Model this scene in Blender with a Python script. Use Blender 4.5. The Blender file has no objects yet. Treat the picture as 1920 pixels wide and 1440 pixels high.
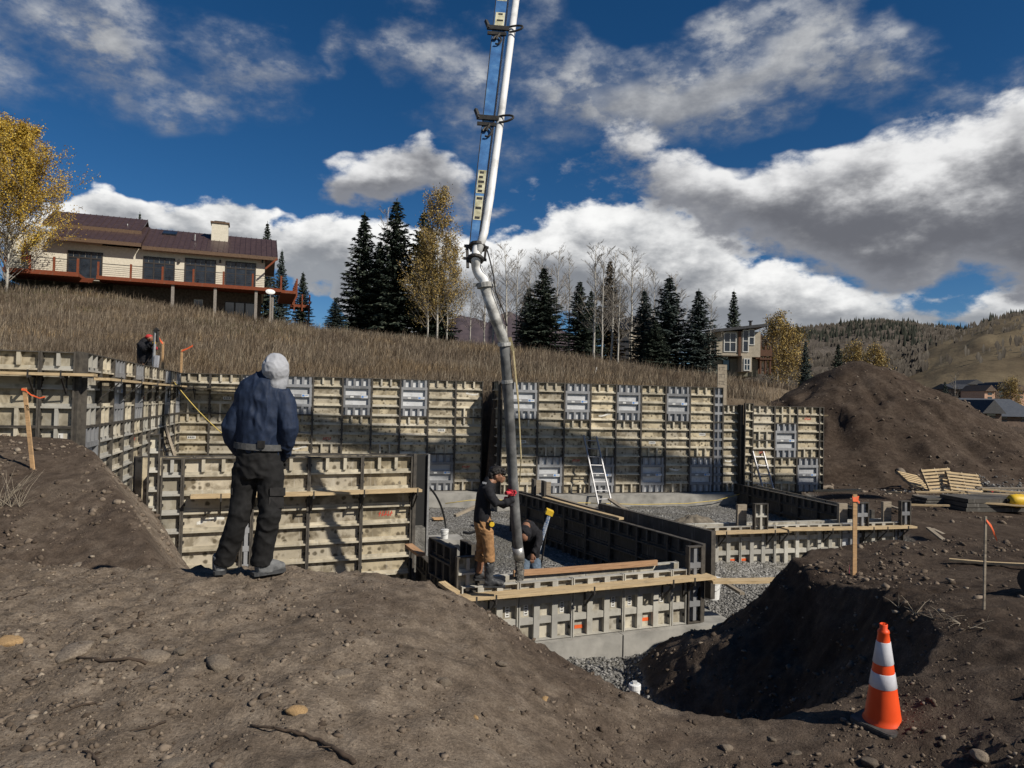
import bpy, bmesh, math, random
import numpy as np
from mathutils import Vector, Matrix, Euler

random.seed(7)
RNG = np.random.default_rng(11)
SC = bpy.context.scene
COL = SC.collection
PI = math.pi
R = math.radians

# ------------------------------------------------------------------ camera
F_PX, CX, CY, HOR, ROLL = 1332.0, 960.0, 720.0, 752.0, 0.022
cam_d = bpy.data.cameras.new('camera')
cam_d.sensor_fit = 'HORIZONTAL'
cam_d.sensor_width = 36.0
cam_d.lens = 36.0 * F_PX / 1920.0
cam_d.clip_start = 0.05
cam_d.clip_end = 20000
cam = bpy.data.objects.new('camera', cam_d)
COL.objects.link(cam)
CAM_M = (Matrix.Rotation(PI / 2 + math.atan((HOR - CY) / F_PX), 3, 'X')
         @ Matrix.Rotation(math.atan(ROLL), 3, 'Z'))
cam.matrix_world = CAM_M.to_4x4()
SC.camera = cam


def ray(x, y):
    """world direction seen at a photo pixel"""
    return CAM_M @ Vector(((x - CX) / F_PX, -(y - CY) / F_PX, -1.0))


def at(x, y, Y):
    d = ray(x, y)
    return d * (Y / d.y)


def hor(x):
    return HOR + ROLL * (x - CX)


# ------------------------------------------------------------------ light
SUN_AZ, SUN_EL = R(56), R(38)          # azimuth from straight behind the camera, towards the right
SDIR = Vector((math.sin(SUN_AZ) * math.cos(SUN_EL), -math.cos(SUN_AZ) * math.cos(SUN_EL), math.sin(SUN_EL)))
sun_d = bpy.data.lights.new('sun', 'SUN')
sun_d.energy = 5.0
sun_d.angle = R(0.55)
sun_d.color = (1.0, 0.93, 0.82)
sun = bpy.data.objects.new('sun', sun_d)
COL.objects.link(sun)
sun.rotation_euler = (-SDIR).to_track_quat('-Z', 'Y').to_euler()

SC.view_settings.view_transform = 'Standard'
SC.view_settings.look = 'None'
SC.view_settings.gamma = 1.0
SC.view_settings.exposure = 0.0
SC.view_settings.use_curve_mapping = False

# ------------------------------------------------------------------ sky with clouds
world = bpy.data.worlds.new('World')
SC.world = world
world.use_nodes = True
WT = world.node_tree
WT.nodes.clear()


def nd(tree, typ, **kw):
    n = tree.nodes.new(typ)
    for k, v in kw.items():
        setattr(n, k, v)
    return n


def mth(tree, op, a, b=None, clamp=False):
    n = tree.nodes.new('ShaderNodeMath')
    n.operation = op
    n.use_clamp = clamp
    for i, v in enumerate((a, b)):
        if v is None:
            continue
        if isinstance(v, (int, float)):
            n.inputs[i].default_value = v
        else:
            tree.links.new(v, n.inputs[i])
    return n.outputs[0]


def mapr(tree, v, a, b, c=0.0, d=1.0, smooth=True):
    n = tree.nodes.new('ShaderNodeMapRange')
    n.interpolation_type = 'SMOOTHSTEP' if smooth else 'LINEAR'
    tree.links.new(v, n.inputs[0])
    for i, q in enumerate((a, b, c, d)):
        n.inputs[i + 1].default_value = q
    return n.outputs[0]


def mixc(tree, f, a, b, blend='MIX'):
    n = tree.nodes.new('ShaderNodeMix')
    n.data_type = 'RGBA'
    n.blend_type = blend
    for s, v in ((0, f), (6, a), (7, b)):
        if isinstance(v, (int, float)):
            n.inputs[s].default_value = v
        elif isinstance(v, tuple):
            n.inputs[s].default_value = (*v[:3], 1)
        else:
            tree.links.new(v, n.inputs[s])
    return n.outputs[2]


def azel(x, y):
    d = ray(x, y).normalized()
    return math.atan2(d.x, d.y), math.asin(d.z)


# three cloud decks, each a profile over the compass: photo x, centre y, half height, weight
DECK_LOW = [(-500, 440, 50, .9), (40, 440, 40, .5), (110, 405, 50, .95), (165, 392, 58, 1.1), (230, 402, 42, .9), (275, 412, 30, .4), (335, 408, 34, .55), (400, 425, 58, 1.1), (460, 418, 58, 1.1),
            (500, 450, 45, .65), (545, 475, 45, .9), (620, 475, 58, 1.0), (655, 530, 100, .95), (720, 560, 110, .85), (800, 560, 110, .8), (880, 560, 110, .9), (950, 520, 100, 1.0), (1010, 500, 92, 1.15), (1090, 495, 98, 1.3),
            (1200, 505, 104, 1.3), (1300, 525, 104, 1.15), (1400, 555, 75, 1.1), (1500, 575, 56, 1.0), (1600, 588, 46, .85), (1700, 592, 36, .7), (1800, 585, 45, .75), (1920, 590, 50, .8), (2400, 590, 60, .9)]
DECK_MID = [(-500, 300, 60, .4), (-100, 330, 40, .1), (560, 345, 20, .0), (610, 348, 24, .5), (650, 345, 34, .85), (740, 335, 44, .95), (800, 312, 56, .95), (845, 365, 62, .7), (900, 400, 50, .4), (960, 385, 40, .38),
            (1010, 380, 30, .25), (1100, 300, 70, .36), (1200, 310, 85, .40), (1290, 345, 90, .36), (1345, 395, 66, .6), (1400, 408, 62, .95), (1450, 408, 74, 1.2), (1560, 412, 98, 1.45), (1700, 402, 122, 1.5), (1800, 385, 138, 1.5), (1920, 355, 155, 1.5), (2400, 350, 150, 1.3)]
DECK_HIGH = [(-500, 70, 130, .5), (0, 60, 130, .6), (200, 80, 135, .66), (300, 140, 100, .58), (400, 150, 80, .72), (540, 150, 70, .66), (600, 160, 50, .3), (655, 65, 42, .52), (720, 110, 70, .3), (800, 110, 130, .52),
             (900, 160, 160, .64), (1000, 160, 160, .64), (1080, 195, 115, .72), (1180, 200, 74, 1.0), (1300, 185, 80, 1.05), (1400, 140, 108, 1.1), (1500, 85, 118, 1.05), (1580, 55, 98, .78), (1650, 110, 100, .5), (1720, 160, 90, .46),
             (1800, 195, 80, .44), (1880, 210, 80, .52), (2000, 150, 80, .45), (2400, 100, 120, .8)]
AZ_SPAN = R(56)


def deck(tree, az, el, stops):
    """density and height inside the deck (-1 base, 1 top)"""
    r = nd(tree, 'ShaderNodeValToRGB')
    e = r.color_ramp.elements
    while len(e) < len(stops):
        e.new(.5)
    for i, (x, y, h, w) in enumerate(stops):
        a, ev = azel(x, y)
        _, ev2 = azel(x, y - h)
        e[i].position = min(max((a + AZ_SPAN) / (2 * AZ_SPAN), 0), 1)
        e[i].color = (ev, (ev2 - ev) * 1.5, w / 2, 1)
    tree.links.new(mapr(tree, az, -AZ_SPAN, AZ_SPAN, 0, 1, False), r.inputs[0])
    s = nd(tree, 'ShaderNodeSeparateColor')
    tree.links.new(r.outputs[0], s.inputs[0])
    rel = mth(tree, 'DIVIDE', mth(tree, 'SUBTRACT', el, s.outputs[0]), s.outputs[1])
    w = mth(tree, 'MULTIPLY', s.outputs[2], 2.0)
    d = mth(tree, 'MULTIPLY', mth(tree, 'SUBTRACT', 1.0, mth(tree, 'ABSOLUTE', rel), clamp=True), w)
    return d, rel


def build_world():
    tc = nd(WT, 'ShaderNodeTexCoord')
    nrm = nd(WT, 'ShaderNodeVectorMath', operation='NORMALIZE')
    WT.links.new(tc.outputs['Generated'], nrm.inputs[0])
    D = nrm.outputs[0]
    sep = nd(WT, 'ShaderNodeSeparateXYZ')
    WT.links.new(D, sep.inputs[0])
    sc = nd(WT, 'ShaderNodeVectorMath', operation='MULTIPLY')
    WT.links.new(D, sc.inputs[0])
    sc.inputs[1].default_value = (1, 1, 1.8)
    V = sc.outputs[0]
    wn = nd(WT, 'ShaderNodeTexNoise')
    wn.inputs['Scale'].default_value = 9
    wn.inputs['Detail'].default_value = 3
    WT.links.new(V, wn.inputs['Vector'])
    ws = nd(WT, 'ShaderNodeSeparateColor')
    WT.links.new(wn.outputs['Color'], ws.inputs[0])
    az = mth(WT, 'ADD', mth(WT, 'ARCTAN2', sep.outputs[0], sep.outputs[1]), mth(WT, 'MULTIPLY', mth(WT, 'SUBTRACT', ws.outputs[0], .5), .13))
    el = mth(WT, 'ADD', mth(WT, 'ARCSINE', sep.outputs[2]), mth(WT, 'MULTIPLY', mth(WT, 'SUBTRACT', ws.outputs[1], .5), .075))

    def nz(vec, scale, detail):
        n = nd(WT, 'ShaderNodeTexNoise')
        n.inputs['Scale'].default_value = scale
        n.inputs['Detail'].default_value = detail
        n.inputs['Roughness'].default_value = .6
        WT.links.new(vec, n.inputs['Vector'])
        return n.outputs[0]
    n1 = nz(V, 8, 9)
    off = nd(WT, 'ShaderNodeVectorMath', operation='ADD')
    off.inputs[1].default_value = (.018, 0, .05)
    WT.links.new(V, off.inputs[0])
    n2 = nz(off.outputs[0], 8, 5)
    dl, rl = deck(WT, az, el, DECK_LOW)
    dm, rm = deck(WT, az, el, DECK_MID)
    dh, rh = deck(WT, az, el, DECK_HIGH)
    nn = mth(WT, 'MULTIPLY', mth(WT, 'SUBTRACT', n1, .5), 1.9)
    dif = mth(WT, 'SUBTRACT', n1, n2)
    sky = nd(WT, 'ShaderNodeTexSky', sky_type='NISHITA')
    sky.sun_disc = False
    sky.sun_elevation = SUN_EL
    sky.sun_rotation = math.atan2(SDIR.x, SDIR.y)
    sky.altitude = 2800
    sky.air_density = 1.0
    sky.dust_density = .25
    sky.ozone_density = 3.4
    hs = nd(WT, 'ShaderNodeHueSaturation')
    hs.inputs['Saturation'].default_value = 1.28
    hs.inputs['Value'].default_value = SKY_STRENGTH
    WT.links.new(sky.outputs[0], hs.inputs['Color'])
    c = hs.outputs[0]
    wisp = mapr(WT, nz(V, 26, 6), .36, .62, .25, 1.0)
    for d, rel, a0, a1, lo, hi, dark in ((dh, rh, .06, .95, (.25, .27, .31), (.60, .61, .62), .2),
                                         (dl, rl, .12, .36, (.30, .32, .35), (.97, .97, .96), .35),
                                         (dm, rm, .10, .46, (.24, .25, .28), (.86, .86, .86), .8)):
        den = mth(WT, 'ADD', d, mth(WT, 'MULTIPLY', nn, mapr(WT, d, 0, .16, 0, 1, False)))
        alpha = mapr(WT, den, a0, a1)
        if d is dh:
            alpha = mth(WT, 'MULTIPLY', alpha, mth(WT, 'MAXIMUM', wisp, mapr(WT, d, .45, .95)))
        up = mth(WT, 'ADD', mth(WT, 'MULTIPLY', rel, .85), mth(WT, 'MULTIPLY', dif, 2.8))
        lit = mapr(WT, up, -.5, .95)
        body = mapr(WT, den, .35, 1.0)
        cc = mixc(WT, lit, lo, hi)
        sh = mth(WT, 'MULTIPLY', mth(WT, 'MULTIPLY', body, mth(WT, 'SUBTRACT', 1.0, lit)), dark)
        cc = mixc(WT, sh, cc, (.12, .125, .145))
        c = mixc(WT, alpha, c, cc)
    bg = nd(WT, 'ShaderNodeBackground')
    bg.inputs['Strength'].default_value = 1.0
    WT.links.new(c, bg.inputs[0])
    out = nd(WT, 'ShaderNodeOutputWorld')
    WT.links.new(bg.outputs[0], out.inputs[0])


SKY_STRENGTH = .066
build_world()
world.cycles.sampling_method = 'MANUAL'
world.cycles.sample_map_resolution = 256

# ------------------------------------------------------------------ noise
def _hash(ix, iy, iz, seed):
    h = (ix.astype(np.int64) * 374761393 + iy.astype(np.int64) * 668265263 + iz.astype(np.int64) * 2147483647 + seed * 974634777) & 0xFFFFFFFF
    h = ((h ^ (h >> 13)) * 1274126177) & 0xFFFFFFFF
    h = ((h ^ (h >> 16)) * 2246822519) & 0xFFFFFFFF
    return ((h ^ (h >> 15)) & 0xFFFF) / 65535.0


def vnoise(x, y, z=None, seed=0):
    x = np.asarray(x, float)
    y = np.asarray(y, float)
    z = np.zeros_like(x) if z is None else np.asarray(z, float)
    ix, iy, iz = np.floor(x), np.floor(y), np.floor(z)
    fx, fy, fz = x - ix, y - iy, z - iz
    fx, fy, fz = [f * f * f * (f * (f * 6 - 15) + 10) for f in (fx, fy, fz)]
    r = 0
    flat = not np.any(fz)
    for dz in ((0,) if flat else (0, 1)):
        wz = 1 if flat else (fz if dz else 1 - fz)
        for dy in (0, 1):
            wy = fy if dy else 1 - fy
            for dx in (0, 1):
                wx = fx if dx else 1 - fx
                r = r + _hash(ix + dx, iy + dy, iz + dz, seed) * wx * wy * wz
    return r * 2 - 1


def fbm(x, y, z=None, octaves=4, seed=0, gain=.5):
    s, a, f, t = 0, 1.0, 1.0, 0
    for o in range(octaves):
        s = s + a * vnoise(x * f + o * 17.3, y * f - o * 9.1, None if z is None else z * f, seed + o)
        t += a
        a *= gain
        f *= 2.03
    return s / t


def sstep(a, b, x):
    t = np.clip((x - a) / (b - a), 0, 1)
    return t * t * (3 - 2 * t)


# ------------------------------------------------------------------ mesh helpers
class MB:
    """collects shapes into one mesh"""

    def __init__(self):
        self.v, self.f, self.m = [], [], []
        self.mi = 0

    def add(self, vs, fs):
        o = len(self.v)
        self.v.extend([tuple(p) for p in vs])
        self.f.extend([tuple(i + o for i in f) for f in fs])
        self.m.extend([self.mi] * len(fs))
        return self

    def box(self, x0, x1, y0, y1, z0, z1):
        vs = [(x0, y0, z0), (x1, y0, z0), (x1, y1, z0), (x0, y1, z0), (x0, y0, z1), (x1, y0, z1), (x1, y1, z1), (x0, y1, z1)]
        return self.add(vs, [(0, 3, 2, 1), (4, 5, 6, 7), (0, 1, 5, 4), (1, 2, 6, 5), (2, 3, 7, 6), (3, 0, 4, 7)])

    def bar(self, p0, p1, w, h, up=(0, 0, 1)):
        p0, p1 = Vector(p0), Vector(p1)
        d = (p1 - p0).normalized()
        u = Vector(up)
        s = d.cross(u)
        if s.length < 1e-4:
            s = d.cross(Vector((1, 0, 0)))
        s.normalize()
        u = s.cross(d).normalized()
        vs = []
        for p in (p0, p1):
            for a, b in ((-1, -1), (1, -1), (1, 1), (-1, 1)):
                vs.append(p + s * (a * w / 2) + u * (b * h / 2))
        return self.add(vs, [(0, 1, 2, 3), (7, 6, 5, 4), (0, 4, 5, 1), (1, 5, 6, 2), (2, 6, 7, 3), (3, 7, 4, 0)])

    def tube(self, pts, rad, n=8, cap=True, flat=None):
        """pts list, rad scalar / list; flat = list of (ra, rb) with a fixed side axis"""
        pts = [Vector(p) for p in pts]
        k = len(pts)
        if not isinstance(rad, (list, tuple)):
            rad = [rad] * k
        vs, fs = [], []
        prev = None
        for i, p in enumerate(pts):
            d = (pts[min(i + 1, k - 1)] - pts[max(i - 1, 0)]).normalized()
            if prev is None:
                a = Vector((0, 0, 1)) if abs(d.z) < .9 else Vector((1, 0, 0))
                s = d.cross(a).normalized()
            else:
                s = (prev - d * prev.dot(d)).normalized()
            prev = s
            t = d.cross(s)
            for j in range(n):
                an = 2 * PI * j / n
                vs.append(p + (s * math.cos(an) + t * math.sin(an)) * rad[i])
        for i in range(k - 1):
            for j in range(n):
                a, b = i * n + j, i * n + (j + 1) % n
                fs.append((a, b, b + n, a + n))
        if cap:
            fs.append(tuple(range(n))[::-1])
            fs.append(tuple((k - 1) * n + j for j in range(n)))
        return self.add(vs, fs)

    def lathe(self, prof, n=20, c=(0, 0, 0)):
        vs, fs = [], []
        for r, z in prof:
            for j in range(n):
                a = 2 * PI * j / n
                vs.append((c[0] + r * math.cos(a), c[1] + r * math.sin(a), c[2] + z))
        for i in range(len(prof) - 1):
            for j in range(n):
                a, b = i * n + j, i * n + (j + 1) % n
                fs.append((a, b, b + n, a + n))
        fs.append(tuple(range(n))[::-1])
        fs.append(tuple((len(prof) - 1) * n + j for j in range(n)))
        return self.add(vs, fs)

    def quad(self, a, b, c, d):
        return self.add([a, b, c, d], [(0, 1, 2, 3)])

    def mesh(self, name, mats, smooth=False):
        me = bpy.data.meshes.new(name)
        me.from_pydata(self.v, [], self.f)
        for m in (mats if isinstance(mats, (list, tuple)) else [mats]):
            me.materials.append(m)
        if self.m:
            me.polygons.foreach_set('material_index', self.m)
        if smooth:
            me.polygons.foreach_set('use_smooth', [True] * len(self.f))
        me.update()
        return me

    def build(self, name, mats, parent=None, smooth=False, loc=None):
        return link(name, self.mesh(name, mats, smooth), parent, loc)


def link(name, data, parent=None, loc=None):
    o = bpy.data.objects.new(name, data)
    COL.objects.link(o)
    if parent is not None:
        o.parent = parent
    if loc is not None:
        o.location = loc
    return o


def np_mesh(name, verts, faces, mats, smooth=False, mat_idx=None):
    """fast mesh from numpy arrays; faces (n,3) or (n,4)"""
    me = bpy.data.meshes.new(name)
    nv, nf, k = len(verts), len(faces), faces.shape[1]
    me.vertices.add(nv)
    me.vertices.foreach_set('co', np.ascontiguousarray(verts, dtype=np.float32).ravel())
    me.loops.add(nf * k)
    me.loops.foreach_set('vertex_index', np.ascontiguousarray(faces, dtype=np.int32).ravel())
    me.polygons.add(nf)
    me.polygons.foreach_set('loop_start', np.arange(0, nf * k, k, dtype=np.int32))
    me.polygons.foreach_set('loop_total', np.full(nf, k, dtype=np.int32))
    for m in (mats if isinstance(mats, (list, tuple)) else [mats]):
        me.materials.append(m)
    if mat_idx is not None:
        me.polygons.foreach_set('material_index', mat_idx.astype(np.int32))
    if smooth:
        me.polygons.foreach_set('use_smooth', np.ones(nf, dtype=bool))
    me.update(calc_edges=True)
    me.validate()
    return me


def tag(o, label=None, cat=None, group=None, kind=None):
    for k, v in (('label', label), ('category', cat), ('group', group), ('kind', kind)):
        if v:
            o[k] = v
    return o


def thing(name, label, cat, loc=(0, 0, 0), rotz=0.0, group=None):
    o = bpy.data.objects.new(name, None)
    COL.objects.link(o)
    o.empty_display_size = .2
    o.location = loc
    o.rotation_euler = (0, 0, rotz)
    return tag(o, label, cat, group)


def dup(root, loc, rotz, label=None, group=None, scale=None):
    r = root.copy()
    COL.objects.link(r)
    r.location = loc
    r.rotation_euler = (0, 0, rotz)
    if scale is not None:
        r.scale = scale
    if label:
        r['label'] = label
    if group:
        r['group'] = group
    for ch in list(root.children):
        c = ch.copy()
        COL.objects.link(c)
        c.parent = r
        for g2 in list(ch.children):
            d = g2.copy()
            COL.objects.link(d)
            d.parent = c
    return r


# ------------------------------------------------------------------ materials
MATS = {}


def material(name):
    m = bpy.data.materials.new(name)
    m.use_nodes = True
    nt = m.node_tree
    b = nt.nodes['Principled BSDF']
    return m, nt, b


def coords(nt, vary=True, src='Object', scale=(1, 1, 1)):
    tc = nd(nt, 'ShaderNodeTexCoord')
    v = tc.outputs[src]
    if vary:
        oi = nd(nt, 'ShaderNodeObjectInfo')
        a = nd(nt, 'ShaderNodeVectorMath', operation='SCALE')
        a.inputs[0].default_value = (37.1, 91.7, 53.3)
        nt.links.new(oi.outputs['Random'], a.inputs['Scale'])
        b = nd(nt, 'ShaderNodeVectorMath', operation='ADD')
        nt.links.new(v, b.inputs[0])
        nt.links.new(a.outputs[0], b.inputs[1])
        v = b.outputs[0]
    if scale != (1, 1, 1):
        s = nd(nt, 'ShaderNodeVectorMath', operation='MULTIPLY')
        nt.links.new(v, s.inputs[0])
        s.inputs[1].default_value = scale
        v = s.outputs[0]
    return v


def noise(nt, v, scale, detail=4, rough=.55, dist=0.0):
    n = nd(nt, 'ShaderNodeTexNoise')
    n.inputs['Scale'].default_value = scale
    n.inputs['Detail'].default_value = detail
    n.inputs['Roughness'].default_value = rough
    n.inputs['Distortion'].default_value = dist
    nt.links.new(v, n.inputs['Vector'])
    return n.outputs[0]


def ramp(nt, v, stops):
    n = nd(nt, 'ShaderNodeValToRGB')
    e = n.color_ramp.elements
    while len(e) < len(stops):
        e.new(.5)
    for i, (p, c) in enumerate(stops):
        e[i].position = p
        e[i].color = (*c, 1)
    nt.links.new(v, n.inputs[0])
    return n.outputs[0]


def bump(nt, b, h, strength=.3, dist=.02):
    n = nd(nt, 'ShaderNodeBump')
    n.inputs['Strength'].default_value = strength
    n.inputs['Distance'].default_value = dist
    nt.links.new(h, n.inputs['Height'])
    nt.links.new(n.outputs[0], b.inputs['Normal'])


def noisy(name, stops, scale=6, detail=5, rough=.7, metal=0.0, bmp=.25, bdist=.01, vary=True, src='Object', stretch=(1, 1, 1), jitter=0.0, spec=.4, bscale=None):
    if name in MATS:
        return MATS[name]
    m, nt, b = material(name)
    v = coords(nt, vary, src, stretch)
    n = noise(nt, v, scale, detail)
    c = ramp(nt, n, stops)
    if jitter:
        oi = nd(nt, 'ShaderNodeObjectInfo')
        hs = nd(nt, 'ShaderNodeHueSaturation')
        nt.links.new(mapr(nt, oi.outputs['Random'], 0, 1, 1 - jitter, 1 + jitter, False), hs.inputs['Value'])
        nt.links.new(c, hs.inputs['Color'])
        c = hs.outputs[0]
    nt.links.new(c, b.inputs['Base Color'])
    b.inputs['Roughness'].default_value = rough
    b.inputs['Metallic'].default_value = metal
    b.inputs['Specular IOR Level'].default_value = spec
    if bmp:
        bump(nt, b, noise(nt, v, bscale or scale * 4, 4) if bscale or True else n, bmp, bdist)
    MATS[name] = m
    return m


def plain(name, c, rough=.6, metal=0.0, spec=.4, var=.12, scale=9):
    lo = tuple(q * (1 - var) for q in c)
    hi = tuple(min(1, q * (1 + var)) for q in c)
    return noisy(name, [(.3, lo), (.7, hi)], scale=scale, rough=rough, metal=metal, bmp=.08, spec=spec)
# ------------------------------------------------------------------ ground: one sheet from the camera to the horizon
EDGE = np.array([(-14.5, 17.0), (-9.5, 13.0), (-7.3, 11.55), (-5.7, 9.7), (-4.0, 7.7), (-2.75, 6.15), (-2.0, 5.95), (-1.2, 5.92), (-.4, 5.85), (.25, 5.62), (.7, 5.42), (1.1, 5.25),
                 (1.5, 5.12), (2.0, 5.12), (2.6, 5.22), (3.15, 5.35), (3.5, 5.75), (3.68, 6.5), (3.85, 7.3), (3.92, 8.2), (3.88, 9.0), (3.95, 9.7), (4.5, 10.3), (5.4, 10.7), (7.2, 10.9), (10, 11.6), (14, 12.4), (30, 14.0), (60, 16)])
RIDGE_X = [-30, -8, -2, -1.1, -.66, -.25, .16, .55, .92, 1.24, 1.7, 2.5, 3.2, 3.9, 6, 10, 30]
RIDGE_Z = [-.6, -1.36, -1.46, -1.475, -1.52, -1.66, -1.85, -2.03, -2.15, -2.22, -2.22, -2.12, -1.86, -1.66, -1.55, -1.5, -1.5]
CREST_X = [-120, -60, -41.8, -33, -26, -20, -15.7, -4.8, 1.7, 10.4, 17, 22.6, 30, 60, 120]
CREST_Z = [11.4, 10.0, 8.75, 8.15, 7.0, 5.9, 5.35, 4.5, 3.9, 2.45, 1.95, 1.4, -.5, -3, -4]


def inside(X, Y, P):
    c = np.zeros(X.shape, bool)
    n = len(P)
    for i in range(n):
        (ax, ay), (bx, by) = P[i], P[(i + 1) % n]
        if ay == by:
            continue
        hit = ((ay > Y) != (by > Y)) & (X < (bx - ax) * (Y - ay) / (by - ay) + ax)
        c ^= hit
    return c


def seg_dist(X, Y, P, close=None):
    """distance to a polyline, sign > 0 on its left side"""
    best = np.full(X.shape, 1e9)
    sign = np.ones(X.shape)
    along = np.zeros(X.shape)
    acc = 0.0
    for (ax, ay), (bx, by) in zip(P[:-1], P[1:]):
        dx, dy = bx - ax, by - ay
        L2 = dx * dx + dy * dy
        t = np.clip(((X - ax) * dx + (Y - ay) * dy) / L2, 0, 1)
        qx, qy = X - (ax + t * dx), Y - (ay + t * dy)
        d = np.hypot(qx, qy)
        s = np.where(dx * (Y - ay) - dy * (X - ax) >= 0, 1, -1)
        m = d < best - 1e-9
        best = np.where(m, d, best)
        sign = np.where(m, s, sign)
        along = np.where(m, acc + t * math.sqrt(L2), along)
        acc += math.sqrt(L2)
    if close is not None:
        sign = np.where(inside(X, Y, list(map(tuple, P)) + close), 1, -1)
    return best * sign, along


# plan of the concrete work (front block lies a little askew to the back block)
T_BACK = .25
U_B = Vector((1, T_BACK, 0)).normalized()
V_B = Vector((-U_B.y, U_B.x, 0))


def back_pt(xpx, Z0):
    q = (xpx - CX) / F_PX
    Y = Z0 / (1 - T_BACK * q)
    return Vector((q * Y, Y, 0))


def pile(X, Y):
    dx, dy = X - 20.4, Y - 42.0
    r = np.sqrt(dx ** 2 + (dy * .95) ** 2)
    z = 3.45 - .585 * np.sqrt(r * r + 2.0) + fbm(X * .5, Y * .5, octaves=4, seed=31) * .55
    an = np.arctan2(dy, dx)
    z = z - np.abs(fbm(an * 7, r * .25, octaves=3, seed=38, gain=.6)) * .42 * sstep(.8, 3, r)
    r2 = np.hypot(X - 16.6, (Y - 36.5) * .9)
    z2 = -.75 - .50 * np.sqrt(r2 * r2 + .8) + fbm(X * .8, Y * .8, octaves=3, seed=35) * .4
    r3 = np.hypot((X - 29) * .6, (Y - 42) * .9)
    z3 = -.3 - .5 * np.sqrt(r3 * r3 + 1.0) + fbm(X * .6, Y * .6, octaves=3, seed=36) * .3
    return np.maximum(z, np.maximum(z2, z3))


HILL_EDGE = np.array([(-30, 5.5), (-11.4, 10.3), (-7.1, 11.72), (-10.2, 21.9), (-1.03, 24.2), (-.95, 23.2), (0, 23.25), (8.6, 25.4), (10.9, 26.0), (13.5, 33), (17, 46), (40, 56), (200, 90)])


def height(X, Y, fine=True):
    X = np.asarray(X, float)
    Y = np.asarray(Y, float)
    # --- hill
    zc = np.interp(X, CREST_X, CREST_Z)
    t = np.clip((Y - 24) / 34, 0, 1)
    prof = .72 * t + .28 * np.sin(t * PI / 2)
    base = np.where(X < 6, .25, np.interp(X, [6, 12, 20, 40], [.25, -.1, -1.8, -3.0]))
    hill = base + (zc - base) * prof
    hill = hill - np.clip(Y - 60, 0, 400) * .035 * sstep(-60, 10, X) - np.clip(Y - 62, 0, 300) * .01
    hill = hill + fbm(X * .22, Y * .22, octaves=3, seed=3) * .22 * sstep(24, 30, Y)
    # --- ground beyond, to the horizon
    far = -9 - .004 * np.clip(Y, 0, 2000)
    hill = hill + (far - hill) * sstep(110, 260, Y)
    # --- near ground
    rz = np.interp(X, RIDGE_X, RIDGE_Z)
    near = rz + (-1.55 - rz) * sstep(4.2, 1.2, Y) * .8
    left = sstep(-1.7, -3.1, X + (Y - 6) * .5)
    near = near + left * (-.44 * sstep(5.85, 6.45, Y) + 1.04 * np.clip((Y - 6.9) / 3.1, 0, 1) ** .9)
    near = near + sstep(2.4, 3.4, X) * (sstep(5.8, 9.0, Y) * -.42)
    # left of the retaining wall the near ground runs into the hill
    ed, al = seg_dist(X, Y, EDGE, [(9e4, 16), (9e4, 9e4), (-14.5, 9e4)])
    wob = fbm(X * .9, Y * .9, octaves=3, seed=8) * .22
    d = ed + wob * sstep(.1, 1.0, np.abs(ed)) - .05 + fbm(X * 2.6, Y * 2.6, octaves=3, seed=9) * .13 * sstep(1.4, 2.6, X)
    # --- floor of the excavation
    fl = np.full(X.shape, -4.0)
    fl = fl + .52 * sstep(12.4, 14.6, Y - .42 * (X + .5))
    fl = np.where(X > 3.2, np.maximum(fl, -4.02 + .62 * sstep(16.3, 18.6, Y - .25 * (X - 4.4))), fl)
    yard = -3.15 + fbm(X * .3, Y * .3, octaves=3, seed=12) * .18 - .03 * np.clip(Y - 25, 0, 10)
    wy = sstep(8.4, 10.5, X - .12 * (Y - 16))
    fl = fl + (yard - fl) * wy
    slope = 1.15 - .38 * sstep(7.8, 9.4, Y) * sstep(1.0, 2.0, X) * sstep(12, 9, X)
    bank = near - np.clip(d, 0, 50) * slope - .10 * sstep(0, .5, d)
    zin = np.maximum(bank, fl)
    k = .25
    h = np.clip(.5 + .5 * (bank - fl) / k, 0, 1)
    zin = fl + (bank - fl) * h + k * h * (1 - h)
    z = np.where(d > 0, zin, near)
    # --- behind the back wall the hill stands
    sd, _ = seg_dist(X, Y, HILL_EDGE, [(9e4, 90), (9e4, 9e4), (-9e4, 9e4), (-9e4, 5.5)])
    behind = sstep(.06, .45, sd)
    wide = sstep(9, 12, X)
    behind = behind * (1 - wide) + sstep(.2, 3.0, sd) * wide
    z = z + (hill - z) * behind
    # --- spoil heaps
    pz = pile(X, Y)
    z = np.maximum(z, np.where(X > 7.6, pz, -99))
    if fine:
        a = sstep(60, 20, Y)
        z = z + fbm(X * 1.6, Y * 1.6, octaves=3, seed=21) * .045 * a
        n = sstep(15, 7, Y)
        bankw = np.clip(sstep(.05, .5, d) * (1 - h), 0, 1)
        z = z + (fbm(X * 5.5, Y * 5.5, octaves=4, seed=22, gain=.6) * .034 * (1 + 1.4 * bankw)) * n
        r = np.abs(fbm(X * 11, Y * 11, octaves=3, seed=23, gain=.6))
        z = z + (np.clip(r - .22, 0, 1) * .07) * n * sstep(.15, .5, vnoise(X * .8, Y * .8, seed=25) * .5 + .5)
        z = z + np.clip(fbm(X * 2.2, Y * 2.2, octaves=4, seed=27, gain=.6) - .1, 0, 1) * .30 * bankw * sstep(14, 9, Y)
    return z


def axis(parts):
    out = []
    for a, b, s in parts:
        out.append(np.arange(a, b, s))
    return np.concatenate(out)


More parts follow.
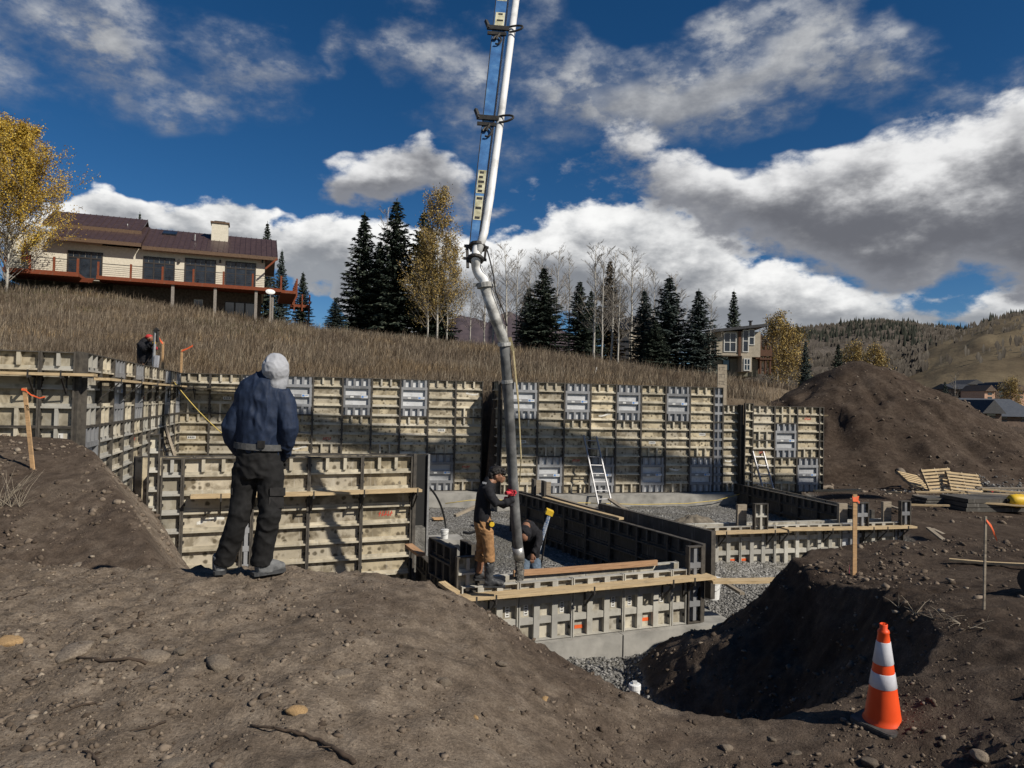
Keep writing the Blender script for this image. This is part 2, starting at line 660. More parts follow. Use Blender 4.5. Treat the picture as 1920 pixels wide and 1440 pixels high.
gx_p = axis([(0, 5.2, .034), (5.2, 9, .07), (9, 26, .2), (26, 62, .7)])
gx_p = np.concatenate([gx_p, 62 * 1.17 ** np.arange(0, 24)])
GX = np.concatenate([-gx_p[:0:-1], gx_p])
GY = axis([(-6, 2.2, .4), (2.2, 3.0, .06), (3.0, 7.0, .03), (7, 12, .055), (12, 27, .14), (27, 40, .3), (40, 80, .8)])
GY = np.concatenate([GY, 80 * 1.13 ** np.arange(0, 31)])
XX, YY = np.meshgrid(GX, GY)
ZZ = height(XX, YY)


def ground_z(x, y):
    i = min(max(np.searchsorted(GX, x) - 1, 0), len(GX) - 2)
    j = min(max(np.searchsorted(GY, y) - 1, 0), len(GY) - 2)
    fx = (x - GX[i]) / (GX[i + 1] - GX[i])
    fy = (y - GY[j]) / (GY[j + 1] - GY[j])
    return float((ZZ[j, i] * (1 - fx) + ZZ[j, i + 1] * fx) * (1 - fy) + (ZZ[j + 1, i] * (1 - fx) + ZZ[j + 1, i + 1] * fx) * fy)


def ground_zs(x, y):
    i = np.clip(np.searchsorted(GX, x) - 1, 0, len(GX) - 2)
    j = np.clip(np.searchsorted(GY, y) - 1, 0, len(GY) - 2)
    fx = (x - GX[i]) / (GX[i + 1] - GX[i])
    fy = (y - GY[j]) / (GY[j + 1] - GY[j])
    return (ZZ[j, i] * (1 - fx) + ZZ[j, i + 1] * fx) * (1 - fy) + (ZZ[j + 1, i] * (1 - fx) + ZZ[j + 1, i + 1] * fx) * fy


def zones(X, Y, Z):
    """what the ground is made of: grass, gravel (grey mud), pale dust"""
    gedge = fbm(X * .6, Y * .6, octaves=3, seed=44)
    sd, _ = seg_dist(X, Y, HILL_EDGE, [(9e4, 90), (9e4, 9e4), (-9e4, 9e4), (-9e4, 5.5)])
    grass = sstep(.1, .7, sd + gedge * .4 * sstep(9, 12, X)) * sstep(9.5, 11, Y)
    grass = np.where((pile(X, Y) > Z - .12) & (X > 7.6), 0, grass)
    ed, _ = seg_dist(X, Y, EDGE, [(9e4, 16), (9e4, 9e4), (-14.5, 9e4)])
    inpit = sstep(.9, 1.6, ed) * (Z < -3.0)
    gravel = inpit * (1 - sstep(9.0, 10.6, X - .12 * (Y - 16) + gedge)) * (1 - grass)
    gravel = gravel * np.where(Y - .4 * X < 11.2, sstep(-3.74, -3.90, Z), sstep(-3.15, -3.32, Z))
    gravel = np.maximum(gravel, np.exp(-(((X - 19.6) / 2.0) ** 2 + ((Y - 29.0) / 1.0) ** 2) * 1.2))
    pale = np.interp(X + gedge * .9, [-8, -3.2, -1.2, .2, 1.6, 2.6, 3.3], [.55, .85, .85, .55, .48, .36, .06]) * sstep(16, 9, Y) + .10
    pale = np.where((Y > 6.6) & (X < -2), np.clip(pale * .7 + .55 * sstep(.0, .5, ed) * sstep(-3.9, -3.0, Z), 0, 1), pale)
    pale = np.clip(pale, 0, 1) * (1 - grass)
    return grass, gravel, pale


def ground_material():
    m, nt, b = material('earth')
    geo = nd(nt, 'ShaderNodeNewGeometry')
    P = geo.outputs['Position']
    at_ = nd(nt, 'ShaderNodeVertexColor', layer_name='zone')
    sp = nd(nt, 'ShaderNodeSeparateColor')
    nt.links.new(at_.outputs[0], sp.inputs[0])
    # bare earth
    n_big = noise(nt, P, .9, 5, .6, .3)
    n_mid = noise(nt, P, 7, 6, .65)
    n_fin = noise(nt, P, 60, 5, .7)
    dark = ramp(nt, n_mid, [(.25, (.026, .018, .013)), (.5, (.058, .041, .030)), (.75, (.100, .074, .055))])
    midc = ramp(nt, n_mid, [(.25, (.054, .040, .030)), (.5, (.114, .086, .065)), (.75, (.182, .142, .110))])
    palec = ramp(nt, n_mid, [(.25, (.118, .092, .068)), (.5, (.235, .187, .141)), (.75, (.36, .297, .23))])
    pm = mth(nt, 'ADD', sp.outputs[2], mth(nt, 'MULTIPLY', mth(nt, 'SUBTRACT', n_big, .5), 1.5), clamp=True)
    c = mixc(nt, mapr(nt, pm, 0, .5, 0, 1, False), dark, midc)
    c = mixc(nt, mapr(nt, pm, .5, 1, 0, 1, False), c, palec)
    # crumbs: little light and dark specks
    vo = nd(nt, 'ShaderNodeTexVoronoi')
    vo.inputs['Scale'].default_value = 38
    nt.links.new(P, vo.inputs['Vector'])
    spk = mth(nt, 'MULTIPLY', mapr(nt, vo.outputs['Distance'], .0, .34, 1, 0), mapr(nt, n_big, .42, .62))
    sv = nd(nt, 'ShaderNodeSeparateColor')
    nt.links.new(vo.outputs['Color'], sv.inputs[0])
    sel = mapr(nt, sv.outputs[0], .72, .78)
    c = mixc(nt, mth(nt, 'MULTIPLY', mth(nt, 'MULTIPLY', spk, sel), .55), c, (.34, .29, .22))
    c = mixc(nt, mapr(nt, n_fin, .30, .72, .5, 0), c, (.026, .019, .014), 'MIX')
    # grey crushed rock / mud
    vg = nd(nt, 'ShaderNodeTexVoronoi')
    vg.inputs['Scale'].default_value = 21
    nt.links.new(P, vg.inputs['Vector'])
    gs = nd(nt, 'ShaderNodeSeparateColor')
    nt.links.new(vg.outputs['Color'], gs.inputs[0])
    gcol = ramp(nt, gs.outputs[1], [(.0, (.085, .083, .078)), (.5, (.19, .185, .175)), (1, (.35, .342, .325))])
    gcol = mixc(nt, mapr(nt, noise(nt, P, 1.3, 4), .42, .62, 0, .75), gcol, (.15, .142, .122))
    c = mixc(nt, sp.outputs[1], c, gcol)
    # dry grass litter
    gr = ramp(nt, noise(nt, P, 1.8, 7, .7), [(.3, (.070, .054, .039)), (.5, (.135, .105, .074)), (.72, (.21, .17, .12))])
    c = mixc(nt, sp.outputs[0], c, gr)
    nt.links.new(c, b.inputs['Base Color'])
    b.inputs['Roughness'].default_value = .95
    b.inputs['Specular IOR Level'].default_value = .12
    h1 = mth(nt, 'ADD', mth(nt, 'MULTIPLY', n_fin, .5), mth(nt, 'MULTIPLY', noise(nt, P, 22, 6, .7), .9))
    h2 = mth(nt, 'SUBTRACT', h1, mth(nt, 'MULTIPLY', mth(nt, 'MULTIPLY', vg.outputs['Distance'], sp.outputs[1]), 2.2))
    bump(nt, b, h2, .7, .035)
    return m


def build_ground():
    ny, nx = XX.shape
    verts = np.stack([XX.ravel(), YY.ravel(), ZZ.ravel()], 1)
    idx = np.arange(ny * nx).reshape(ny, nx)
    f = np.stack([idx[:-1, :-1].ravel(), idx[:-1, 1:].ravel(), idx[1:, 1:].ravel(), idx[1:, :-1].ravel()], 1)
    me = np_mesh('ground', verts, f, ground_material(), smooth=True)
    g, v, p = zones(XX, YY, ZZ)
    a = me.color_attributes.new('zone', 'FLOAT_COLOR', 'POINT')
    colr = np.stack([g.ravel(), v.ravel(), p.ravel(), np.ones(ny * nx)], 1).astype(np.float32)
    a.data.foreach_set('color', colr.ravel())
    o = link('ground', me)
    tag(o, 'bare brown earth, excavation and dry grass hillside', 'ground', kind='structure')


build_ground()
# ------------------------------------------------------------------ materials of the formwork and lumber
FT = .3048


def form_face_material(name, base, stain, spot_amt=1.0, rough=.75):
    """aluminium / ply form skin: cement haze, oily round blotches, drips"""
    m, nt, b = material(name)
    v = coords(nt, True)
    n1 = noise(nt, v, 2.2, 6, .65)
    c = ramp(nt, n1, [(.28, tuple(q * .55 for q in base)), (.48, base), (.72, tuple(min(1, q * 1.18) for q in base))])
    oi = nd(nt, 'ShaderNodeObjectInfo')
    rn = oi.outputs['Random']
    c = mixc(nt, mapr(nt, rn, .55, .95, 0, .55), c, tuple(.5 * (q + sum(base) / 3) * 1.05 for q in base))
    hs = nd(nt, 'ShaderNodeHueSaturation')
    nt.links.new(mapr(nt, mth(nt, 'FRACT', mth(nt, 'MULTIPLY', rn, 7.31)), 0, 1, .80, 1.28, False), hs.inputs['Value'])
    nt.links.new(c, hs.inputs['Color'])
    c = hs.outputs[0]
    vo = nd(nt, 'ShaderNodeTexVoronoi')
    vo.inputs['Scale'].default_value = 8.5
    vo.inputs['Randomness'].default_value = .95
    wv = nd(nt, 'ShaderNodeVectorMath', operation='MULTIPLY')
    nt.links.new(v, wv.inputs[0])
    wv.inputs[1].default_value = (1, .1, 1)
    nt.links.new(wv.outputs[0], vo.inputs['Vector'])
    nd_ = mth(nt, 'ADD', vo.outputs['Distance'], mth(nt, 'MULTIPLY', mth(nt, 'SUBTRACT', noise(nt, v, 14, 4), .5), .35))
    spot = mapr(nt, nd_, .20, .44, 1, 0)
    sc_ = nd(nt, 'ShaderNodeSeparateColor')
    nt.links.new(vo.outputs['Color'], sc_.inputs[0])
    spot = mth(nt, 'MULTIPLY', spot, mapr(nt, sc_.outputs[0], .22, .4))
    spot = mth(nt, 'MULTIPLY', spot, mapr(nt, noise(nt, v, 1.6, 2), .30, .46))
    c = mixc(nt, mth(nt, 'MULTIPLY', spot, .68 * spot_amt), c, stain)
    big = mapr(nt, noise(nt, v, 2.6, 6, .6, .4), .45, .60)
    c = mixc(nt, mth(nt, 'MULTIPLY', big, .55 * spot_amt), c, tuple(q * 1.6 for q in stain))
    drip = mapr(nt, noise(nt, coords(nt, True, scale=(22, 3, 1.6)), 1, 3), .58, .72)
    c = mixc(nt, mth(nt, 'MULTIPLY', drip, .22), c, (.62, .60, .55))
    nt.links.new(c, b.inputs['Base Color'])
    b.inputs['Roughness'].default_value = rough
    b.inputs['Specular IOR Level'].default_value = .3
    bump(nt, b, noise(nt, v, 30, 5), .25, .006)
    return m


M_BEIGE = form_face_material('form_face_beige', (.43, .368, .255), (.080, .064, .040), 1.35)
M_BEIGE_F = form_face_material('form_rib_beige', (.47, .425, .33), (.17, .148, .108), .8)
M_CEM = form_face_material('form_face_cement', (.40, .368, .295), (.12, .103, .074), 1.1)
M_CEM_F = form_face_material('form_rib_cement', (.40, .385, .34), (.22, .205, .17), .5)
M_GREY = form_face_material('form_face_grey', (.46, .47, .48), (.20, .20, .20), .35, .6)
M_GREY_F = form_face_material('form_rib_grey', (.21, .215, .225), (.12, .12, .125), .4, .6)
M_SIDE = noisy('form_side_rail', [(.3, (.035, .031, .027)), (.7, (.10, .088, .072))], 9, rough=.7)
M_DARK = noisy('dark_steel', [(.3, (.018, .017, .016)), (.7, (.055, .050, .045))], 12, rough=.6, metal=.2)
M_FORM_SHADED = form_face_material('form_face_shaded', (.075, .069, .060), (.035, .032, .028), .6, .7)  # darker copy of the form face, with shade put into its base colour
M_ROD = noisy('galvanised_steel', [(.3, (.28, .28, .28)), (.7, (.45, .45, .44))], 20, rough=.45, metal=.6)


def wood_material(name, base, dark):
    m, nt, b = material(name)
    v = coords(nt, True, scale=(1.2, 14, 14))
    n = noise(nt, v, 3.0, 6, .65, .6)
    c = ramp(nt, n, [(.28, dark), (.52, base), (.75, tuple(min(1, q * 1.22) for q in base))])
    dirt = mapr(nt, noise(nt, coords(nt, True), 5, 5), .54, .70)
    c = mixc(nt, mth(nt, 'MULTIPLY', dirt, .45), c, (.16, .13, .095))
    nt.links.new(c, b.inputs['Base Color'])
    b.inputs['Roughness'].default_value = .8
    b.inputs['Specular IOR Level'].default_value = .2
    bump(nt, b, n, .25, .004)
    return m


M_PINE = wood_material('pine_lumber', (.50, .38, .225), (.32, .23, .125))
M_PINE_OLD = wood_material('weathered_lumber', (.30, .255, .195), (.15, .125, .095))
M_PINE_RED = wood_material('reddish_lumber', (.40, .24, .135), (.26, .145, .08))
M_CONC = noisy('concrete', [(.28, (.19, .185, .17)), (.5, (.30, .29, .265)), (.75, (.40, .385, .35))], 3.2, 7, rough=.9, bmp=.35, bdist=.008)
M_MUD = noisy('wet_concrete', [(.3, (.085, .082, .074)), (.7, (.20, .19, .17))], 9, 6, rough=.7, bmp=.9, bdist=.02)
M_STK_W = plain('sticker_white', (.62, .62, .60), .6)
M_STK_B = plain('sticker_blue', (.09, .22, .50), .6)
M_STK_O = plain('sticker_orange', (.72, .12, .025), .6)
M_PAINT_R = plain('spray_red', (.45, .05, .03), .8)
M_PAINT_W = noisy('spray_white', [(.35, (.5, .48, .42)), (.65, (.78, .77, .73))], 8, rough=.9, bmp=0)
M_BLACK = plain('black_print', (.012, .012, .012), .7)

RIB_D = .08
_pm = {}


def panel_meshes(kind, w, h):
    """frame-with-ribs mesh and skin mesh of one form panel; front faces -y, origin at lower left"""
    key = (kind, round(w, 3), round(h, 3))
    if key in _pm:
        return _pm[key]
    style = {'tall': (M_BEIGE, M_BEIGE_F), 'cem': (M_CEM, M_CEM_F), 'grid': (M_CEM, M_CEM_F), 'new': (M_GREY, M_GREY_F), 'newgrid': (M_GREY, M_GREY_F), 'dark': (M_FORM_SHADED, M_FORM_SHADED)}[kind]
    fr = MB()
    e = .0025
    rail = .028
    # side rails and end rails
    fr.mi = 0 if kind == 'grid' else 1
    if kind == 'grid':
        e = .008
    fr.box(e, rail, -RIB_D - .008, .012, 0, h)
    fr.box(w - rail, w - e, -RIB_D - .008, .012, 0, h)
    fr.mi = 0 if kind in ('grid', 'newgrid') else 1
    fr.box(rail, w - rail, -RIB_D - .004, .011, e, .022)
    fr.box(rail, w - rail, -RIB_D - .004, .011, h - .022, h - e)
    fr.mi = 0
    nrow = max(1, int(round(h / FT)))
    ch = h / nrow
    rh = .072

    def stub(xc, z0, z1, wd):
        fr.box(xc - wd / 2, xc + wd / 2, -RIB_D + .004, 0, z0, z1)
    if kind in ('tall', 'cem', 'dark'):
        for k in range(1, nrow):
            z = k * ch
            fr.box(rail, w - rail, -RIB_D, .0, z - .004, z + .026)
            fr.box(rail, w - rail, -RIB_D * .36, .0, z + .026, z + rh)
        if w > .5:
            for z0, z1 in ((.022, ch - .004), (h - ch + rh, h - .022)):
                for q in (1 / 3, 2 / 3):
                    stub(w * q, z0, z1, .055)
        elif w > .25:
            for z0, z1 in ((.022, ch - .004), (h - ch + rh, h - .022)):
                stub(w * .5, z0, z1, .05)
    elif kind in ('grid', 'newgrid'):
        ncol = max(1, int(round(w / FT)))
        cw = w / ncol
        for k in range(1, ncol):
            fr.box(k * cw - .048, k * cw + .048, -RIB_D, 0, .022, h - .022)
        for k in range(1, nrow):
            z = k * ch
            for q in range(ncol):
                x0 = q * cw + (.048 if q else rail)
                x1 = (q + 1) * cw - (.048 if q < ncol - 1 else rail)
                fr.box(x0, x1, -RIB_D + .012, 0, z - .045, z + .055)
    elif kind == 'new':
        for k in range(1, nrow):
            z = k * ch
            fr.box(rail, w - rail, -RIB_D, 0, z - .045, z + .045)
        if w > .5:
            for z0, z1 in ((.022, ch - .045), (h - ch + .045, h - .022)):
                for q in (.14, .40, .66, .90):
                    stub(w * q, z0, z1, .075)
            for k in range(1, nrow - 1):
                for q in (.06, .92):
                    stub(w * q, k * ch + .045, (k + 1) * ch - .045, .07)
        else:
            for k in range(nrow):
                stub(w * .5, k * ch + .045, (k + 1) * ch - .045, .06)
    # wedge bolts along the joints
    fr.mi = 2
    for k in range(nrow):
        z = (k + .5) * ch
        for xx in (.034, w - .034):
            if kind != 'grid' or k != 1:
                fr.box(xx - .014, xx + .014, -.05, -.02, z - .022, z + .022)
    me = fr.mesh('panel_frame', [style[1], M_SIDE, M_DARK])
    sk = MB()
    sk.box(rail - .004, w - rail + .004, 0, .010, .016, h - .016)
    me2 = sk.mesh('panel_skin', [style[0]])
    _pm[key] = (me, me2)
    return _pm[key]


def frame_of(p0, p1):
    d = Vector((p1[0] - p0[0], p1[1] - p0[1], 0))
    return math.atan2(d.y, d.x), d.length


WALLS = {}


def form_wall(label, p0, z0, rot, cols, marks=True, name='formwork', rnd=None):
    """cols: list of (width, [(kind, height), ...] from the bottom up)"""
    rnd = rnd or random.Random(len(label))
    t = thing(name, label, 'formwork', (p0[0], p0[1], z0), rot, 'poured-wall formwork')
    x = 0.0
    panels = []
    for w, stack in cols:
        z = 0.0
        for kind, h in stack:
            a, b = panel_meshes(kind, w, h)
            p = link('panel', a, t, (x, 0, z))
            link('skin', b, p, (0, 0, 0))
            panels.append((p, kind, w, h))
            z += h
        x += w
    if marks:
        for p, kind, w, h in panels:
            if kind == 'new' and w > .5:
                q = MB().box(w * .62, w * .86, -RIB_D - .0035, -RIB_D, h / 2 - .045, h / 2 + .04)
                q.mi = 1
                q.box(w * .64, w * .72, -RIB_D - .0055, -RIB_D - .0035, h / 2 - .03, h / 2 + .028)
                q.box(w * .74, w * .84, -RIB_D - .0055, -RIB_D - .0035, h / 2 - .005, h / 2 + .012)
                q.build('sticker', [M_STK_W, M_STK_B], p)
                MB().box(w * .26, w * .38, -RIB_D - .0035, -RIB_D, h / 2 - .03, h / 2 + .022).build('sticker', M_STK_W, p)
            if kind == 'tall' and w > .5 and rnd.random() < .6:
                spray(p, w, h, rnd)
    WALLS[label] = t
    return t, panels


def spray(p, w, h, rnd):
    """a paint mark or a printed size on one cell of the panel skin"""
    nrow = int(round(h / FT))
    r = rnd.randrange(1, max(2, nrow - 1))
    zc = (r + .56) * FT
    typ = rnd.random()
    q = MB()
    if typ < .35:                                  # a short swipe of white paint
        n = 14
        pts = []
        x0 = rnd.uniform(.2, .42) * w
        for i in range(n + 1):
            u = i / n
            pts.append((x0 + u * .42, zc + .03 * math.sin(u * 4 + r) + .02 * u))
        for (a, b), (c, d) in zip(pts[:-1], pts[1:]):
            th = .016 + .016 * rnd.random()
            q.add([(a, -.0025, b - th), (c, -.0025, d - th), (c, -.0025, d + th), (a, -.0025, b + th)], [(0, 1, 2, 3)])
        q.build('paint_mark', M_PAINT_W, p)
    elif typ < .6:                                 # red spray letters, unreadable scrawl
        x0 = rnd.uniform(.3, .4) * w
        for i in range(5):
            xa = x0 + i * .052
            q.add([(xa, -.0025, zc - .045), (xa + .014, -.0025, zc - .045), (xa + .04, -.0025, zc + .05), (xa + .024, -.0025, zc + .05)], [(0, 1, 2, 3)])
            zz = zc + rnd.uniform(-.03, .03)
            q.add([(xa, -.003, zz - .008), (xa + .05, -.003, zz - .004), (xa + .05, -.003, zz + .012), (xa, -.003, zz + .01)], [(0, 1, 2, 3)])
        q.build('paint_mark', M_PAINT_R, p)
    else:                                          # a white printed plate
        x0 = rnd.uniform(.3, .45) * w
        q.box(x0, x0 + .24, -.004, 0, zc - .04, zc + .045)
        q.mi = 1
        for i in range(4):
            q.box(x0 + .025 + i * .05, x0 + .055 + i * .05, -.006, -.004, zc - .022, zc + .028)
        q.build('size_plate', [M_STK_W, M_SIDE], p)


# ------------------------------------------------------------------ back walls
P3 = .9144
Z_TOP, Z_BASE = .64, .64 - 12 * FT
ROT_B = math.atan(T_BACK)


def along(p0, rot, s, off=0.0):
    """point s along a wall, off = towards the viewer side (-y local)"""
    return Vector((p0[0] + math.cos(rot) * s + math.sin(rot) * off, p0[1] + math.sin(rot) * s - math.cos(rot) * off, 0))


N4 = ('new', 4 * FT)
T8, T4, T10, T6 = ('tall', 8 * FT), ('tall', 4 * FT), ('tall', 10 * FT), ('tall', 6 * FT)


def altern(n, first_new_top):
    out = []
    for k in range(n):
        top = (k % 2 == 0) == first_new_top
        out.append((P3, [T8, N4] if top else [N4, T8]))
    return out


PBL = back_pt(905, 24.15)                    # right end of the left back wall
left_cols = [(P3, [T8, T4]), (P3, [T8, T4]), (.30, [('new', 8 * FT), N4]), (P3, [T8, T4])] + altern(6, True) + [(P3, [T8, T4])]
len_bl = sum(w for w, _ in left_cols)
P_BL0 = along(PBL, ROT_B, -len_bl)
form_wall('tall tan back wall of forms left of the hose, grey panels in its top row', P_BL0, Z_BASE, ROT_B, left_cols)

PBR = back_pt(941, 23.15)
right_cols = [(.30, [T8, T4])] + altern(8, True) + [(.36, [('new', 8 * FT), N4]), (.62, [('tall', 10 * FT)])]
len_br = sum(w for w, _ in right_cols)
form_wall('tall back wall of forms behind the ladder, grey panels checkered along top and bottom', PBR, Z_BASE, ROT_B, right_cols)
P_BR1 = along(PBR, ROT_B, len_br)
# the return between the two, facing left, always in shade
ret_len = (Vector(PBR) - Vector(PBL)).dot(-V_B)
form_wall('narrow return of forms in deep shade at the step of the back wall', along(PBR, ROT_B, -.02, -.97), Z_BASE, ROT_B - PI / 2, [(.94, [T8, T4])], marks=False)
# end wall with corner post on the right
P_ER = along(PBR, ROT_B, len_br + .36, .25)
end_cols = [(P3, [T6, T4]), (P3, [T4, ('new', 4 * FT), ('tall', 2 * FT)]), (P3, [N4, T6]), (.18, [T6, T4])]
form_wall('shorter right-hand wall of forms behind the small leaning ladder', P_ER, Z_BASE, ROT_B, end_cols)
post = thing('corner_post', 'narrow upright corner form between the two right-hand back walls', 'formwork', along(PBR, ROT_B, len_br + .04, .14).to_tuple()[:2] + (Z_BASE,), ROT_B)
a_, b_ = panel_meshes('tall', .34, 10 * FT)
link('panel', a_, post, (.04, -.12, .08))
link('skin', b_, post, (.04, -.12, .08))
MB().box(-.06, .03, -.1, .1, 0, 10 * FT + .02).build('corner_bar', M_DARK, post)
# a weathered board nailed upright above the step
bp = along(PBR, ROT_B, len_br - .78, -.05)
bd = MB().box(0, .36, 0, .04, 0, 1.75)
bd.mi = 1
for k, zz in enumerate((1.55, 1.30, 1.05)):
    for j in range(3):
        bd.box(.05 + j * .09, .10 + j * .09, -.003, 0, zz, zz + .012)
        bd.box(.05 + j * .09 + (k + j) % 2 * .035, .062 + j * .09 + (k + j) % 2 * .035, -.003, 0, zz, zz + .10)
    bd.box(.05, .28, -.003, 0, zz + .10, zz + .112)
tag(bd.build('marker_board', [M_PINE_OLD, M_SIDE], None, loc=(bp.x, bp.y, -.3)), 'grey upright board with pencilled figures rising above the back wall', 'board')
bpy.data.objects['marker_board'].rotation_euler = (0, 0, ROT_B)

# ------------------------------------------------------------------ left return and near left wall
P_L1 = at(152, 720, 11.6)
P_L2 = along(P_BL0, ROT_B, .0, .05)
rot_l, len_l = frame_of(P_L1, P_L2)
ncol = int(len_l / P3)
cols_l = []
for k in range(ncol):
    if k % 6 in (2, 4):
        cols_l.append((len_l / ncol, [('tall', 8 * FT), N4]))
    elif k == 0:
        cols_l.append((len_l / ncol, [('new', 8 * FT), ('cem', 4 * FT)]))
    else:
        cols_l.append((len_l / ncol, [('cem', 8 * FT), ('tall', 4 * FT)]))
_pm_keep = P3
form_wall('long receding wall of forms on the left, running back to the corner ladder', P_L1, Z_BASE, rot_l, cols_l, marks=True)
ROT_L1 = math.atan(.30)
cols_n = [(P3, [T8, T4])] * 4 + [(.50, [('new', 8 * FT), ('new', 4 * FT)])]
cols_n[-1] = (.50, [('cem', 8 * FT), ('cem', 4 * FT)])
len_n = sum(w for w, _ in cols_n)
P_N0 = along(P_L1, ROT_L1, -len_n - .07)
wn, pn = form_wall('near wall of stained tan forms at the left edge behind the earth bank', P_N0, Z_BASE, ROT_L1, cols_n, marks=False)
# corner bar
c0 = MB().box(-.06, .02, -.09, .06, 0, 12 * FT + .01)
tag(c0.build('corner_bar', M_SIDE, None, loc=(P_L1.x - .01, P_L1.y, Z_BASE)), 'dark vertical steel bar at the near left corner of the forms', 'corner bar')


def text_mesh(txt, size, mat, name):
    cu = bpy.data.curves.new(name, 'FONT')
    cu.body = txt
    cu.size = size
    cu.extrude = .0008
    cu.align_x = 'CENTER'
    o = bpy.data.objects.new(name, cu)
    COL.objects.link(o)
    dg = bpy.context.evaluated_depsgraph_get()
    me = bpy.data.meshes.new_from_object(o.evaluated_get(dg))
    bpy.data.objects.remove(o)
    bpy.data.curves.remove(cu)
    me.materials.clear()
    me.materials.append(mat)
    return me


lastp = [p for p in pn if p[2] == .50][1][0]
lastp8 = [p for p in pn if p[2] == .50][0][0]
pl = MB().box(.2, .34, -.004, 0, 7.28 * FT, 7.28 * FT + .115).build('number_plate', M_STK_W, lastp8)
o = link('number', text_mesh('91', .10, M_BLACK, 'number'), lastp8, (.27, -.0065, 7.28 * FT + .022))
o.rotation_euler = (PI / 2, 0, 0)
sw = MB()
for i in range(14):
    a, b = .25 + i * .028, .25 + (i + 1) * .028
    th = .02 + .018 * math.sin(i * .9) ** 2
    zz = 7.4 * FT + .02 * math.sin(i * .45)
    sw.add([(a, -.003, zz - th), (b, -.003, zz - th), (b, -.003, zz + th), (a, -.003, zz + th)], [(0, 1, 2, 3)])
near_p = [p for p in pn if p[2] == P3][-2][0]
sw.build('paint_mark', M_PAINT_W, near_p)

# ------------------------------------------------------------------ front-left wall (behind the standing man)
ROT_F = math.atan(.42)
P_F1 = at(772, 860, 13.1)
cols_f = [(P3, [('cem', 9 * FT)])] * 2 + [(P3, [('cem', 9 * FT)])] * 2
cols_f = [(.32, [('cem', 9 * FT)]), (P3, [T_ for T_ in [('tall', 9 * FT)]]), (.16, [('new', 9 * FT)])] + [(P3, [('tall', 9 * FT)])] * 3
len_f = sum(w for w, _ in cols_f)
P_F0 = along(P_F1, ROT_F, -len_f)
ZF_TOP, ZF_BASE = -1.04, -1.04 - 9 * FT
form_wall('tan wall of forms behind the standing man in the blue jacket', P_F0, ZF_BASE, ROT_F, cols_f)
# its far leaf, seen only as an edge, and the open end with wet concrete between
form_wall('far leaf of the double forms behind the standing man', along(P_F1, ROT_F, .0, -.36), ZF_BASE, ROT_F + PI, [(P3, [('tall', 9 * FT)])] * 5, marks=False)
ex = thing('bulkhead_channel', 'dark upright bulkhead channel with wet concrete at the open end of the forms', 'formwork', tuple(along(P_F1, ROT_F, .02))[:2] + (ZF_BASE,), ROT_F)
MB().box(.0, .06, -.07, .03, 0, 9 * FT + .03).build('front_flange', M_SIDE, ex)
q = MB().box(.0, .05, .032, .30, 0, 9 * FT).build('web', M_DARK, ex)
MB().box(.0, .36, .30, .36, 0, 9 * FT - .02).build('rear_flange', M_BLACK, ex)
MB().box(.363, .40, .24, .37, 0, 9 * FT).build('edge_rail', M_ROD, ex)
cm = MB().box(.052, .28, .034, .29, 0, 4.6 * FT).build('concrete_fill', M_MUD, ex)
tall = thing('filler_panel', 'narrow upright filler form standing at the left end of the man wall', 'formwork', tuple(along(P_F0, ROT_F, -.03, .10))[:2] + (ZF_BASE + .7,), ROT_F)
a_, b_ = panel_meshes('cem', .18, 8 * FT)
link('panel', a_, tall, (-.16, 0, 0))
link('skin', b_, tall, (-.16, 0, 0))


# ------------------------------------------------------------------ planks on brackets
def plank(name, label, a, b, w=.24, th=.045, mat=None, z=0, group='scaffold planks', up=(0, 0, 1)):
    a, b = Vector(a), Vector(b)
    d = b - a
    L = d.length
    m = MB()
    n = max(2, int(L / .6))
    rs = random.Random(int(L * 1000))
    for k in range(n):
        x0, x1 = L * k / n, L * (k + 1) / n
        z0, z1 = rs.uniform(-.004, .004), 0
        m.box(x0, x1 + (.0 if k == n - 1 else -.0), -w / 2, w / 2, -th / 2, th / 2) if k == 0 and n == 1 else None
    # one bowed board with a few cross sections
    sec = []
    for k in range(n + 1):
        x = L * k / n
        bow = .012 * math.sin(PI * k / n * 1.0) * rs.uniform(.5, 1)
        for (yy, zz) in ((-w / 2, -th / 2), (w / 2, -th / 2), (w / 2, th / 2), (-w / 2, th / 2)):
            sec.append((x, yy + bow * .6, zz - bow))
    fs = []
    for k in range(n):
        o = k * 4
        for j in range(4):
            fs.append((o + j, o + (j + 1) % 4, o + 4 + (j + 1) % 4, o + 4 + j))
    fs.append((3, 2, 1, 0))
    fs.append((n * 4, n * 4 + 1, n * 4 + 2, n * 4 + 3))
    m = MB()
    m.add(sec, fs)
    o = m.build(name, mat or M_PINE)
    x = d.normalized()
    u = Vector(up)
    y = u.cross(x).normalized()
    zv = x.cross(y)
    o.matrix_world = Matrix((( x.x, y.x, zv.x, a.x), (x.y, y.y, zv.y, a.y), (x.z, y.z, zv.z, a.z), (0, 0, 0, 1)))
    if label:
        tag(o, label, 'plank', group)
    return o


_br = MB()
_br.bar((0, 0, 0), (0, -.34, 0), .03, .035)
_br.bar((0, -.02, -.28), (0, -.30, -.02), .022, .022)
_br.bar((0, -.02, .02), (0, -.02, -.30), .03, .02)
_br.bar((0, -.335, -.03), (0, -.335, .10), .016, .022)
BRK = _br.mesh('bracket', M_DARK)


def brackets(p0, rot, z, ss, label):
    for s in ss:
        t = WALLS[label]
        link('plank_bracket', BRK, t, (s, -RIB_D - .01, z - t.location.z))


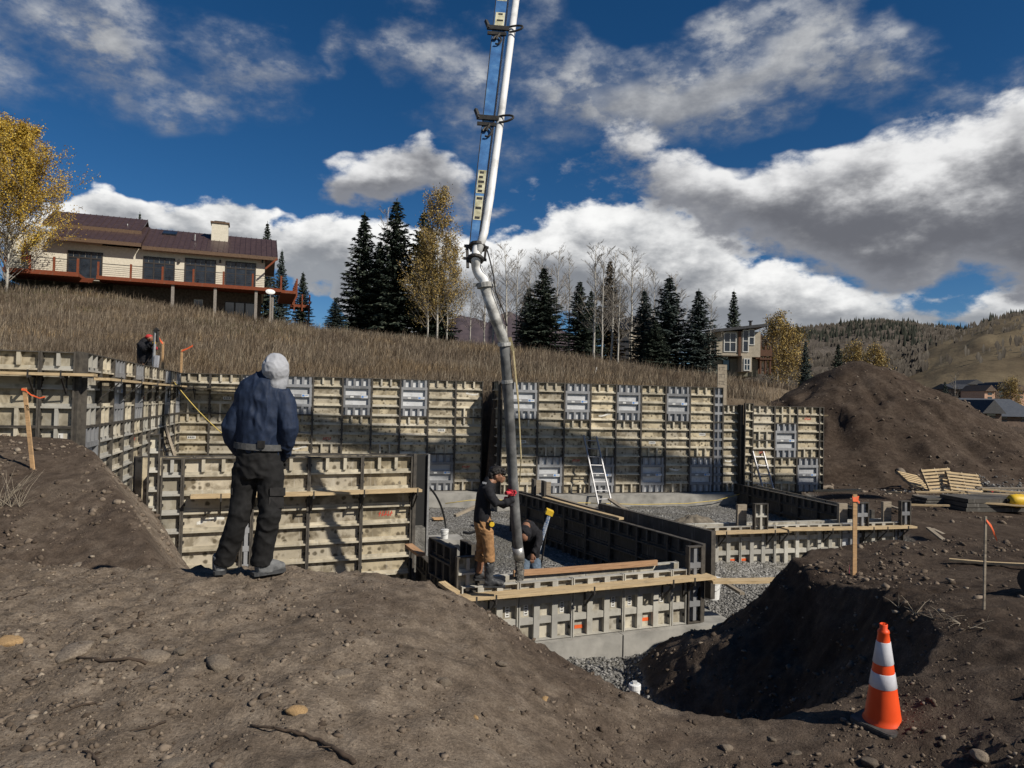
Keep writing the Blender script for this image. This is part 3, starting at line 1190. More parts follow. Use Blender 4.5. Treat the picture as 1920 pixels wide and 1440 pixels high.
# along the man wall
zb = -1.65
A = along(P_F0, ROT_F, .45, .20)
B = along(P_F1, ROT_F, .12, .20)
plank('scaffold_plank', 'pale plank along the forms behind the standing man', (A.x, A.y, zb), (B.x, B.y, zb), .27)
brackets(P_F0, ROT_F, zb - .042, [.9, 1.35, 2.35, 3.2, 4.15], 'tan wall of forms behind the standing man in the blue jacket')
# near left wall: the plank runs on past the corner
A = along(P_N0, ROT_L1, .2, .20)
zb2 = .64 - 1.13 * FT
dirp = at(437, 720, 17.0) - at(0, 701, 11.2)
pa = at(-120, 695, 10.55)
pb = at(440, 721, 17.3)
B = along(P_L1, ROT_L1, .25, .19)
plank('scaffold_plank', 'long pale plank on the near left forms, running past their corner', (A.x, A.y, .27), (B.x, B.y, .27), .26)
brackets(P_N0, ROT_L1, .27 - .042, [1.2, 2.0, 2.9, 3.6, 4.05], 'near wall of stained tan forms at the left edge behind the earth bank')
P_c = along(P_L1, rot_l, .35, .22)
P_d = along(P_L1, rot_l, len_l - .3, .22)
plank('scaffold_plank', 'pale plank along the long receding left forms', (P_c.x, P_c.y, .22), (P_d.x, P_d.y, .22), .24)
brackets(P_L1, rot_l, .22 - .042, [.8, 2.6, 4.4, 6.2, 8.0, 9.6], 'long receding wall of forms on the left, running back to the corner ladder')
P_e = along(P_BL0, ROT_B, .2, .22)
P_f = along(P_BL0, ROT_B, 3.1, .22)
plank('scaffold_plank', 'pale plank at the left end of the back wall, above the corner ladder', (P_e.x, P_e.y, .18), (P_f.x, P_f.y, .18), .24)
brackets(P_BL0, ROT_B, .18 - .042, [.5, 1.7, 2.8], 'tall tan back wall of forms left of the hose, grey panels in its top row')

# ------------------------------------------------------------------ front block: low forms
ROT_FW = math.atan(.40)
P_W0 = at(862, 1100, 10.55)
z_wt, z_wb = -2.74, -2.74 - 3 * FT
gA, gB = ('grid', 3 * FT), ('newgrid', 3 * FT)
cols_w = [(P3, [gA])] * 4 + [(.30, [gA]), (.28, [gB])]
len_w = sum(w for w, _ in cols_w)
w_front, pw = form_wall('low grey front forms with square cells under the hose worker', P_W0, z_wb, ROT_FW, cols_w, marks=False)
P_W1 = along(P_W0, ROT_FW, len_w)
form_wall('inner leaf of the low front forms, facing the pit', along(P_W1, ROT_FW, -.1, -.42), z_wb, ROT_FW + PI, [(P3, [gA])] * 4, marks=False)


def cell_sticker(panel, col, row, w, h, mat, dx=.0):
    x = (col + .5) * FT + dx
    z = (row + .42) * FT
    MB().box(x - w / 2, x + w / 2, -.0045, 0, z - h / 2, z + h / 2).build('label_sticker', mat, panel)


for pi_, c_, r_ in ((0, 1, 0), (2, 0, 0), (3, 1, 0)):
    cell_sticker(pw[pi_][0], c_, r_, .15, .055, M_STK_O)
for pi_, c_, r_ in ((0, 2, 1), (1, 0, 1), (2, 2, 1), (3, 0, 1), (3, 2, 1), (1, 2, 1)):
    p = pw[pi_][0]
    x = (c_ + .5) * FT
    m_ = MB().box(x - .035, x + .035, -.0045, 0, 1.25 * FT, 1.25 * FT + .17)
    m_.mi = 1
    for k in range(4):
        m_.box(x - .02, x + .022, -.006, -.0045, 1.25 * FT + .02 + k * .038, 1.25 * FT + .038 + k * .038)
    m_.build('label_sticker', [M_STK_W, M_SIDE], p)
# concrete between the leaves and the footing below
conc = MB().box(-.25, len_w + .15, .02, .40, z_wb + .02, z_wt - .28).build('poured_concrete', M_MUD, None, loc=(P_W0.x, P_W0.y, 0))
conc.rotation_euler = (0, 0, ROT_FW)
tag(conc, 'fresh grey concrete poured between the low front forms', 'concrete')
ft = MB().box(-.6, 2.65, -.22, .62, -4.12, z_wb - .004)
ft.box(2.66, len_w + .6, -.24, .62, -4.12, z_wb - .004)
fo = ft.build('footing', M_CONC, None, loc=(P_W0.x, P_W0.y, 0))
fo.rotation_euler = (0, 0, ROT_FW)
tag(fo, 'pale concrete footing under the low front forms', 'footing')
zb3 = -2.86
A = along(P_W0, ROT_FW, -.12, .20)
B = along(P_W0, ROT_FW, len_w + .12, .20)
plank('scaffold_plank', 'pale plank the worker in brown trousers stands on', (A.x, A.y, zb3), (B.x, B.y, zb3), .27)
brackets(P_W0, ROT_FW, zb3 - .042, [.12, .42, 2.02, 3.45, 3.86], 'low grey front forms with square cells under the hose worker')
A = along(P_W0, ROT_FW, len_w + .03, .28)
B = along(P_W0, ROT_FW, len_w + 1.5, .55)
plank('scaffold_plank', 'short pale plank sticking out past the corner of the low front forms', (A.x, A.y, zb3 - .055), (B.x, B.y, zb3 - .075), .22)
A = along(P_W0, ROT_FW, 1.0, -.36)
B = along(P_W0, ROT_FW, 3.65, -.36)
plank('top_board', 'reddish board lying along the top of the low front forms', (A.x, A.y, z_wt + .03), (B.x, B.y, z_wt + .03), .045, .09, M_PINE_RED, group='boards on the forms')

# left side of the front block, running back to the man wall: two leaves with mud between
P_S1 = along(P_W0, ROT_FW, -.05, .0)
P_S0 = along(P_F1, ROT_F, .15, .25)
rot_s, len_s = frame_of(P_S0, P_S1)
ns = 3
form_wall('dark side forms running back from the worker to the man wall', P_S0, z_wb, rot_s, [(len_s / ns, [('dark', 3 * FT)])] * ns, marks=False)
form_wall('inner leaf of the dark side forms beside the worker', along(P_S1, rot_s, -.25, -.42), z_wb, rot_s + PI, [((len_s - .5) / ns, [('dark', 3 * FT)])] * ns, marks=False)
ms = MB().box(.02, len_s - .02, .02, .40, z_wb, z_wt - .16).build('poured_concrete', M_MUD, None, loc=(P_S0.x, P_S0.y, 0))
ms.rotation_euler = (0, 0, rot_s)
tag(ms, 'fresh concrete between the dark side forms', 'concrete')
# a tall end box of forms at the worker's side
bxp = along(P_W0, ROT_FW, -.02, -.03)
eb = thing('box_formwork', 'upright box of two form panels at the corner left of the worker', 'formwork', (bxp.x, bxp.y, z_wt - .10), ROT_FW)
a_, b_ = panel_meshes('cem', .36, 1.75 * FT)
p_ = link('panel', a_, eb, (-.05, 0, 0))
link('skin', b_, p_)
p_ = link('panel', panel_meshes('dark', .92, 1.9 * FT)[0], eb, (-.10, 1.0, .06))
p_.rotation_euler = (0, 0, -PI / 2 + .1)
q_ = link('skin', panel_meshes('dark', .92, 1.9 * FT)[1], p_)
p_ = link('panel', panel_meshes('dark', .45, 1.8 * FT)[0], eb, (.30, .62, .10))
p_.rotation_euler = (0, 0, -PI / 2 + .1)
link('skin', panel_meshes('dark', .45, 1.8 * FT)[1], p_)

# middle wall: two leaves running back from the right end of the front forms
P_M0 = at(1322, 1030, 12.5)
P_M1 = at(962, 930, 19.2)
rot_m, len_m = frame_of(P_M1, P_M0)
nm = 8
z_mt = -2.42
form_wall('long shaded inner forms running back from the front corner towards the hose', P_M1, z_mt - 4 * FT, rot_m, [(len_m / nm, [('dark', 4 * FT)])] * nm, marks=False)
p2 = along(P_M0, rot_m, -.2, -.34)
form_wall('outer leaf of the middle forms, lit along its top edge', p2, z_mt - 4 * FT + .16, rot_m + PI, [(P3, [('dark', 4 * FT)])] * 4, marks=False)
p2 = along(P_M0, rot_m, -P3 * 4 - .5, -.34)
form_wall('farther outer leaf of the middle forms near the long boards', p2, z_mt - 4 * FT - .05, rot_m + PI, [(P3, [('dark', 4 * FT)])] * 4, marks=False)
A = along(P_M1, rot_m, 1.6, -.06)
B = along(P_M1, rot_m, 4.9, -.06)
plank('top_board', 'long pale board lying on top of the shaded middle forms', (A.x, A.y, z_mt + .025), (B.x, B.y, z_mt + .025), .12, .045, M_PINE, group='boards on the forms')
A = along(P_M1, rot_m, .9, -.35)
B = along(P_M1, rot_m, 3.9, -.36)
plank('top_board', 'old grey board on the far leaf of the middle forms', (A.x, A.y, z_mt + .03), (B.x, B.y, z_mt + .0), .10, .05, M_PINE_OLD, group='boards on the forms')
# end panel of the middle wall
ep = thing('end_formwork', 'narrow grey end panel closing the middle forms at the front corner', 'formwork', tuple(along(P_W0, ROT_FW, len_w - .30, .01))[:2] + (z_wb + .01,), ROT_FW)
a_, b_ = panel_meshes('new', .28, 4.2 * FT)
p_ = link('panel', a_, ep, (.02, -.02, 0))
link('skin', b_, p_)
MB().box(.31, .36, -.09, .03, 0, 4.25 * FT).build('corner_bar', M_SIDE, ep)
# small stub forms standing on the far end of the middle wall
for (x, y, Y, lab) in ((1003, 935, 18.6, 'dark stub form standing on the middle wall nearest the hose'), (1022, 938, 18.2, 'dark stub form with a pale edge on the middle wall')):
    b0 = at(x, y, Y)
    st = thing('stub_form', lab, 'formwork', (b0.x, b0.y, z_mt - .02), ROT_FW - .2)
    MB().box(-.03, .03, 0, .36, 0, .40).build('side', M_FORM_SHADED, st)
    MB().box(.032, .22, .30, .34, 0, .36).build('back', M_PINE_OLD, st)

# ------------------------------------------------------------------ right-hand low forms
P_R0 = at(1250, 1000, 16.0)
ROT_R = math.atan(.27)
cols_r = [(P3, [gA])] * 5 + [(.62, [gB]), (P3 * 1.0, [gA]), (.30, [gB])]
z_rt, z_rb = -2.76, -2.76 - 3 * FT
wr, pr = form_wall('long low grey forms with square cells on the right, behind the dark heap', P_R0, z_rb, ROT_R, cols_r, marks=False)
len_r = sum(w for w, _ in cols_r)
for pi_, c_ in ((1, 2), (4, 0), (2, 0)):
    cell_sticker(pr[pi_][0], c_, 0, .15, .055, M_STK_O)
form_wall('inner leaf of the long low forms on the right', along(P_R0, ROT_R, len_r, -.40), z_rb, ROT_R + PI, [(P3, [gA])] * 7, marks=False)
ft = MB().box(-.3, len_r + .9, -.25, .66, -4.12, z_rb - .004)
fo = ft.build('footing', M_CONC, None, loc=(P_R0.x, P_R0.y, 0))
fo.rotation_euler = (0, 0, ROT_R)
tag(fo, 'concrete footing under the long low forms on the right', 'footing')
cc = MB().box(.1, len_r - .1, .02, .39, z_rb, z_rt - .15).build('poured_concrete', M_MUD, None, loc=(P_R0.x, P_R0.y, 0))
cc.rotation_euler = (0, 0, ROT_R)
tag(cc, 'grey concrete between the long low forms on the right', 'concrete')
zb4 = -2.86
A = along(P_R0, ROT_R, .05, .2)
B = along(P_R0, ROT_R, 3.0, .2)
plank('scaffold_plank', 'left plank on the long low forms on the right', (A.x, A.y, zb4), (B.x, B.y, zb4), .26)
A = along(P_R0, ROT_R, 2.9, .22)
B = along(P_R0, ROT_R, len_r + .15, .2)
plank('scaffold_plank', 'right plank on the long low forms, reaching their far end', (A.x, A.y, zb4 + .03), (B.x, B.y, zb4), .26)
brackets(P_R0, ROT_R, zb4 - .042, [.3, 1.25, 2.5, 2.85, 4.05, 5.2, 5.6, 6.2], 'long low grey forms with square cells on the right, behind the dark heap')
for (s, w, h, lab, k) in ((2.15, .36, .62, 'squat cement-stained form standing on the right low forms', 'cem'), (4.95, .36, .60, 'grey form standing on the right low forms above the orange-tipped stake', 'new'), (6.25, .30, .62, 'grey form standing at the far end of the right low forms', 'new')):
    b0 = along(P_R0, ROT_R, s, .06)
    st = thing('stub_form', lab, 'formwork', (b0.x, b0.y, z_rt - .10), ROT_R)
    a_, b_ = panel_meshes(k, w, h)
    p_ = link('panel', a_, st, (0, 0, 0))
    link('skin', b_, p_)
    MB().box(-.26, -.02, .20, .28, 0, h - .06).build('side_form', M_PINE_OLD, st)
# dark side wall from the corner post to the right-hand forms
P_D0 = back_pt(1383, 22.6)
P_D1 = at(1618, 960, 18.6)
rot_d, len_d = frame_of(P_D0, P_D1)
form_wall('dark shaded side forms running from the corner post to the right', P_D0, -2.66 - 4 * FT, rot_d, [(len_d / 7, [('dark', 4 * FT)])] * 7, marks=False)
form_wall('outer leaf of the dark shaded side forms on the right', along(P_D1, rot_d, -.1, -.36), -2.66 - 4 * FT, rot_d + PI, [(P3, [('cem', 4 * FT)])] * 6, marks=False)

# ------------------------------------------------------------------ back footing and the slab in front of it
f2 = MB()
n = 14
for k in range(n):
    a, b = -.2 + (len_br + 2.3) * k / n, -.2 + (len_br + 2.3) * (k + 1) / n
    pass
f2.box(-.2, len_br + .0, -.62, .3, -3.62, Z_BASE - .004)
f2.box(len_br + .003, len_br + .5, -1.6, .3, -3.6, Z_BASE - .01)
fo = f2.build('footing', M_CONC, None, loc=(PBR.x, PBR.y, 0))
fo.rotation_euler = (0, 0, ROT_B)
tag(fo, 'pale concrete footing along the back wall under the tall ladder', 'footing')
f3 = MB().box(len_bl - 4.6, len_bl + .15, -.62, .3, -3.65, Z_BASE - .004)
fo = f3.build('footing', M_CONC, None, loc=(P_BL0.x, P_BL0.y, 0))
fo.rotation_euler = (0, 0, ROT_B)
tag(fo, 'concrete footing left of the hose at the foot of the back wall', 'footing')
# ------------------------------------------------------------------ concrete pump boom
M_BLUE = noisy('boom_blue', [(.3, (.035, .10, .25)), (.55, (.06, .17, .38)), (.72, (.12, .25, .44)), (.85, (.28, .34, .40))], 5, rough=.45, bmp=.05)
M_PIPEW = noisy('pipe_white', [(.28, (.34, .34, .33)), (.5, (.72, .72, .71)), (.8, (.82, .82, .81))], 2.5, 6, rough=.4, bmp=.1)
M_PIPEG = noisy('pipe_worn', [(.3, (.13, .13, .12)), (.48, (.33, .325, .31)), (.62, (.55, .55, .53))], 7, 7, rough=.6, bmp=.35)
M_RUBBER = noisy('hose_rubber', [(.3, (.06, .061, .062)), (.55, (.13, .132, .132)), (.78, (.24, .24, .235))], 6, 6, rough=.75, bmp=.3)
M_CREAM = noisy('decal_cream', [(.35, (.30, .28, .17)), (.6, (.62, .59, .42))], 8, rough=.6)
M_WEB = noisy('webbing', [(.3, (.25, .20, .10)), (.7, (.42, .36, .22))], 20, rough=.9)

E0 = at(893, 478, 10.35)                      # elbow under the boom tip
J1 = at(974, -235, 14.3)          # far joint of the tip section: its shadow lands high on the left back wall
boom = thing('pump_boom', 'blue concrete pump boom with white delivery pipe reaching down from the sky', 'boom', (0, 0, 0))
ax = (J1 - E0).normalized()
side = ax.cross(Vector((0, -1, 0))).normalized()      # to the right in the picture
fwd = side.cross(ax).normalized()
if fwd.y > 0:
    fwd = -fwd
LB = (J1 - E0).length


def bpt(s, a=0.0, f=0.0):
    return E0 + ax * s + side * a + fwd * f


# tapered box section
m = MB()
secs = [(.12, .066, .10), (1.2, .080, .12), (4.0, .100, .17), (LB, .13, .24)]
vs = []
for s, hw, hd in secs:
    for a, f in ((-hw, -hd), (hw, -hd), (hw, hd), (-hw, hd)):
        vs.append(bpt(s, a - .04, f))
fs = []
for k in range(len(secs) - 1):
    for j in range(4):
        o_ = k * 4
        fs.append((o_ + j, o_ + (j + 1) % 4, o_ + 4 + (j + 1) % 4, o_ + 4 + j))
fs += [(3, 2, 1, 0), tuple(len(secs) * 4 - 4 + j for j in range(4))]
m.add(vs, fs)
m.build('tip_section', M_BLUE, boom)
m = MB()
for k in range(len(secs) - 1):
    (s0, w0, d0), (s1, w1, d1) = secs[k], secs[k + 1]
    for sg in (-1, 1):
        m.bar(bpt(s0, sg * w0 - .04, d0 + .006), bpt(s1, sg * w1 - .04, d1 + .006), .012, .012)
m.build('edge_flange', M_DARK, boom)
# pipe on its right side
pipe = MB()
pp = [bpt(.0, .02, .06), bpt(.35, .085, .08), bpt(1.0, .115, .10), bpt(3.2, .16, .12), bpt(6.35, .215, .14)]
pipe.tube(pp, .062, 14)
pipe.build('delivery_pipe', M_PIPEW, boom, smooth=True)
pipe = MB()
pipe.tube([bpt(6.36, .215, .14), bpt(LB + .1, .26, .14)], .066, 14)
pipe.build('delivery_pipe', M_PIPEW, boom, smooth=True)
for s in (6.30, 6.42):
    MB().tube([bpt(s - .03, .215, .14), bpt(s + .03, .215, .14)], .088, 16).build('pipe_coupling', M_DARK, boom)
# weathered decals on the tip section
for s0, s1, sp in ((.55, 1.0, 0), (1.05, 1.5, 1), (4.65, 5.05, 0), (5.35, 5.95, 1), (6.3, 6.9, 0), (7.2, 7.6, 1)):
    m = MB()
    hw = np.interp(.5 * (s0 + s1), [q[0] for q in secs], [q[1] for q in secs]) * .78
    hd0, hd1 = [np.interp(s_, [q[0] for q in secs], [q[2] for q in secs]) + .004 for s_ in (s0, s1)]
    m.add([bpt(s0, -.04 - hw, hd0), bpt(s0, -.04 + hw, hd0), bpt(s1, -.04 + hw, hd1), bpt(s1, -.04 - hw, hd1)], [(0, 1, 2, 3)])
    m.mi = 1
    rr = random.Random(int(s0 * 10))
    n = 5
    for k in range(n):
        u0 = s0 + (s1 - s0) * (k + .2) / n
        u1 = u0 + (s1 - s0) * .5 / n
        if sp == 0 and k % 2:
            continue
        q0, q1 = -hw * rr.uniform(.3, .85), hw * rr.uniform(.2, .8)
        h0, h1 = [np.interp(s_, [q[0] for q in secs], [q[2] for q in secs]) + .007 for s_ in (u0, u1)]
        m.add([bpt(u0, -.04 + q0, h0), bpt(u0, -.04 + q1, h0), bpt(u1, -.04 + q1, h1), bpt(u1, -.04 + q0, h1)], [(0, 1, 2, 3)])
    m.build('decal', [M_CREAM, M_DARK], boom)
# hose clamps round the boom
for s in (2.55, 4.62):
    hw = np.interp(s, [q[0] for q in secs], [q[1] for q in secs])
    hd = np.interp(s, [q[0] for q in secs], [q[2] for q in secs])
    m = MB()
    m.bar(bpt(s, -hw - .14, hd + .03), bpt(s, hw + .04, hd + .03), .05, .07)
    m.bar(bpt(s + .16, -hw - .17, hd + .03), bpt(s - .03, -hw - .10, hd + .03), .05, .05)
    m.bar(bpt(s - .13, -hw - .12, hd + .02), bpt(s - .13, hw, hd + .02), .04, .05)
    arc = [bpt(s + .07 * math.cos(t) - .02, hw + .10 + .17 * math.sin(t), hd + .05 + .05 * math.sin(t)) for t in np.linspace(-.4, PI + .3, 12)]
    m.tube(arc, .018, 8)
    c = m.build('pipe_clamp', M_DARK, boom)
    m = MB()
    arc = [bpt(s - .3 + .10 * math.cos(t) + .0, -hw * .4 + .07 * math.sin(t), hd + .03) for t in np.linspace(-1.5, PI + .4, 12)]
    m.tube(arc, .016, 6)
    m.bar(bpt(s - .14, -hw * .2, hd + .03), bpt(s - .28, -hw * .7, hd + .03), .05, .03)
    m.build('hose_hook', M_DARK, boom)
# end bracket, elbow and steel reducer
m = MB()
for s, w_ in ((.13, .17), (-.09, .16)):
    m.tube([bpt(s - .02, 0, .02), bpt(s + .02, 0, .02)], w_ * .75, 14)
    m.bar(bpt(s, -w_ - .02, .02), bpt(s, w_, .02), .05, .035)
m.bar(bpt(.15, -.15, .02), bpt(-.25, -.10, .02), .04, .03)
m.bar(bpt(.15, .13, .02), bpt(-.1, .13, .02), .03, .03)
m.build('end_bracket', M_DARK, boom)
HA = at(909, 535, 10.32)
HB = at(946, 645, 10.45)
HC = at(978, 1064, 11.05)
m = MB()
el = [bpt(.12, .0, .05), bpt(-.06, .0, .05), E0 + Vector((.005, 0, -.17)), E0 + Vector((.055, 0, -.29)), HA + Vector((-.012, 0, .08)), HA]
ef, er = [], []
rads = [.062, .068, .076, .078, .076, .076]
for i in range(len(el) - 1):
    p0, p1, p2, p3 = el[max(i - 1, 0)], el[i], el[i + 1], el[min(i + 2, len(el) - 1)]
    for u in np.linspace(0, 1, 6)[:-1]:
        ef.append(.5 * ((2 * p1) + (p2 - p0) * u + (2 * p0 - 5 * p1 + 4 * p2 - p3) * u * u + (3 * p1 - p0 - 3 * p2 + p3) * u ** 3))
        er.append(rads[i] + (rads[i + 1] - rads[i]) * u)
ef.append(el[-1])
er.append(.076)
m.tube(ef, er, 14)
m.build('elbow', M_PIPEW, boom, smooth=True)
m = MB()
m.tube([HA + Vector((-.005, 0, .035)), HA + Vector((.005, 0, -.035))], .118, 16)
m.bar(HA + Vector((-.17, -.02, 0)), HA + Vector((.17, -.02, 0)), .05, .04)
m.build('pipe_coupling', M_PIPEG, boom)
m = MB()
m.tube([HA, HA.lerp(HB, .5), HB], [.084, .088, .076], 14)
m.build('reducer', M_PIPEG, boom, smooth=True)
for u in (0.0, .16):
    c_ = HB.lerp(HC, u)
    dd = (HC - HB).normalized()
    MB().tube([c_ - dd * .025, c_ + dd * .025], .102 if u == 0 else .088, 16).build('pipe_coupling', M_PIPEG, boom)
# hanging rubber hose
m = MB()
hp = []
for u in np.linspace(0, .955, 14):
    p_ = HB.lerp(HC, u)
    sag = math.sin(u * PI)
    hp.append(p_ + Vector((-.035 * sag, 0, 0)) + Vector((.02 * math.sin(u * 5), 0, 0)))
m.tube(hp, [.078] * 13 + [.082], 14)
m.build('hose', M_RUBBER, boom, smooth=True)
MB().tube([hp[-2] + Vector((0, 0, -.08)), hp[-1] + Vector((.0, 0, -.01))], .088, 14).build('hose_end', M_ROD, boom, smooth=True)
m = MB()
rr = random.Random(4)
tip = hp[-1]
m.tube([tip + Vector((0, 0, .05)), tip + Vector((.005, 0, -.15)), tip + Vector((.01, 0, -.34))], [.062, .06, .066], 12)
for k in range(70):
    a = rr.random() * 2 * PI
    zz = rr.uniform(-.34, -.0)
    r_ = .058
    c_ = tip + Vector((math.cos(a) * r_ + .008, math.sin(a) * r_, zz))
    s_ = rr.uniform(.010, .018)
    m.box(c_.x - s_, c_.x + s_, c_.y - s_, c_.y + s_, c_.z - s_, c_.z + s_)
m.build('concrete_stream', M_MUD, boom)
# webbing strap and control cable along the hose
m = MB()
pts = [HB + Vector((.075, -.02, .10)), HB + Vector((.13, -.03, -.10)), HB.lerp(HC, .25) + Vector((.14, -.02, 0)), HB.lerp(HC, .5) + Vector((.12, .0, 0)), HB.lerp(HC, .62) + Vector((.06, .02, 0))]
for a, b in zip(pts[:-1], pts[1:]):
    m.bar(a, b, .006, .045)
m.build('strap', M_WEB, boom)
m = MB()
pts = [bpt(.1, .13, .1), bpt(-.1, .20, .1), HA + Vector((.13, -.08, .12)), HA + Vector((.16, -.06, -.1)), HA.lerp(HB, .5) + Vector((.15, -.06, 0)), HA.lerp(HB, .7) + Vector((.12, -.06, 0))]
m.tube(pts, .011, 6)
m.build('control_cable', M_DARK, boom, smooth=True)
# upper sections, above and to the right of the frame: they throw the long shadows on the back wall
J2 = at(1345, 885, 24.6) + SDIR * 25.5
J3 = J2 + Vector((9.0, -2.0, 3.0))
for k, (a, b, w, h) in enumerate(((J1 + Vector((0, 0, -.75)), J2, .36, .46), (J2 + Vector((0, -.5, 0)), J3, .5, .7))):
    d = (b - a).normalized()
    m = MB()
    md_ = a.lerp(b, .5)
    m.bar(a - d * .5, md_, w, h)
    m.bar(md_ - d * .003, b + d * .4, w * 1.4, h * 1.6)
    m.build('boom_section', M_BLUE, boom)
    sd = d.cross(Vector((0, 0, 1))).normalized()
    m = MB()
    m.tube([a + sd * .5 + Vector((0, 0, 1.0)), b + sd * .5 + Vector((0, 0, .5))], .075, 10)
    m.build('delivery_pipe', M_PIPEW, boom, smooth=True)
    m = MB()
    for q in np.linspace(.06, .94, 7):
        c_ = a.lerp(b, q)
        m.bar(c_ + Vector((0, 0, .2)), c_ + sd * .45 + Vector((0, 0, .75)), .04, .04)
    m.build('pipe_bracket', M_DARK, boom)
m = MB()
for a in (J1, J2):
    m.tube([a + Vector((-.2, -.45, 0)), a + Vector((.2, .45, 0))], .36, 14)
    m.bar(a + Vector((-.3, 0, -.3)), a + Vector((.5, 0, .55)), .5, .3)
m.build('joint', M_DARK, boom)

# ------------------------------------------------------------------ people
def finish(mb, name, mats, parent, voxel=.012, smooth=6, wrinkle=0.0, wscale=14, seed=0, fac=.6, mat_fn=None, stretch=(1, 1, 1)):
    """fuse overlapping lofts into one continuous surface"""
    me = mb.mesh(name, mats)
    o = link(name, me, None)
    md = o.modifiers.new('r', 'REMESH')
    md.mode = 'VOXEL'
    md.voxel_size = voxel
    if smooth:
        s = o.modifiers.new('s', 'SMOOTH')
        s.factor = fac
        s.iterations = smooth
    dg = bpy.context.evaluated_depsgraph_get()
    me2 = bpy.data.meshes.new_from_object(o.evaluated_get(dg))
    bpy.data.objects.remove(o)
    bpy.data.meshes.remove(me)
    me2.name = name
    n = len(me2.vertices)
    if wrinkle:
        co = np.empty(n * 3, np.float32)
        no = np.empty(n * 3, np.float32)
        me2.vertices.foreach_get('co', co)
        me2.vertices.foreach_get('normal', no)
        co = co.reshape(-1, 3).astype(float)
        no = no.reshape(-1, 3)
        x, y, z = co[:, 0] * stretch[0], co[:, 1] * stretch[1], co[:, 2] * stretch[2]
        # folds: sharp ridges running at a slant, stronger in some places than in others
        u, v_ = x + z * .55, z - x * .35
        r = 1 - np.abs(fbm(u * wscale + 5, y * wscale, v_ * wscale, octaves=2, seed=seed + 9)) * 2.6
        r = np.clip(r, -.6, 1)
        mk_ = np.clip(.55 + 1.3 * fbm(x * 3.1, y * 3.1, z * 2.2, octaves=2, seed=seed + 3), .12, 1.15)
        f = fbm(x * wscale * 2.6, y * wscale * 2.6, z * wscale * 2.6, octaves=2, seed=seed)
        co = co + no * ((r * mk_ + f * .22) * wrinkle)[:, None]
        me2.vertices.foreach_set('co', co.astype(np.float32).ravel())
    me2.materials.clear()
    for q in (mats if isinstance(mats, list) else [mats]):
        me2.materials.append(q)
    me2.polygons.foreach_set('use_smooth', [True] * len(me2.polygons))
    if mat_fn is not None:
        idx = [mat_fn(p.center) for p in me2.polygons]
        me2.polygons.foreach_set('material_index', idx)
    me2.update()
    return link(name, me2, parent)


def loft(mb, rings, n=16):
    """rings: (centre, half width a, half depth b, side vector) -> closed tube with elliptic sections"""
    vs, fs = [], []
    k = len(rings)
    for i, r_ in enumerate(rings):
        c, a, b = Vector(r_[0]), r_[1], r_[2]
        p0 = Vector(rings[max(i - 1, 0)][0])
        p1 = Vector(rings[min(i + 1, k - 1)][0])
        d = (p1 - p0).normalized()
        s = Vector(r_[3]) if len(r_) > 3 else Vector((1, 0, 0))
        s = (s - d * s.dot(d)).normalized()
        t = d.cross(s)
        for j in range(n):
            an = 2 * PI * j / n
            vs.append(c + s * (math.cos(an) * a) + t * (math.sin(an) * b))
    for i in range(k - 1):
        for j in range(n):
            q0, q1 = i * n + j, i * n + (j + 1) % n
            fs.append((q0, q1, q1 + n, q0 + n))
    fs.append(tuple(range(n))[::-1])
    fs.append(tuple((k - 1) * n + j for j in range(n)))
    mb.add(vs, fs)


def ball(mb, c, rx, ry, rz, n=14):
    c = Vector(c)
    rings = []
    for k in range(1, n):
        a = PI * k / n
        rings.append((c + Vector((0, 0, -math.cos(a) * rz)), max(.002, math.sin(a) * rx), max(.002, math.sin(a) * ry)))
    loft(mb, rings, 18)


def cloth(name, c, var=.25, scale=30, rough=.85):
    return noisy(name, [(.3, tuple(q * (1 - var) for q in c)), (.7, tuple(q * (1 + var) for q in c))], scale, 5, rough=rough, bmp=.2, bdist=.003, spec=.25, vary=False)


M_NAVY = cloth('navy_softshell', (.014, .0235, .050), .2, 40, .7)
M_BLKTR = cloth('black_work_trousers', (.0125, .0122, .0125), .3, 25)
M_BLKTR2 = cloth('black_pocket', (.022, .021, .021), .3, 25)
M_LGREY = cloth('pale_grey_fabric', (.36, .37, .40), .08, 30)
M_BELT = cloth('grey_belt', (.085, .085, .085), .3, 30)
M_BOOTG = noisy('dusty_boot', [(.3, (.07, .072, .075)), (.7, (.18, .183, .185))], 18, rough=.9)
M_BLKHOOD = cloth('black_hoodie', (.014, .014, .017), .3, 30)
M_BROWN = cloth('brown_duck', (.30, .165, .075), .28, 16)
M_RUBB = noisy('rubber_boot', [(.3, (.022, .023, .025)), (.7, (.075, .077, .08))], 14, rough=.55)
M_SKIN = noisy('skin', [(.3, (.20, .095, .055)), (.7, (.30, .155, .095))], 20, rough=.55, bmp=.05)
M_HAIR = noisy('black_hair', [(.3, (.006, .005, .005)), (.7, (.022, .018, .016))], 40, rough=.5, bmp=.8)
M_GLOVE = noisy('red_glove', [(.3, (.36, .012, .025)), (.7, (.62, .05, .07))], 30, rough=.8)
M_DENIM = cloth('denim', (.10, .135, .18), .3, 25)
M_YEL = plain('yellow_plastic', (.68, .44, .03), .5)
M_RED = plain('red_hat', (.45, .03, .03), .7)

# --- the standing man, seen from behind
DM = 5.65
man = thing('person', 'man seen from behind in navy jacket, black cargo trousers and pale grey hood', 'person', (0, 0, 0))


def mp(x, y, dz=0.0):
    return at(x, y, DM + dz)


R_ = Vector((1, 0, 0))
mb = MB()
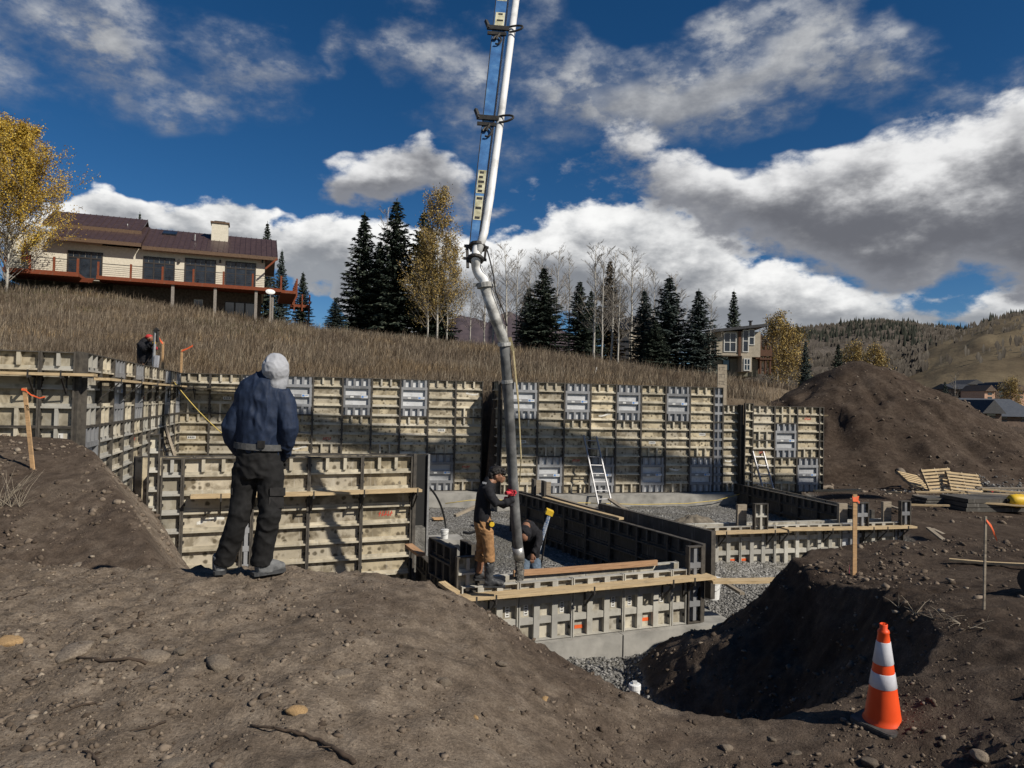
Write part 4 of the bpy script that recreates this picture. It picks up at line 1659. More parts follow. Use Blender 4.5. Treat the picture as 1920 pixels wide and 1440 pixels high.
# body under the clothes: one continuous figure (hips, legs, torso, arms, head)
loft(mb, [(mp(484, 850), .15, .11), (mp(485, 800), .14, .10), (mp(490, 760), .17, .11), (mp(497, 722), .15, .10), (mp(505, 708), .06, .06), (mp(512, 697, -.01), .055, .055), (mp(515, 680, -.02), .07, .08)])
for (hx, hy), (kx, ky), (ax_, ay), dk in (((466, 858), (452, 960), (416, 1055), -.03), ((502, 858), (503, 965), (488, 1060), -.05)):
    loft(mb, [(mp(hx, hy + 8), .07, .075), (mp(kx, ky, dk), .05, .05), (mp(ax_, ay), .035, .04)])
for sx, ex, wx, zz in (((474, 734), (438, 800), (456, 850), .16), ((523, 734), (539, 800), (522, 850), .17)):
    loft(mb, [(mp(*sx), .045, .045), (mp((sx[0] + ex[0]) / 2 + 1, 768), .04, .04), (mp(*ex, -.02), .038, .038), (mp(*wx, zz), .030, .030)], 10)
body = finish(mb, 'body', M_SKIN, man, .014, 4)

# trousers: hips and two legs fused
mb = MB()
loft(mb, [(mp(484, 834), .158, .125), (mp(484, 850), .170, .135), (mp(484, 875), .178, .14), (mp(484, 895), .172, .135)])
lL = [(mp(464, 868), .105, .115), (mp(461, 900), .102, .112), (mp(455, 935), .093, .10), (mp(449, 965, -.035), .084, .088), (mp(438, 1000, -.02), .078, .082), (mp(425, 1035, .0), .076, .082), (mp(417, 1056, .01), .072, .085)]
lR = [(mp(506, 868), .100, .115), (mp(508, 900), .100, .112), (mp(507, 935), .094, .102), (mp(506, 965, -.035), .088, .092), (mp(499, 1000, -.02), .080, .086), (mp(492, 1035, .0), .080, .086), (mp(490, 1057, .01), .080, .095)]
loft(mb, lL)
loft(mb, lR)
tr = finish(mb, 'trousers', M_BLKTR, man, .0085, 3, .012, 9, 3, stretch=(1, 1, 1.0))
for (x0, y0, x1, y1, dz, nm) in ((506, 915, 533, 930, -.118, 'pocket_flap'), (504, 930, 530, 953, -.112, 'cargo_pocket'), (434, 915, 446, 928, -.085, 'pocket_flap')):
    mb = MB()
    a, b, c, d = mp(x0, y0, dz), mp(x1, y0, dz + .05), mp(x1, y1, dz + .05), mp(x0, y1, dz)
    th = Vector((0, .03, 0))
    mb.add([a, b, c, d, a + th, b + th, c + th, d + th], [(0, 3, 2, 1), (4, 5, 6, 7), (0, 1, 5, 4), (1, 2, 6, 5), (2, 3, 7, 6), (3, 0, 4, 7)])
    mb.build(nm, M_BLKTR2, tr)
# jacket: torso + sleeves
mb = MB()
TL = Vector((1, .12, 0))
loft(mb, [(mp(484, 862), .150, .125, TL), (mp(485, 845), .163, .135, TL), (mp(486, 828), .172, .14, TL), (mp(487, 800), .182, .145, TL), (mp(489, 770), .205, .15, TL), (mp(492, 745), .215, .145, TL), (mp(496, 728), .195, .13, TL), (mp(500, 716), .14, .11, TL), (mp(505, 705), .085, .085, TL), (mp(509, 696), .072, .078, TL)], 24)
sl = [(mp(470, 733), .070, .080), (mp(460, 752), .074, .088), (mp(448, 775, -.02), .077, .088), (mp(436, 800, -.03), .078, .082), (mp(437, 822, .02), .072, .074), (mp(448, 842, .10), .060, .062), (mp(458, 852, .16), .050, .05)]
loft(mb, sl)
sr = [(mp(527, 735), .072, .080), (mp(535, 753), .076, .088), (mp(539, 775, -.02), .075, .088), (mp(541, 800, -.03), .076, .084), (mp(538, 823, .02), .072, .076), (mp(530, 844, .10), .060, .062), (mp(522, 856, .15), .05, .05)]
loft(mb, sr)
jk = finish(mb, 'jacket', M_NAVY, man, .008, 4, .019, 9.5, 5, stretch=(1.35, 1, .55))
# belt with its buckle pad
mb = MB()
ring = []
c0, c1 = mp(485, 836), mp(488, 842)
for j in range(28):
    a = 2 * PI * j / 28
    u = Vector((math.cos(a) * .183, math.sin(a) * .150, -.010 * math.cos(a)))
    ring.append(c0 + u)
vs, fs = [], []
for p_ in ring:
    d = (p_ - c0).normalized() * .008
    for q in (Vector((0, 0, -.024)), Vector((0, 0, .024))):
        vs += [p_ + q, p_ + q + d]
for j in range(28):
    o_, n_ = j * 4, ((j + 1) % 28) * 4
    fs += [(o_ + 1, n_ + 1, n_ + 3, o_ + 3), (o_, o_ + 2, n_ + 2, n_), (o_ + 2, o_ + 3, n_ + 3, n_ + 2), (o_, n_, n_ + 1, o_ + 1)]
mb.add(vs, fs)
bl = mb.build('belt', M_BELT, man)
b0 = mp(489, 833, -.163)
MB().box(b0.x - .026, b0.x + .026, b0.y - .002, b0.y + .02, b0.z - .028, b0.z + .026).build('buckle_pad', M_BLKTR2, bl)
# hood with a neck drape
mb = MB()
ball(mb, mp(517, 691, -.02), .103, .118, .122)
loft(mb, [(mp(517, 694), .100, .112), (mp(517, 704), .098, .106), (mp(518, 713), .089, .100), (mp(519, 721), .078, .094), (mp(518, 730), .066, .085)])
hd = finish(mb, 'hood', M_LGREY, man, .007, 4, .0055, 15, 8, stretch=(1.1, 1, .9))
ball_ = MB()
# boots
for (x, y, rot, lab) in ((412, 1063, -.35, 'l'), (492, 1066, .75, 'r')):
    mb = MB()
    base = mp(x, y + 8)
    fx = Vector((math.sin(rot), math.cos(rot) * .9, 0)).normalized()
    sx = fx.cross(Vector((0, 0, 1))).normalized()
    loft(mb, [(base + Vector((0, 0, .13)), .058, .065, sx), (base + Vector((0, 0, .07)) + fx * .01, .058, .07, sx), (base + Vector((0, 0, .02)) + fx * .03, .056, .09, sx), (base + fx * .03 + Vector((0, 0, .004)), .055, .09, sx)])
    loft(mb, [(base - fx * .05 + Vector((0, 0, .045)), .045, .05, sx), (base + fx * .06 + Vector((0, 0, .05)), .05, .055, sx), (base + fx * .12 + Vector((0, 0, .04)), .052, .045, sx), (base + fx * .175 + Vector((0, 0, .03)), .040, .03, sx)])
    bt = finish(mb, 'boot', M_BOOTG, man, .009, 3, .003, 25, 2)
    mb = MB()
    out = []
    for t_, w_ in ((-.082, .035), (-.06, .048), (.02, .048), (.10, .055), (.155, .048), (.188, .022)):
        out.append((t_, w_))
    loop = [base + fx * t_ + sx * w_ for t_, w_ in out] + [base + fx * t_ - sx * w_ for t_, w_ in reversed(out)]
    k = len(loop)
    vs = [p_ + Vector((0, 0, -.012)) for p_ in loop] + [p_ + Vector((0, 0, .014)) for p_ in loop]
    mb.add(vs, [tuple(range(k))[::-1], tuple(range(k, 2 * k))] + [(j, (j + 1) % k, k + (j + 1) % k, k + j) for j in range(k)])
    mb.build('sole', M_RUBB, bt)
# gloved hands in front of the body, the right one showing
for x, y, dz in ((456, 856, .18), (527, 861, .14)):
    mb = MB()
    c_ = mp(x, y, dz)
    ball(mb, c_, .04, .045, .05)
    for k in range(4):
        a_ = c_ + Vector((-.028 + k * .018, .03, -.03))
        loft(mb, [(a_, .010, .010), (a_ + Vector((0, .02, -.035)), .010, .010), (a_ + Vector((0, .0, -.058 + .006 * abs(k - 1.5))), .009, .009)], 8)
    loft(mb, [(c_ + Vector((-.03, -.01, 0)), .012, .012), (c_ + Vector((-.045, -.01, -.03)), .011, .011), (c_ + Vector((-.035, .005, -.055)), .009, .009)], 8)
    finish(mb, 'glove', M_BLKTR2, man, .006, 2)

# --- the worker guiding the hose
DW = 10.42
wk = thing('person', 'worker in black hoodie and brown work trousers guiding the hose with red gloves', 'person', (0, 0, 0))


def wp(x, y, dz=0.0):
    return at(x, y, DW + dz)


FW_ = Vector((0, 1, 0))       # his width lies in depth, he faces right
mb = MB()
loft(mb, [(wp(907, 985), .11, .15), (wp(908, 950), .10, .14), (wp(912, 915), .11, .17), (wp(921, 903), .07, .10), (wp(928, 896), .055, .055), (wp(934, 888), .07, .07)])
mb2 = mb
loft(mb, [(wp(909, 990, -.06), .08, .085), (wp(914, 1035, -.07), .058, .06), (wp(914, 1085, -.07), .045, .05)])
loft(mb, [(wp(905, 990, .10), .08, .085), (wp(906, 1030, .14), .058, .06), (wp(898, 1075, .16), .045, .05)])
loft(mb, [(wp(915, 918, -.16), .055, .055), (wp(930, 945, -.20), .045, .045), (wp(962, 936, -.10), .034, .034)], 10)
finish(mb, 'body', M_SKIN, wk, .016, 3)
# head with face
mb = MB()
ball(mb, wp(932, 889), .092, .078, .118)
loft(mb, [(wp(925, 903), .055, .055), (wp(929, 895), .055, .055)])
loft(mb, [(wp(937, 903), .045, .045), (wp(940, 899), .05, .05), (wp(941, 893), .05, .06)], 12)       # jaw and cheek
n0 = wp(945.5, 897)
loft(mb, [(n0 + Vector((-.03, 0, .03)), .012, .012), (n0 + Vector((.006, 0, -.002)), .017, .016), (n0 + Vector((-.02, 0, -.02)), .012, .012)], 8)
ball(mb, wp(930.5, 894, -.08), .018, .012, .03, 8)
hd_ = finish(mb, 'head', M_SKIN, wk, .007, 3)
mb = MB()
ball(mb, wp(930, 884), .108, .094, .088)
loft(mb, [(wp(922, 886), .05, .085), (wp(921, 893), .045, .08), (wp(923, 899), .03, .06)])
loft(mb, [(wp(941, 881), .04, .07), (wp(945.5, 886), .030, .065), (wp(947, 890), .012, .05)])
finish(mb, 'hair', M_HAIR, wk, .008, 3, .010, 26, 4)
# hoodie
mb = MB()
loft(mb, [(wp(903, 978), .118, .165), (wp(904, 968), .126, .172), (wp(906, 950), .122, .168), (wp(909, 930), .125, .175), (wp(913, 915), .120, .185), (wp(918, 907), .095, .15), (wp(922, 901), .075, .085)], 20)
loft(mb, [(wp(914, 915, -.14), .075, .075), (wp(920, 930, -.19), .070, .070), (wp(930, 945, -.21), .062, .062), (wp(947, 943, -.17), .054, .054), (wp(962, 937, -.11), .043, .043)], 14)
loft(mb, [(wp(914, 918, .14), .075, .075), (wp(926, 940, .20), .066, .066), (wp(945, 946, .18), .054, .054), (wp(960, 945, .10), .043, .043)], 14)
loft(mb, [(wp(912, 904), .06, .10), (wp(917, 900), .075, .11), (wp(922, 903), .06, .09)])
hood = finish(mb, 'hoodie', M_BLKHOOD, wk, .010, 3, .015, 9, 6)
mk = MB()
for k in range(5):
    c_ = wp(905.2 + k * 1.6, 905.0 + k * .25, -.178 + .006 * k)
    mk.box(c_.x - .004, c_.x + .004, c_.y - .015, c_.y + .012, c_.z - .012 - .004 * (k % 2), c_.z + .012)
mk.build('print', M_LGREY, hood)
# trousers
mb = MB()
loft(mb, [(wp(905, 970), .115, .155), (wp(905, 985), .125, .165), (wp(907, 998), .11, .155)])
loft(mb, [(wp(909, 990, -.07), .100, .100), (wp(914, 1010, -.08), .092, .092), (wp(917, 1030, -.08), .080, .082), (wp(917, 1042, -.08), .083, .084), (wp(917, 1052, -.08), .086, .086)])
loft(mb, [(wp(904, 990, .10), .100, .100), (wp(905, 1015, .13), .088, .088), (wp(903, 1035, .15), .078, .08), (wp(900, 1050, .16), .08, .08)])
trw = finish(mb, 'trousers', M_BROWN, wk, .010, 3, .015, 10, 9, stretch=(1, 1, 1.3))
# tape measure on the belt
tm = MB()
c_ = wp(922, 983, -.17)
tm.lathe([(.0, -.02), (.034, -.02), (.038, -.012), (.038, .012), (.034, .02), (.0, .02)], 16)
o_ = tm.build('tape_measure', M_YEL, wk, loc=c_)
o_.rotation_euler = (PI / 2, 0, .2)
MB().box(c_.x - .045, c_.x + .02, c_.y - .014, c_.y + .03, c_.z - .05, c_.z + .05).build('tape_pouch', M_BLKHOOD, wk)
# rubber boots
for (x, y, dz) in ((917, 1094, -.08), (898, 1081, .20)):
    mb = MB()
    b0 = wp(x, y, dz)
    yv = Vector((0, 1, 0))
    loft(mb, [(b0 + Vector((.0, 0, .38)), .072, .068), (b0 + Vector((0, 0, .25)), .066, .062), (b0 + Vector((-.005, 0, .12)), .058, .056), (b0 + Vector((.0, 0, .05)), .066, .056), (b0 + Vector((.005, 0, -.03)), .07, .056)], 16)
    loft(mb, [(b0 + Vector((-.06, 0, .015)), .05, .046, yv), (b0 + Vector((.06, 0, .025)), .052, .055, yv), (b0 + Vector((.14, 0, .012)), .056, .045, yv), (b0 + Vector((.21, 0, .0)), .045, .034, yv)], 14)
    bo = finish(mb, 'boot', M_RUBB, wk, .009, 3, .006, 18, 3)
    s_ = MB()
    s_.box(b0.x - .085, b0.x + .235, b0.y - .055, b0.y + .055, b0.z - .048, b0.z - .026)
    s_.build('sole', M_RUBB, bo)
bg_ = MB()
c_ = wp(916, 1055.5, -.155)
bg_.lathe([(0, 0), (.017, 0), (.017, .004), (0, .004)], 12)
o_ = bg_.build('boot_emblem', M_LGREY, wk, loc=c_)
o_.rotation_euler = (PI / 2, 0, 0)
# gloved hands closed on the hose
def glove(parent, palm, axis_c, up, rad, mat):
    """hand at palm wrapping round a vertical-ish cylinder centred at axis_c with radius rad"""
    mb = MB()
    palm, axis_c = Vector(palm), Vector(axis_c)
    to = (axis_c - palm)
    to.z = 0
    to.normalize()
    sidev = Vector((0, 0, 1)).cross(to).normalized()
    loft(mb, [(palm - to * .05, .034, .03), (palm - to * .01, .042, .032), (palm + to * .025, .042, .024)], 12)
    for k in range(4):
        z_ = .036 - k * .024
        L_ = (.95, 1.1, 1.05, .85)[k]
        pts = []
        for t_ in np.linspace(0, L_ * 1.25, 5):
            an = PI + t_
            pts.append((axis_c + (to * math.cos(an) + sidev * (-up) * math.sin(an)) * (rad + .011) + Vector((0, 0, z_ + palm.z - axis_c.z)), .0115 - .0015 * t_, .0115 - .0015 * t_))
        loft(mb, pts, 8)
    pts = []
    for t_ in np.linspace(0, .9, 4):
        an = PI - t_
        pts.append((axis_c + (to * math.cos(an) + sidev * (-up) * math.sin(an)) * (rad + .012) + Vector((0, 0, .045 + .01 * t_ + palm.z - axis_c.z)), .0135, .0135))
    loft(mb, pts, 8)
    return finish(mb, 'glove', mat, parent, .005, 2)


hx = None


def hose_at_z(z):
    for a, b in zip(hp[:-1], hp[1:]):
        if b.z <= z <= a.z:
            return a.lerp(b, (a.z - z) / (a.z - b.z))
    return hp[-1]


hc = hose_at_z(wp(965, 930).z)
glove(wk, hc + Vector((-.085, -.085, 0)), hc, -1, .078, M_GLOVE)
hc2 = hose_at_z(wp(965, 944).z)
glove(wk, hc2 + Vector((-.10, .05, -.0)), hc2, 1, .078, M_GLOVE)

# --- the worker bending in the pit behind the hose
DC = 12.3
cr = thing('person', 'crouching worker in black hood and jeans reaching down behind the hose', 'person', (0, 0, 0))


def cp(x, y, dz=0.0):
    return at(x, y, DC + dz)


mb = MB()
loft(mb, [(cp(993, 1050, .25), .14, .12), (cp(994, 1020, .20), .15, .12), (cp(992, 996, .05), .17, .12), (cp(988, 985, -.08), .10, .10), (cp(985, 990, -.2), .06, .06)])
loft(mb, [(cp(1003, 1052, .2), .085, .085), (cp(1005, 1075, .02), .06, .06), (cp(1003, 1110, .12), .05, .05)])
loft(mb, [(cp(985, 1052, .2), .085, .085), (cp(982, 1078, .02), .06, .06), (cp(983, 1112, .12), .05, .05)])
finish(mb, 'body', M_SKIN, cr, .016, 3)
mb = MB()
loft(mb, [(cp(994, 1044, .24), .165, .14), (cp(994, 1020, .2), .185, .15), (cp(992, 1000, .08), .20, .15), (cp(989, 988, -.05), .14, .13), (cp(986, 986, -.14), .09, .10)], 20)
ball(mb, cp(984, 1000, -.26), .115, .125, .135)
loft(mb, [(cp(1007, 996, .02), .085, .085), (cp(1010, 1015, -.05), .075, .075), (cp(1006, 1030, -.16), .062, .062), (cp(1000, 1038, -.22), .05, .05)], 12)
loft(mb, [(cp(974, 998, .02), .085, .085), (cp(967, 1018, -.08), .075, .075), (cp(968, 1034, -.18), .06, .06), (cp(970, 1042, -.22), .05, .05)], 12)
finish(mb, 'hoodie', M_BLKHOOD, cr, .012, 4, .012, 10, 16)
mb = MB()
loft(mb, [(cp(994, 1042, .26), .155, .13), (cp(994, 1056, .26), .16, .14)])
loft(mb, [(cp(1003, 1052, .2), .095, .095), (cp(1006, 1072, .05), .085, .085), (cp(1004, 1110, .12), .08, .08)])
loft(mb, [(cp(985, 1052, .2), .095, .095), (cp(982, 1076, .05), .085, .085), (cp(983, 1110, .12), .08, .08)])
finish(mb, 'trousers', M_DENIM, cr, .012, 3, .012, 12, 19)
for x, y in ((970, 1049), (998, 1044)):
    mb = MB()
    c_ = cp(x, y, -.23)
    loft(mb, [(c_ + Vector((0, 0, .05)), .028, .024), (c_, .04, .024), (c_ + Vector((0, 0, -.04)), .04, .02)], 12)
    for k in range(4):
        f0 = c_ + Vector((-.03 + k * .02, 0, -.04))
        L_ = (.062, .075, .07, .055)[k]
        loft(mb, [(f0, .010, .010), (f0 + Vector((0, -.012, -L_ * .5)), .0095, .0095), (f0 + Vector((0, .004, -L_)), .008, .008)], 8)
    loft(mb, [(c_ + Vector((.035, -.005, .01)), .012, .012), (c_ + Vector((.052, -.015, -.02)), .011, .011), (c_ + Vector((.05, -.015, -.045)), .009, .009)], 8)
    finish(mb, 'hand', M_SKIN, cr, .006, 1)
mb = MB()
ball(mb, cp(983, 1006, -.33), .07, .06, .085)
finish(mb, 'face', M_SKIN, cr, .01, 2)

# --- the worker above the left forms, raising a staff
DS = 20.6
sv = thing('person', 'worker in black jacket and red hat holding a staff above the left forms', 'person', (0, 0, 0))


def sp_(x, y, dz=0.0):
    return at(x, y, DS + dz)


mb = MB()
loft(mb, [(sp_(271, 690), .15, .12), (sp_(270, 665), .15, .12), (sp_(271, 645), .16, .11), (sp_(275, 637), .07, .07), (sp_(280, 633), .07, .08)])
for dx in (-.1, .1):
    b0 = sp_(271, 690) + Vector((dx, 0, 0))
    loft(mb, [(b0, .09, .09), (b0 + Vector((0, 0, -.4)), .065, .065), (b0 + Vector((0, 0, -.8)), .05, .05)])
finish(mb, 'body', M_SKIN, sv, .018, 2)
mb = MB()
loft(mb, [(sp_(272, 681), .20, .15), (sp_(271, 665), .21, .16), (sp_(271, 650), .21, .15), (sp_(273, 640), .15, .13), (sp_(276, 635), .09, .09)])
loft(mb, [(sp_(262, 645, -.1), .09, .09), (sp_(272, 655, -.25), .08, .08), (sp_(284, 645, -.30), .065, .065), (sp_(289, 642, -.28), .05, .05)], 12)
loft(mb, [(sp_(281, 645), .08, .08), (sp_(287, 658, -.1), .07, .07), (sp_(292, 654, -.25), .055, .055)], 12)
finish(mb, 'jacket', M_BLKHOOD, sv, .014, 3, .012, 10, 21)
mb = MB()
for dx in (-.1, .1):
    b0 = sp_(271, 680) + Vector((dx, 0, 0))
    loft(mb, [(b0, .115, .12), (b0 + Vector((0, 0, -.45)), .09, .09), (b0 + Vector((0, 0, -.92)), .08, .085)])
finish(mb, 'trousers', M_BLKTR, sv, .016, 2)
mb = MB()
ball(mb, sp_(281, 634, -.02), .085, .095, .11)
finish(mb, 'head', M_SKIN, sv, .01, 2)
mb = MB()
ball(mb, sp_(279.5, 631.5, -.02), .10, .11, .075)
loft(mb, [(sp_(279, 632), .115, .12), (sp_(279, 633), .115, .12)])
finish(mb, 'cap', M_RED, sv, .01, 1)
for x, y, dz, mm in ((289, 643, -.31, M_YEL), (292, 653, -.27, M_GLOVE)):
    mb = MB()
    c_ = sp_(x, y, dz)
    ball(mb, c_, .045, .05, .05)
    for k in range(4):
        f0 = c_ + Vector((.03, -.03, .03 - k * .02))
        loft(mb, [(f0, .011, .011), (f0 + Vector((.025, -.02, 0)), .011, .011), (f0 + Vector((.035, .01, 0)), .009, .009)], 6)
    finish(mb, 'glove', mm, sv, .009, 1)
# the staff he holds, with a bracket head
st = thing('measuring_staff', 'grey upright staff with dark bracket head held by the worker above the left forms', 'staff', (0, 0, 0))
pA, pB = sp_(287.5, 690, -.36), sp_(291.5, 618, -.34)
MB().bar(pA, pB, .05, .06).build('pole', M_ROD, st)
MB().bar(pB + Vector((-.02, 0, -.06)), pB + Vector((.07, 0, .02)), .08, .10).build('head', M_DARK, st)
m = MB()
m.bar(pB + Vector((.05, 0, -.05)), pA + Vector((.10, 0, .75)), .05, .07)
m.build('brace', M_DARK, st)
m = MB().bar(pA + Vector((.08, 0, .02)), pA + Vector((.10, 0, .36)), .10, .10)
m.build('counter_bag', M_LGREY, st)
# ------------------------------------------------------------------ stones and clods
def ico(sub=0):
    bm = bmesh.new()
    bmesh.ops.create_icosphere(bm, subdivisions=sub + 1, radius=1)
    v = np.array([q.co[:] for q in bm.verts])
    f = np.array([[q.index for q in p.verts] for p in bm.faces])
    bm.free()
    return v, f


def scatter_stones(name, xy, size, mat, label, seed=1, sink=.35, flat=(.55, .9), kind='stuff', zfun=None):
    v, f = ico(0)
    n, nv = len(xy), len(v)
    r = np.random.default_rng(seed)
    jit = 1 + (r.random((n, nv, 1)) - .5) * 1.0
    V = v[None] * jit
    sc = np.stack([r.uniform(.7, 1.25, n), r.uniform(.7, 1.25, n), r.uniform(*flat, n)], 1)[:, None, :]
    V = V * sc * size[:, None, None]
    a = r.random(n) * 2 * PI
    ca, sa = np.cos(a)[:, None], np.sin(a)[:, None]
    x = V[:, :, 0] * ca - V[:, :, 1] * sa
    y = V[:, :, 0] * sa + V[:, :, 1] * ca
    z = V[:, :, 2]
    gz = ground_zs(xy[:, 0], xy[:, 1]) if zfun is None else zfun(xy)
    P = np.stack([x + xy[:, 0:1], y + xy[:, 1:2], z + gz[:, None] + (size * (.5 - sink))[:, None]], 2).reshape(-1, 3)
    F = (f[None] + (np.arange(n) * nv)[:, None, None]).reshape(-1, 3)
    o = link(name, np_mesh(name, P, F, mat, smooth=False))
    tag(o, label, 'stones', kind=kind)
    return o


def island_material(name, stops, rough=.95, bmp=.4, bs=40, spec=.15):
    m, nt, b = material(name)
    geo = nd(nt, 'ShaderNodeNewGeometry')
    c = ramp(nt, geo.outputs['Random Per Island'], stops)
    n = noise(nt, geo.outputs['Position'], bs, 4)
    c = mixc(nt, mapr(nt, n, .3, .7, .0, .45), c, (.02, .016, .012))
    nt.links.new(c, b.inputs['Base Color'])
    b.inputs['Roughness'].default_value = rough
    b.inputs['Specular IOR Level'].default_value = spec
    if bmp:
        bump(nt, b, n, bmp, .01)
    return m


M_CLOD = island_material('soil_clods', [(0, (.075, .056, .042)), (.5, (.16, .124, .093)), (.88, (.24, .19, .145)), (1, (.34, .285, .22))])
M_GRAV = island_material('crushed_rock', [(0, (.10, .098, .092)), (.5, (.21, .206, .195)), (1, (.38, .372, .355))])
M_STONE = noisy('field_stone', [(.3, (.12, .094, .07)), (.55, (.22, .178, .135)), (.8, (.34, .285, .22))], 9, 6, rough=.95, bmp=.7, bdist=.012, jitter=.3)
M_STONE_O = noisy('ochre_stone', [(.3, (.24, .15, .07)), (.7, (.42, .28, .14))], 9, 6, rough=.95, bmp=.5)

rg = np.random.default_rng(5)


def sample(n, x0, x1, y0, y1, p=1.6, clump=1.2, thr=.0):
    """points biased to the near side, in loose clumps"""
    out = []
    while len(out) < n:
        k = n * 3
        y = y0 + (y1 - y0) * rg.random(k) ** p
        x = x0 + (x1 - x0) * rg.random(k)
        w = fbm(x * clump, y * clump, octaves=3, seed=77)
        keep = rg.random(k) < np.clip(.45 + w * 1.3 - thr, .05, 1)
        out.extend(np.stack([x, y], 1)[keep].tolist())
    return np.array(out[:n])


pts = sample(16000, -4.6, 4.6, 2.5, 6.6)
scatter_stones('soil_clods', pts, 0.0035 + .018 * rg.random(len(pts)) ** 6 + .003 * rg.random(len(pts)), M_CLOD, 'loose crumbs of soil over the foreground earth', 3)
pts = sample(5000, -8, 9, 6.2, 12.5, 1.2)
pts = pts[ground_zs(pts[:, 0], pts[:, 1]) > -3.9]
scatter_stones('soil_clods', pts, .010 + .035 * rg.random(len(pts)) ** 4, M_CLOD, 'clods of soil on the banks round the pit', 4)
pts = np.stack([rg.uniform(9, 32, 6000), rg.uniform(20, 46, 6000)], 1)
scatter_stones('soil_clods', pts, .018 + .085 * rg.random(len(pts)) ** 10, M_CLOD, 'clods and stones on the big spoil heap and yard', 6)
pts = np.stack([rg.uniform(-.5, 6.0, 30000), rg.uniform(8.4, 15.5, 30000)], 1)
pts = pts[(ground_zs(pts[:, 0], pts[:, 1]) < -3.85)][:9000]
scatter_stones('crushed_rock', pts, .012 + .022 * rg.random(len(pts)), M_GRAV, 'grey crushed rock on the floor of the trench', 7)
pts = np.stack([rg.uniform(-4, 8.5, 16000), rg.uniform(12.5, 24.5, 16000)], 1)
zz = ground_zs(pts[:, 0], pts[:, 1])
pts = pts[(zz < -3.25)][:9000]
scatter_stones('crushed_rock', pts, .010 + .020 * rg.random(len(pts)) ** 2, M_GRAV, 'grey crushed rock inside the building plan', 8)
pts = np.stack([rg.normal(19.6, 1.5, 1500), rg.normal(29.0, .6, 1500)], 1)
scatter_stones('crushed_rock', pts, .03 + .05 * rg.random(len(pts)), M_GRAV, 'heap of grey rock by the pallets on the right', 9)


def rock_mesh(seed, flat=.6, sub=2, amp=.35):
    v, f = ico(sub)
    n = fbm(v[:, 0] * 1.3 + seed * 7.1, v[:, 1] * 1.3, v[:, 2] * 1.3 + seed, octaves=3, seed=seed)
    v = v * (1 + amp * n)[:, None]
    # a few flat facets
    r = np.random.default_rng(seed)
    for k in range(5):
        d = r.normal(size=3)
        d /= np.linalg.norm(d)
        h = v @ d
        lim = r.uniform(.55, .8)
        over = np.clip(h - lim, 0, None)
        v = v - over[:, None] * d[None] * .85
    v[:, 2] *= flat
    return np_mesh('rock', v, f, M_STONE, smooth=False)


ROCKS = [rock_mesh(k, .5 + .1 * (k % 3)) for k in range(6)]


def rock(px, py, Y, size, label, k=0, mat=None, sink=.62):
    p = at(px, py, Y)
    z = ground_z(p.x, p.y)
    o = link('rock', ROCKS[k % 6] if mat is None else ROCKS[k % 6].copy(), None, (p.x, p.y, z + size * (.5 - sink) * .6))
    if mat is not None:
        o.data.materials.clear()
        o.data.materials.append(mat)
    o.scale = (size, size * .8, size * .8)
    o.rotation_euler = (random.uniform(-.3, .3), random.uniform(-.3, .3), random.uniform(0, 6))
    tag(o, label, 'rock', 'stones lying on the earth')
    return o


def gy(px, py):
    """distance at which the view ray through a pixel meets the ground"""
    d = ray(px, py)
    lo = 2.2
    prev = None
    for Y in np.arange(2.2, 60, .02):
        p = d * (Y / d.y)
        if p.z < ground_z(p.x, p.y):
            return Y
    return 20.0


for (px, py, s, lab, k, mt) in (
        (556, 1338, .055, 'flat ochre stone above the dark root in the foreground', 1, M_STONE_O),
        (145, 1222, .13, 'large half-buried stone in the left foreground', 0, None),
        (290, 1238, .10, 'rounded stone at the right end of the left foreground row', 2, None),
        (205, 1204, .05, 'small stone above the left foreground row', 3, None),
        (640, 1268, .085, 'pale half-buried stone right of centre on the earth bank', 4, None),
        (410, 1250, .10, 'broad flat stone in the middle of the foreground', 5, None),
        (340, 1222, .045, 'small dark-edged stone beside the broad flat one', 1, None),
        (416, 1334 - 190, .035, 'dark little stone below the man on the bare earth', 2, None),
        (146, 1061, .075, 'rounded stone at the foot of the left bank', 3, None),
        (942, 1247, .05, 'brown stone on the slope above the white pipe cap', 4, None),
        (830, 1283, .05, 'long brown stone on the middle of the slope', 5, None),
        (1020, 1312, .032, 'pale yellow stone low on the slope', 1, M_STONE_O),
        (958, 1333, .035, 'small grey stone low on the slope', 0, None),
        (892, 1346, .022, 'cream pebble at the bottom of the slope', 2, M_STONE_O),
        (1447, 1387, .04, 'brown stone left of the cone shadow', 3, None),
        (1630, 1432, .06, 'half-buried stone at the bottom edge below the cone', 4, None),
        (1366, 1338, .05, 'pointed stone on the rim beside the dark trench', 5, None),
        (1840, 1420, .07, 'flat stone at the bottom right corner', 1, None),
        (20, 1205, .08, 'pale flat stone at the left edge', 2, M_STONE_O),
        (325, 1436, .06, 'white-edged stone at the bottom edge', 4, None),
        (1490, 1412, .05, 'stone in the crumbs left of the cone', 0, None),
        (1360, 1405, .05, 'stone on the rim in front of the trench', 2, None)):
    rock(px, py, gy(px, py), s, lab, k, mt)
for (px, py, Y, s, lab, k) in ((1537, 818, 27.5, .42, 'boulder at the foot of the spoil heap by the end wall', 0), (1551, 815, 28.2, .40, 'second boulder at the foot of the spoil heap', 3), (1690, 875, 31.5, .28, 'pale flat boulder low on the spoil heap', 5)):
    o = rock(px, py, Y, s, lab, k)
    o.location.z = ground_z(o.location.x, o.location.y) + s * .2

# roots and sticks on the earth
M_ROOT = noisy('dry_root', [(.3, (.030, .020, .014)), (.7, (.085, .060, .042))], 20, rough=.95)


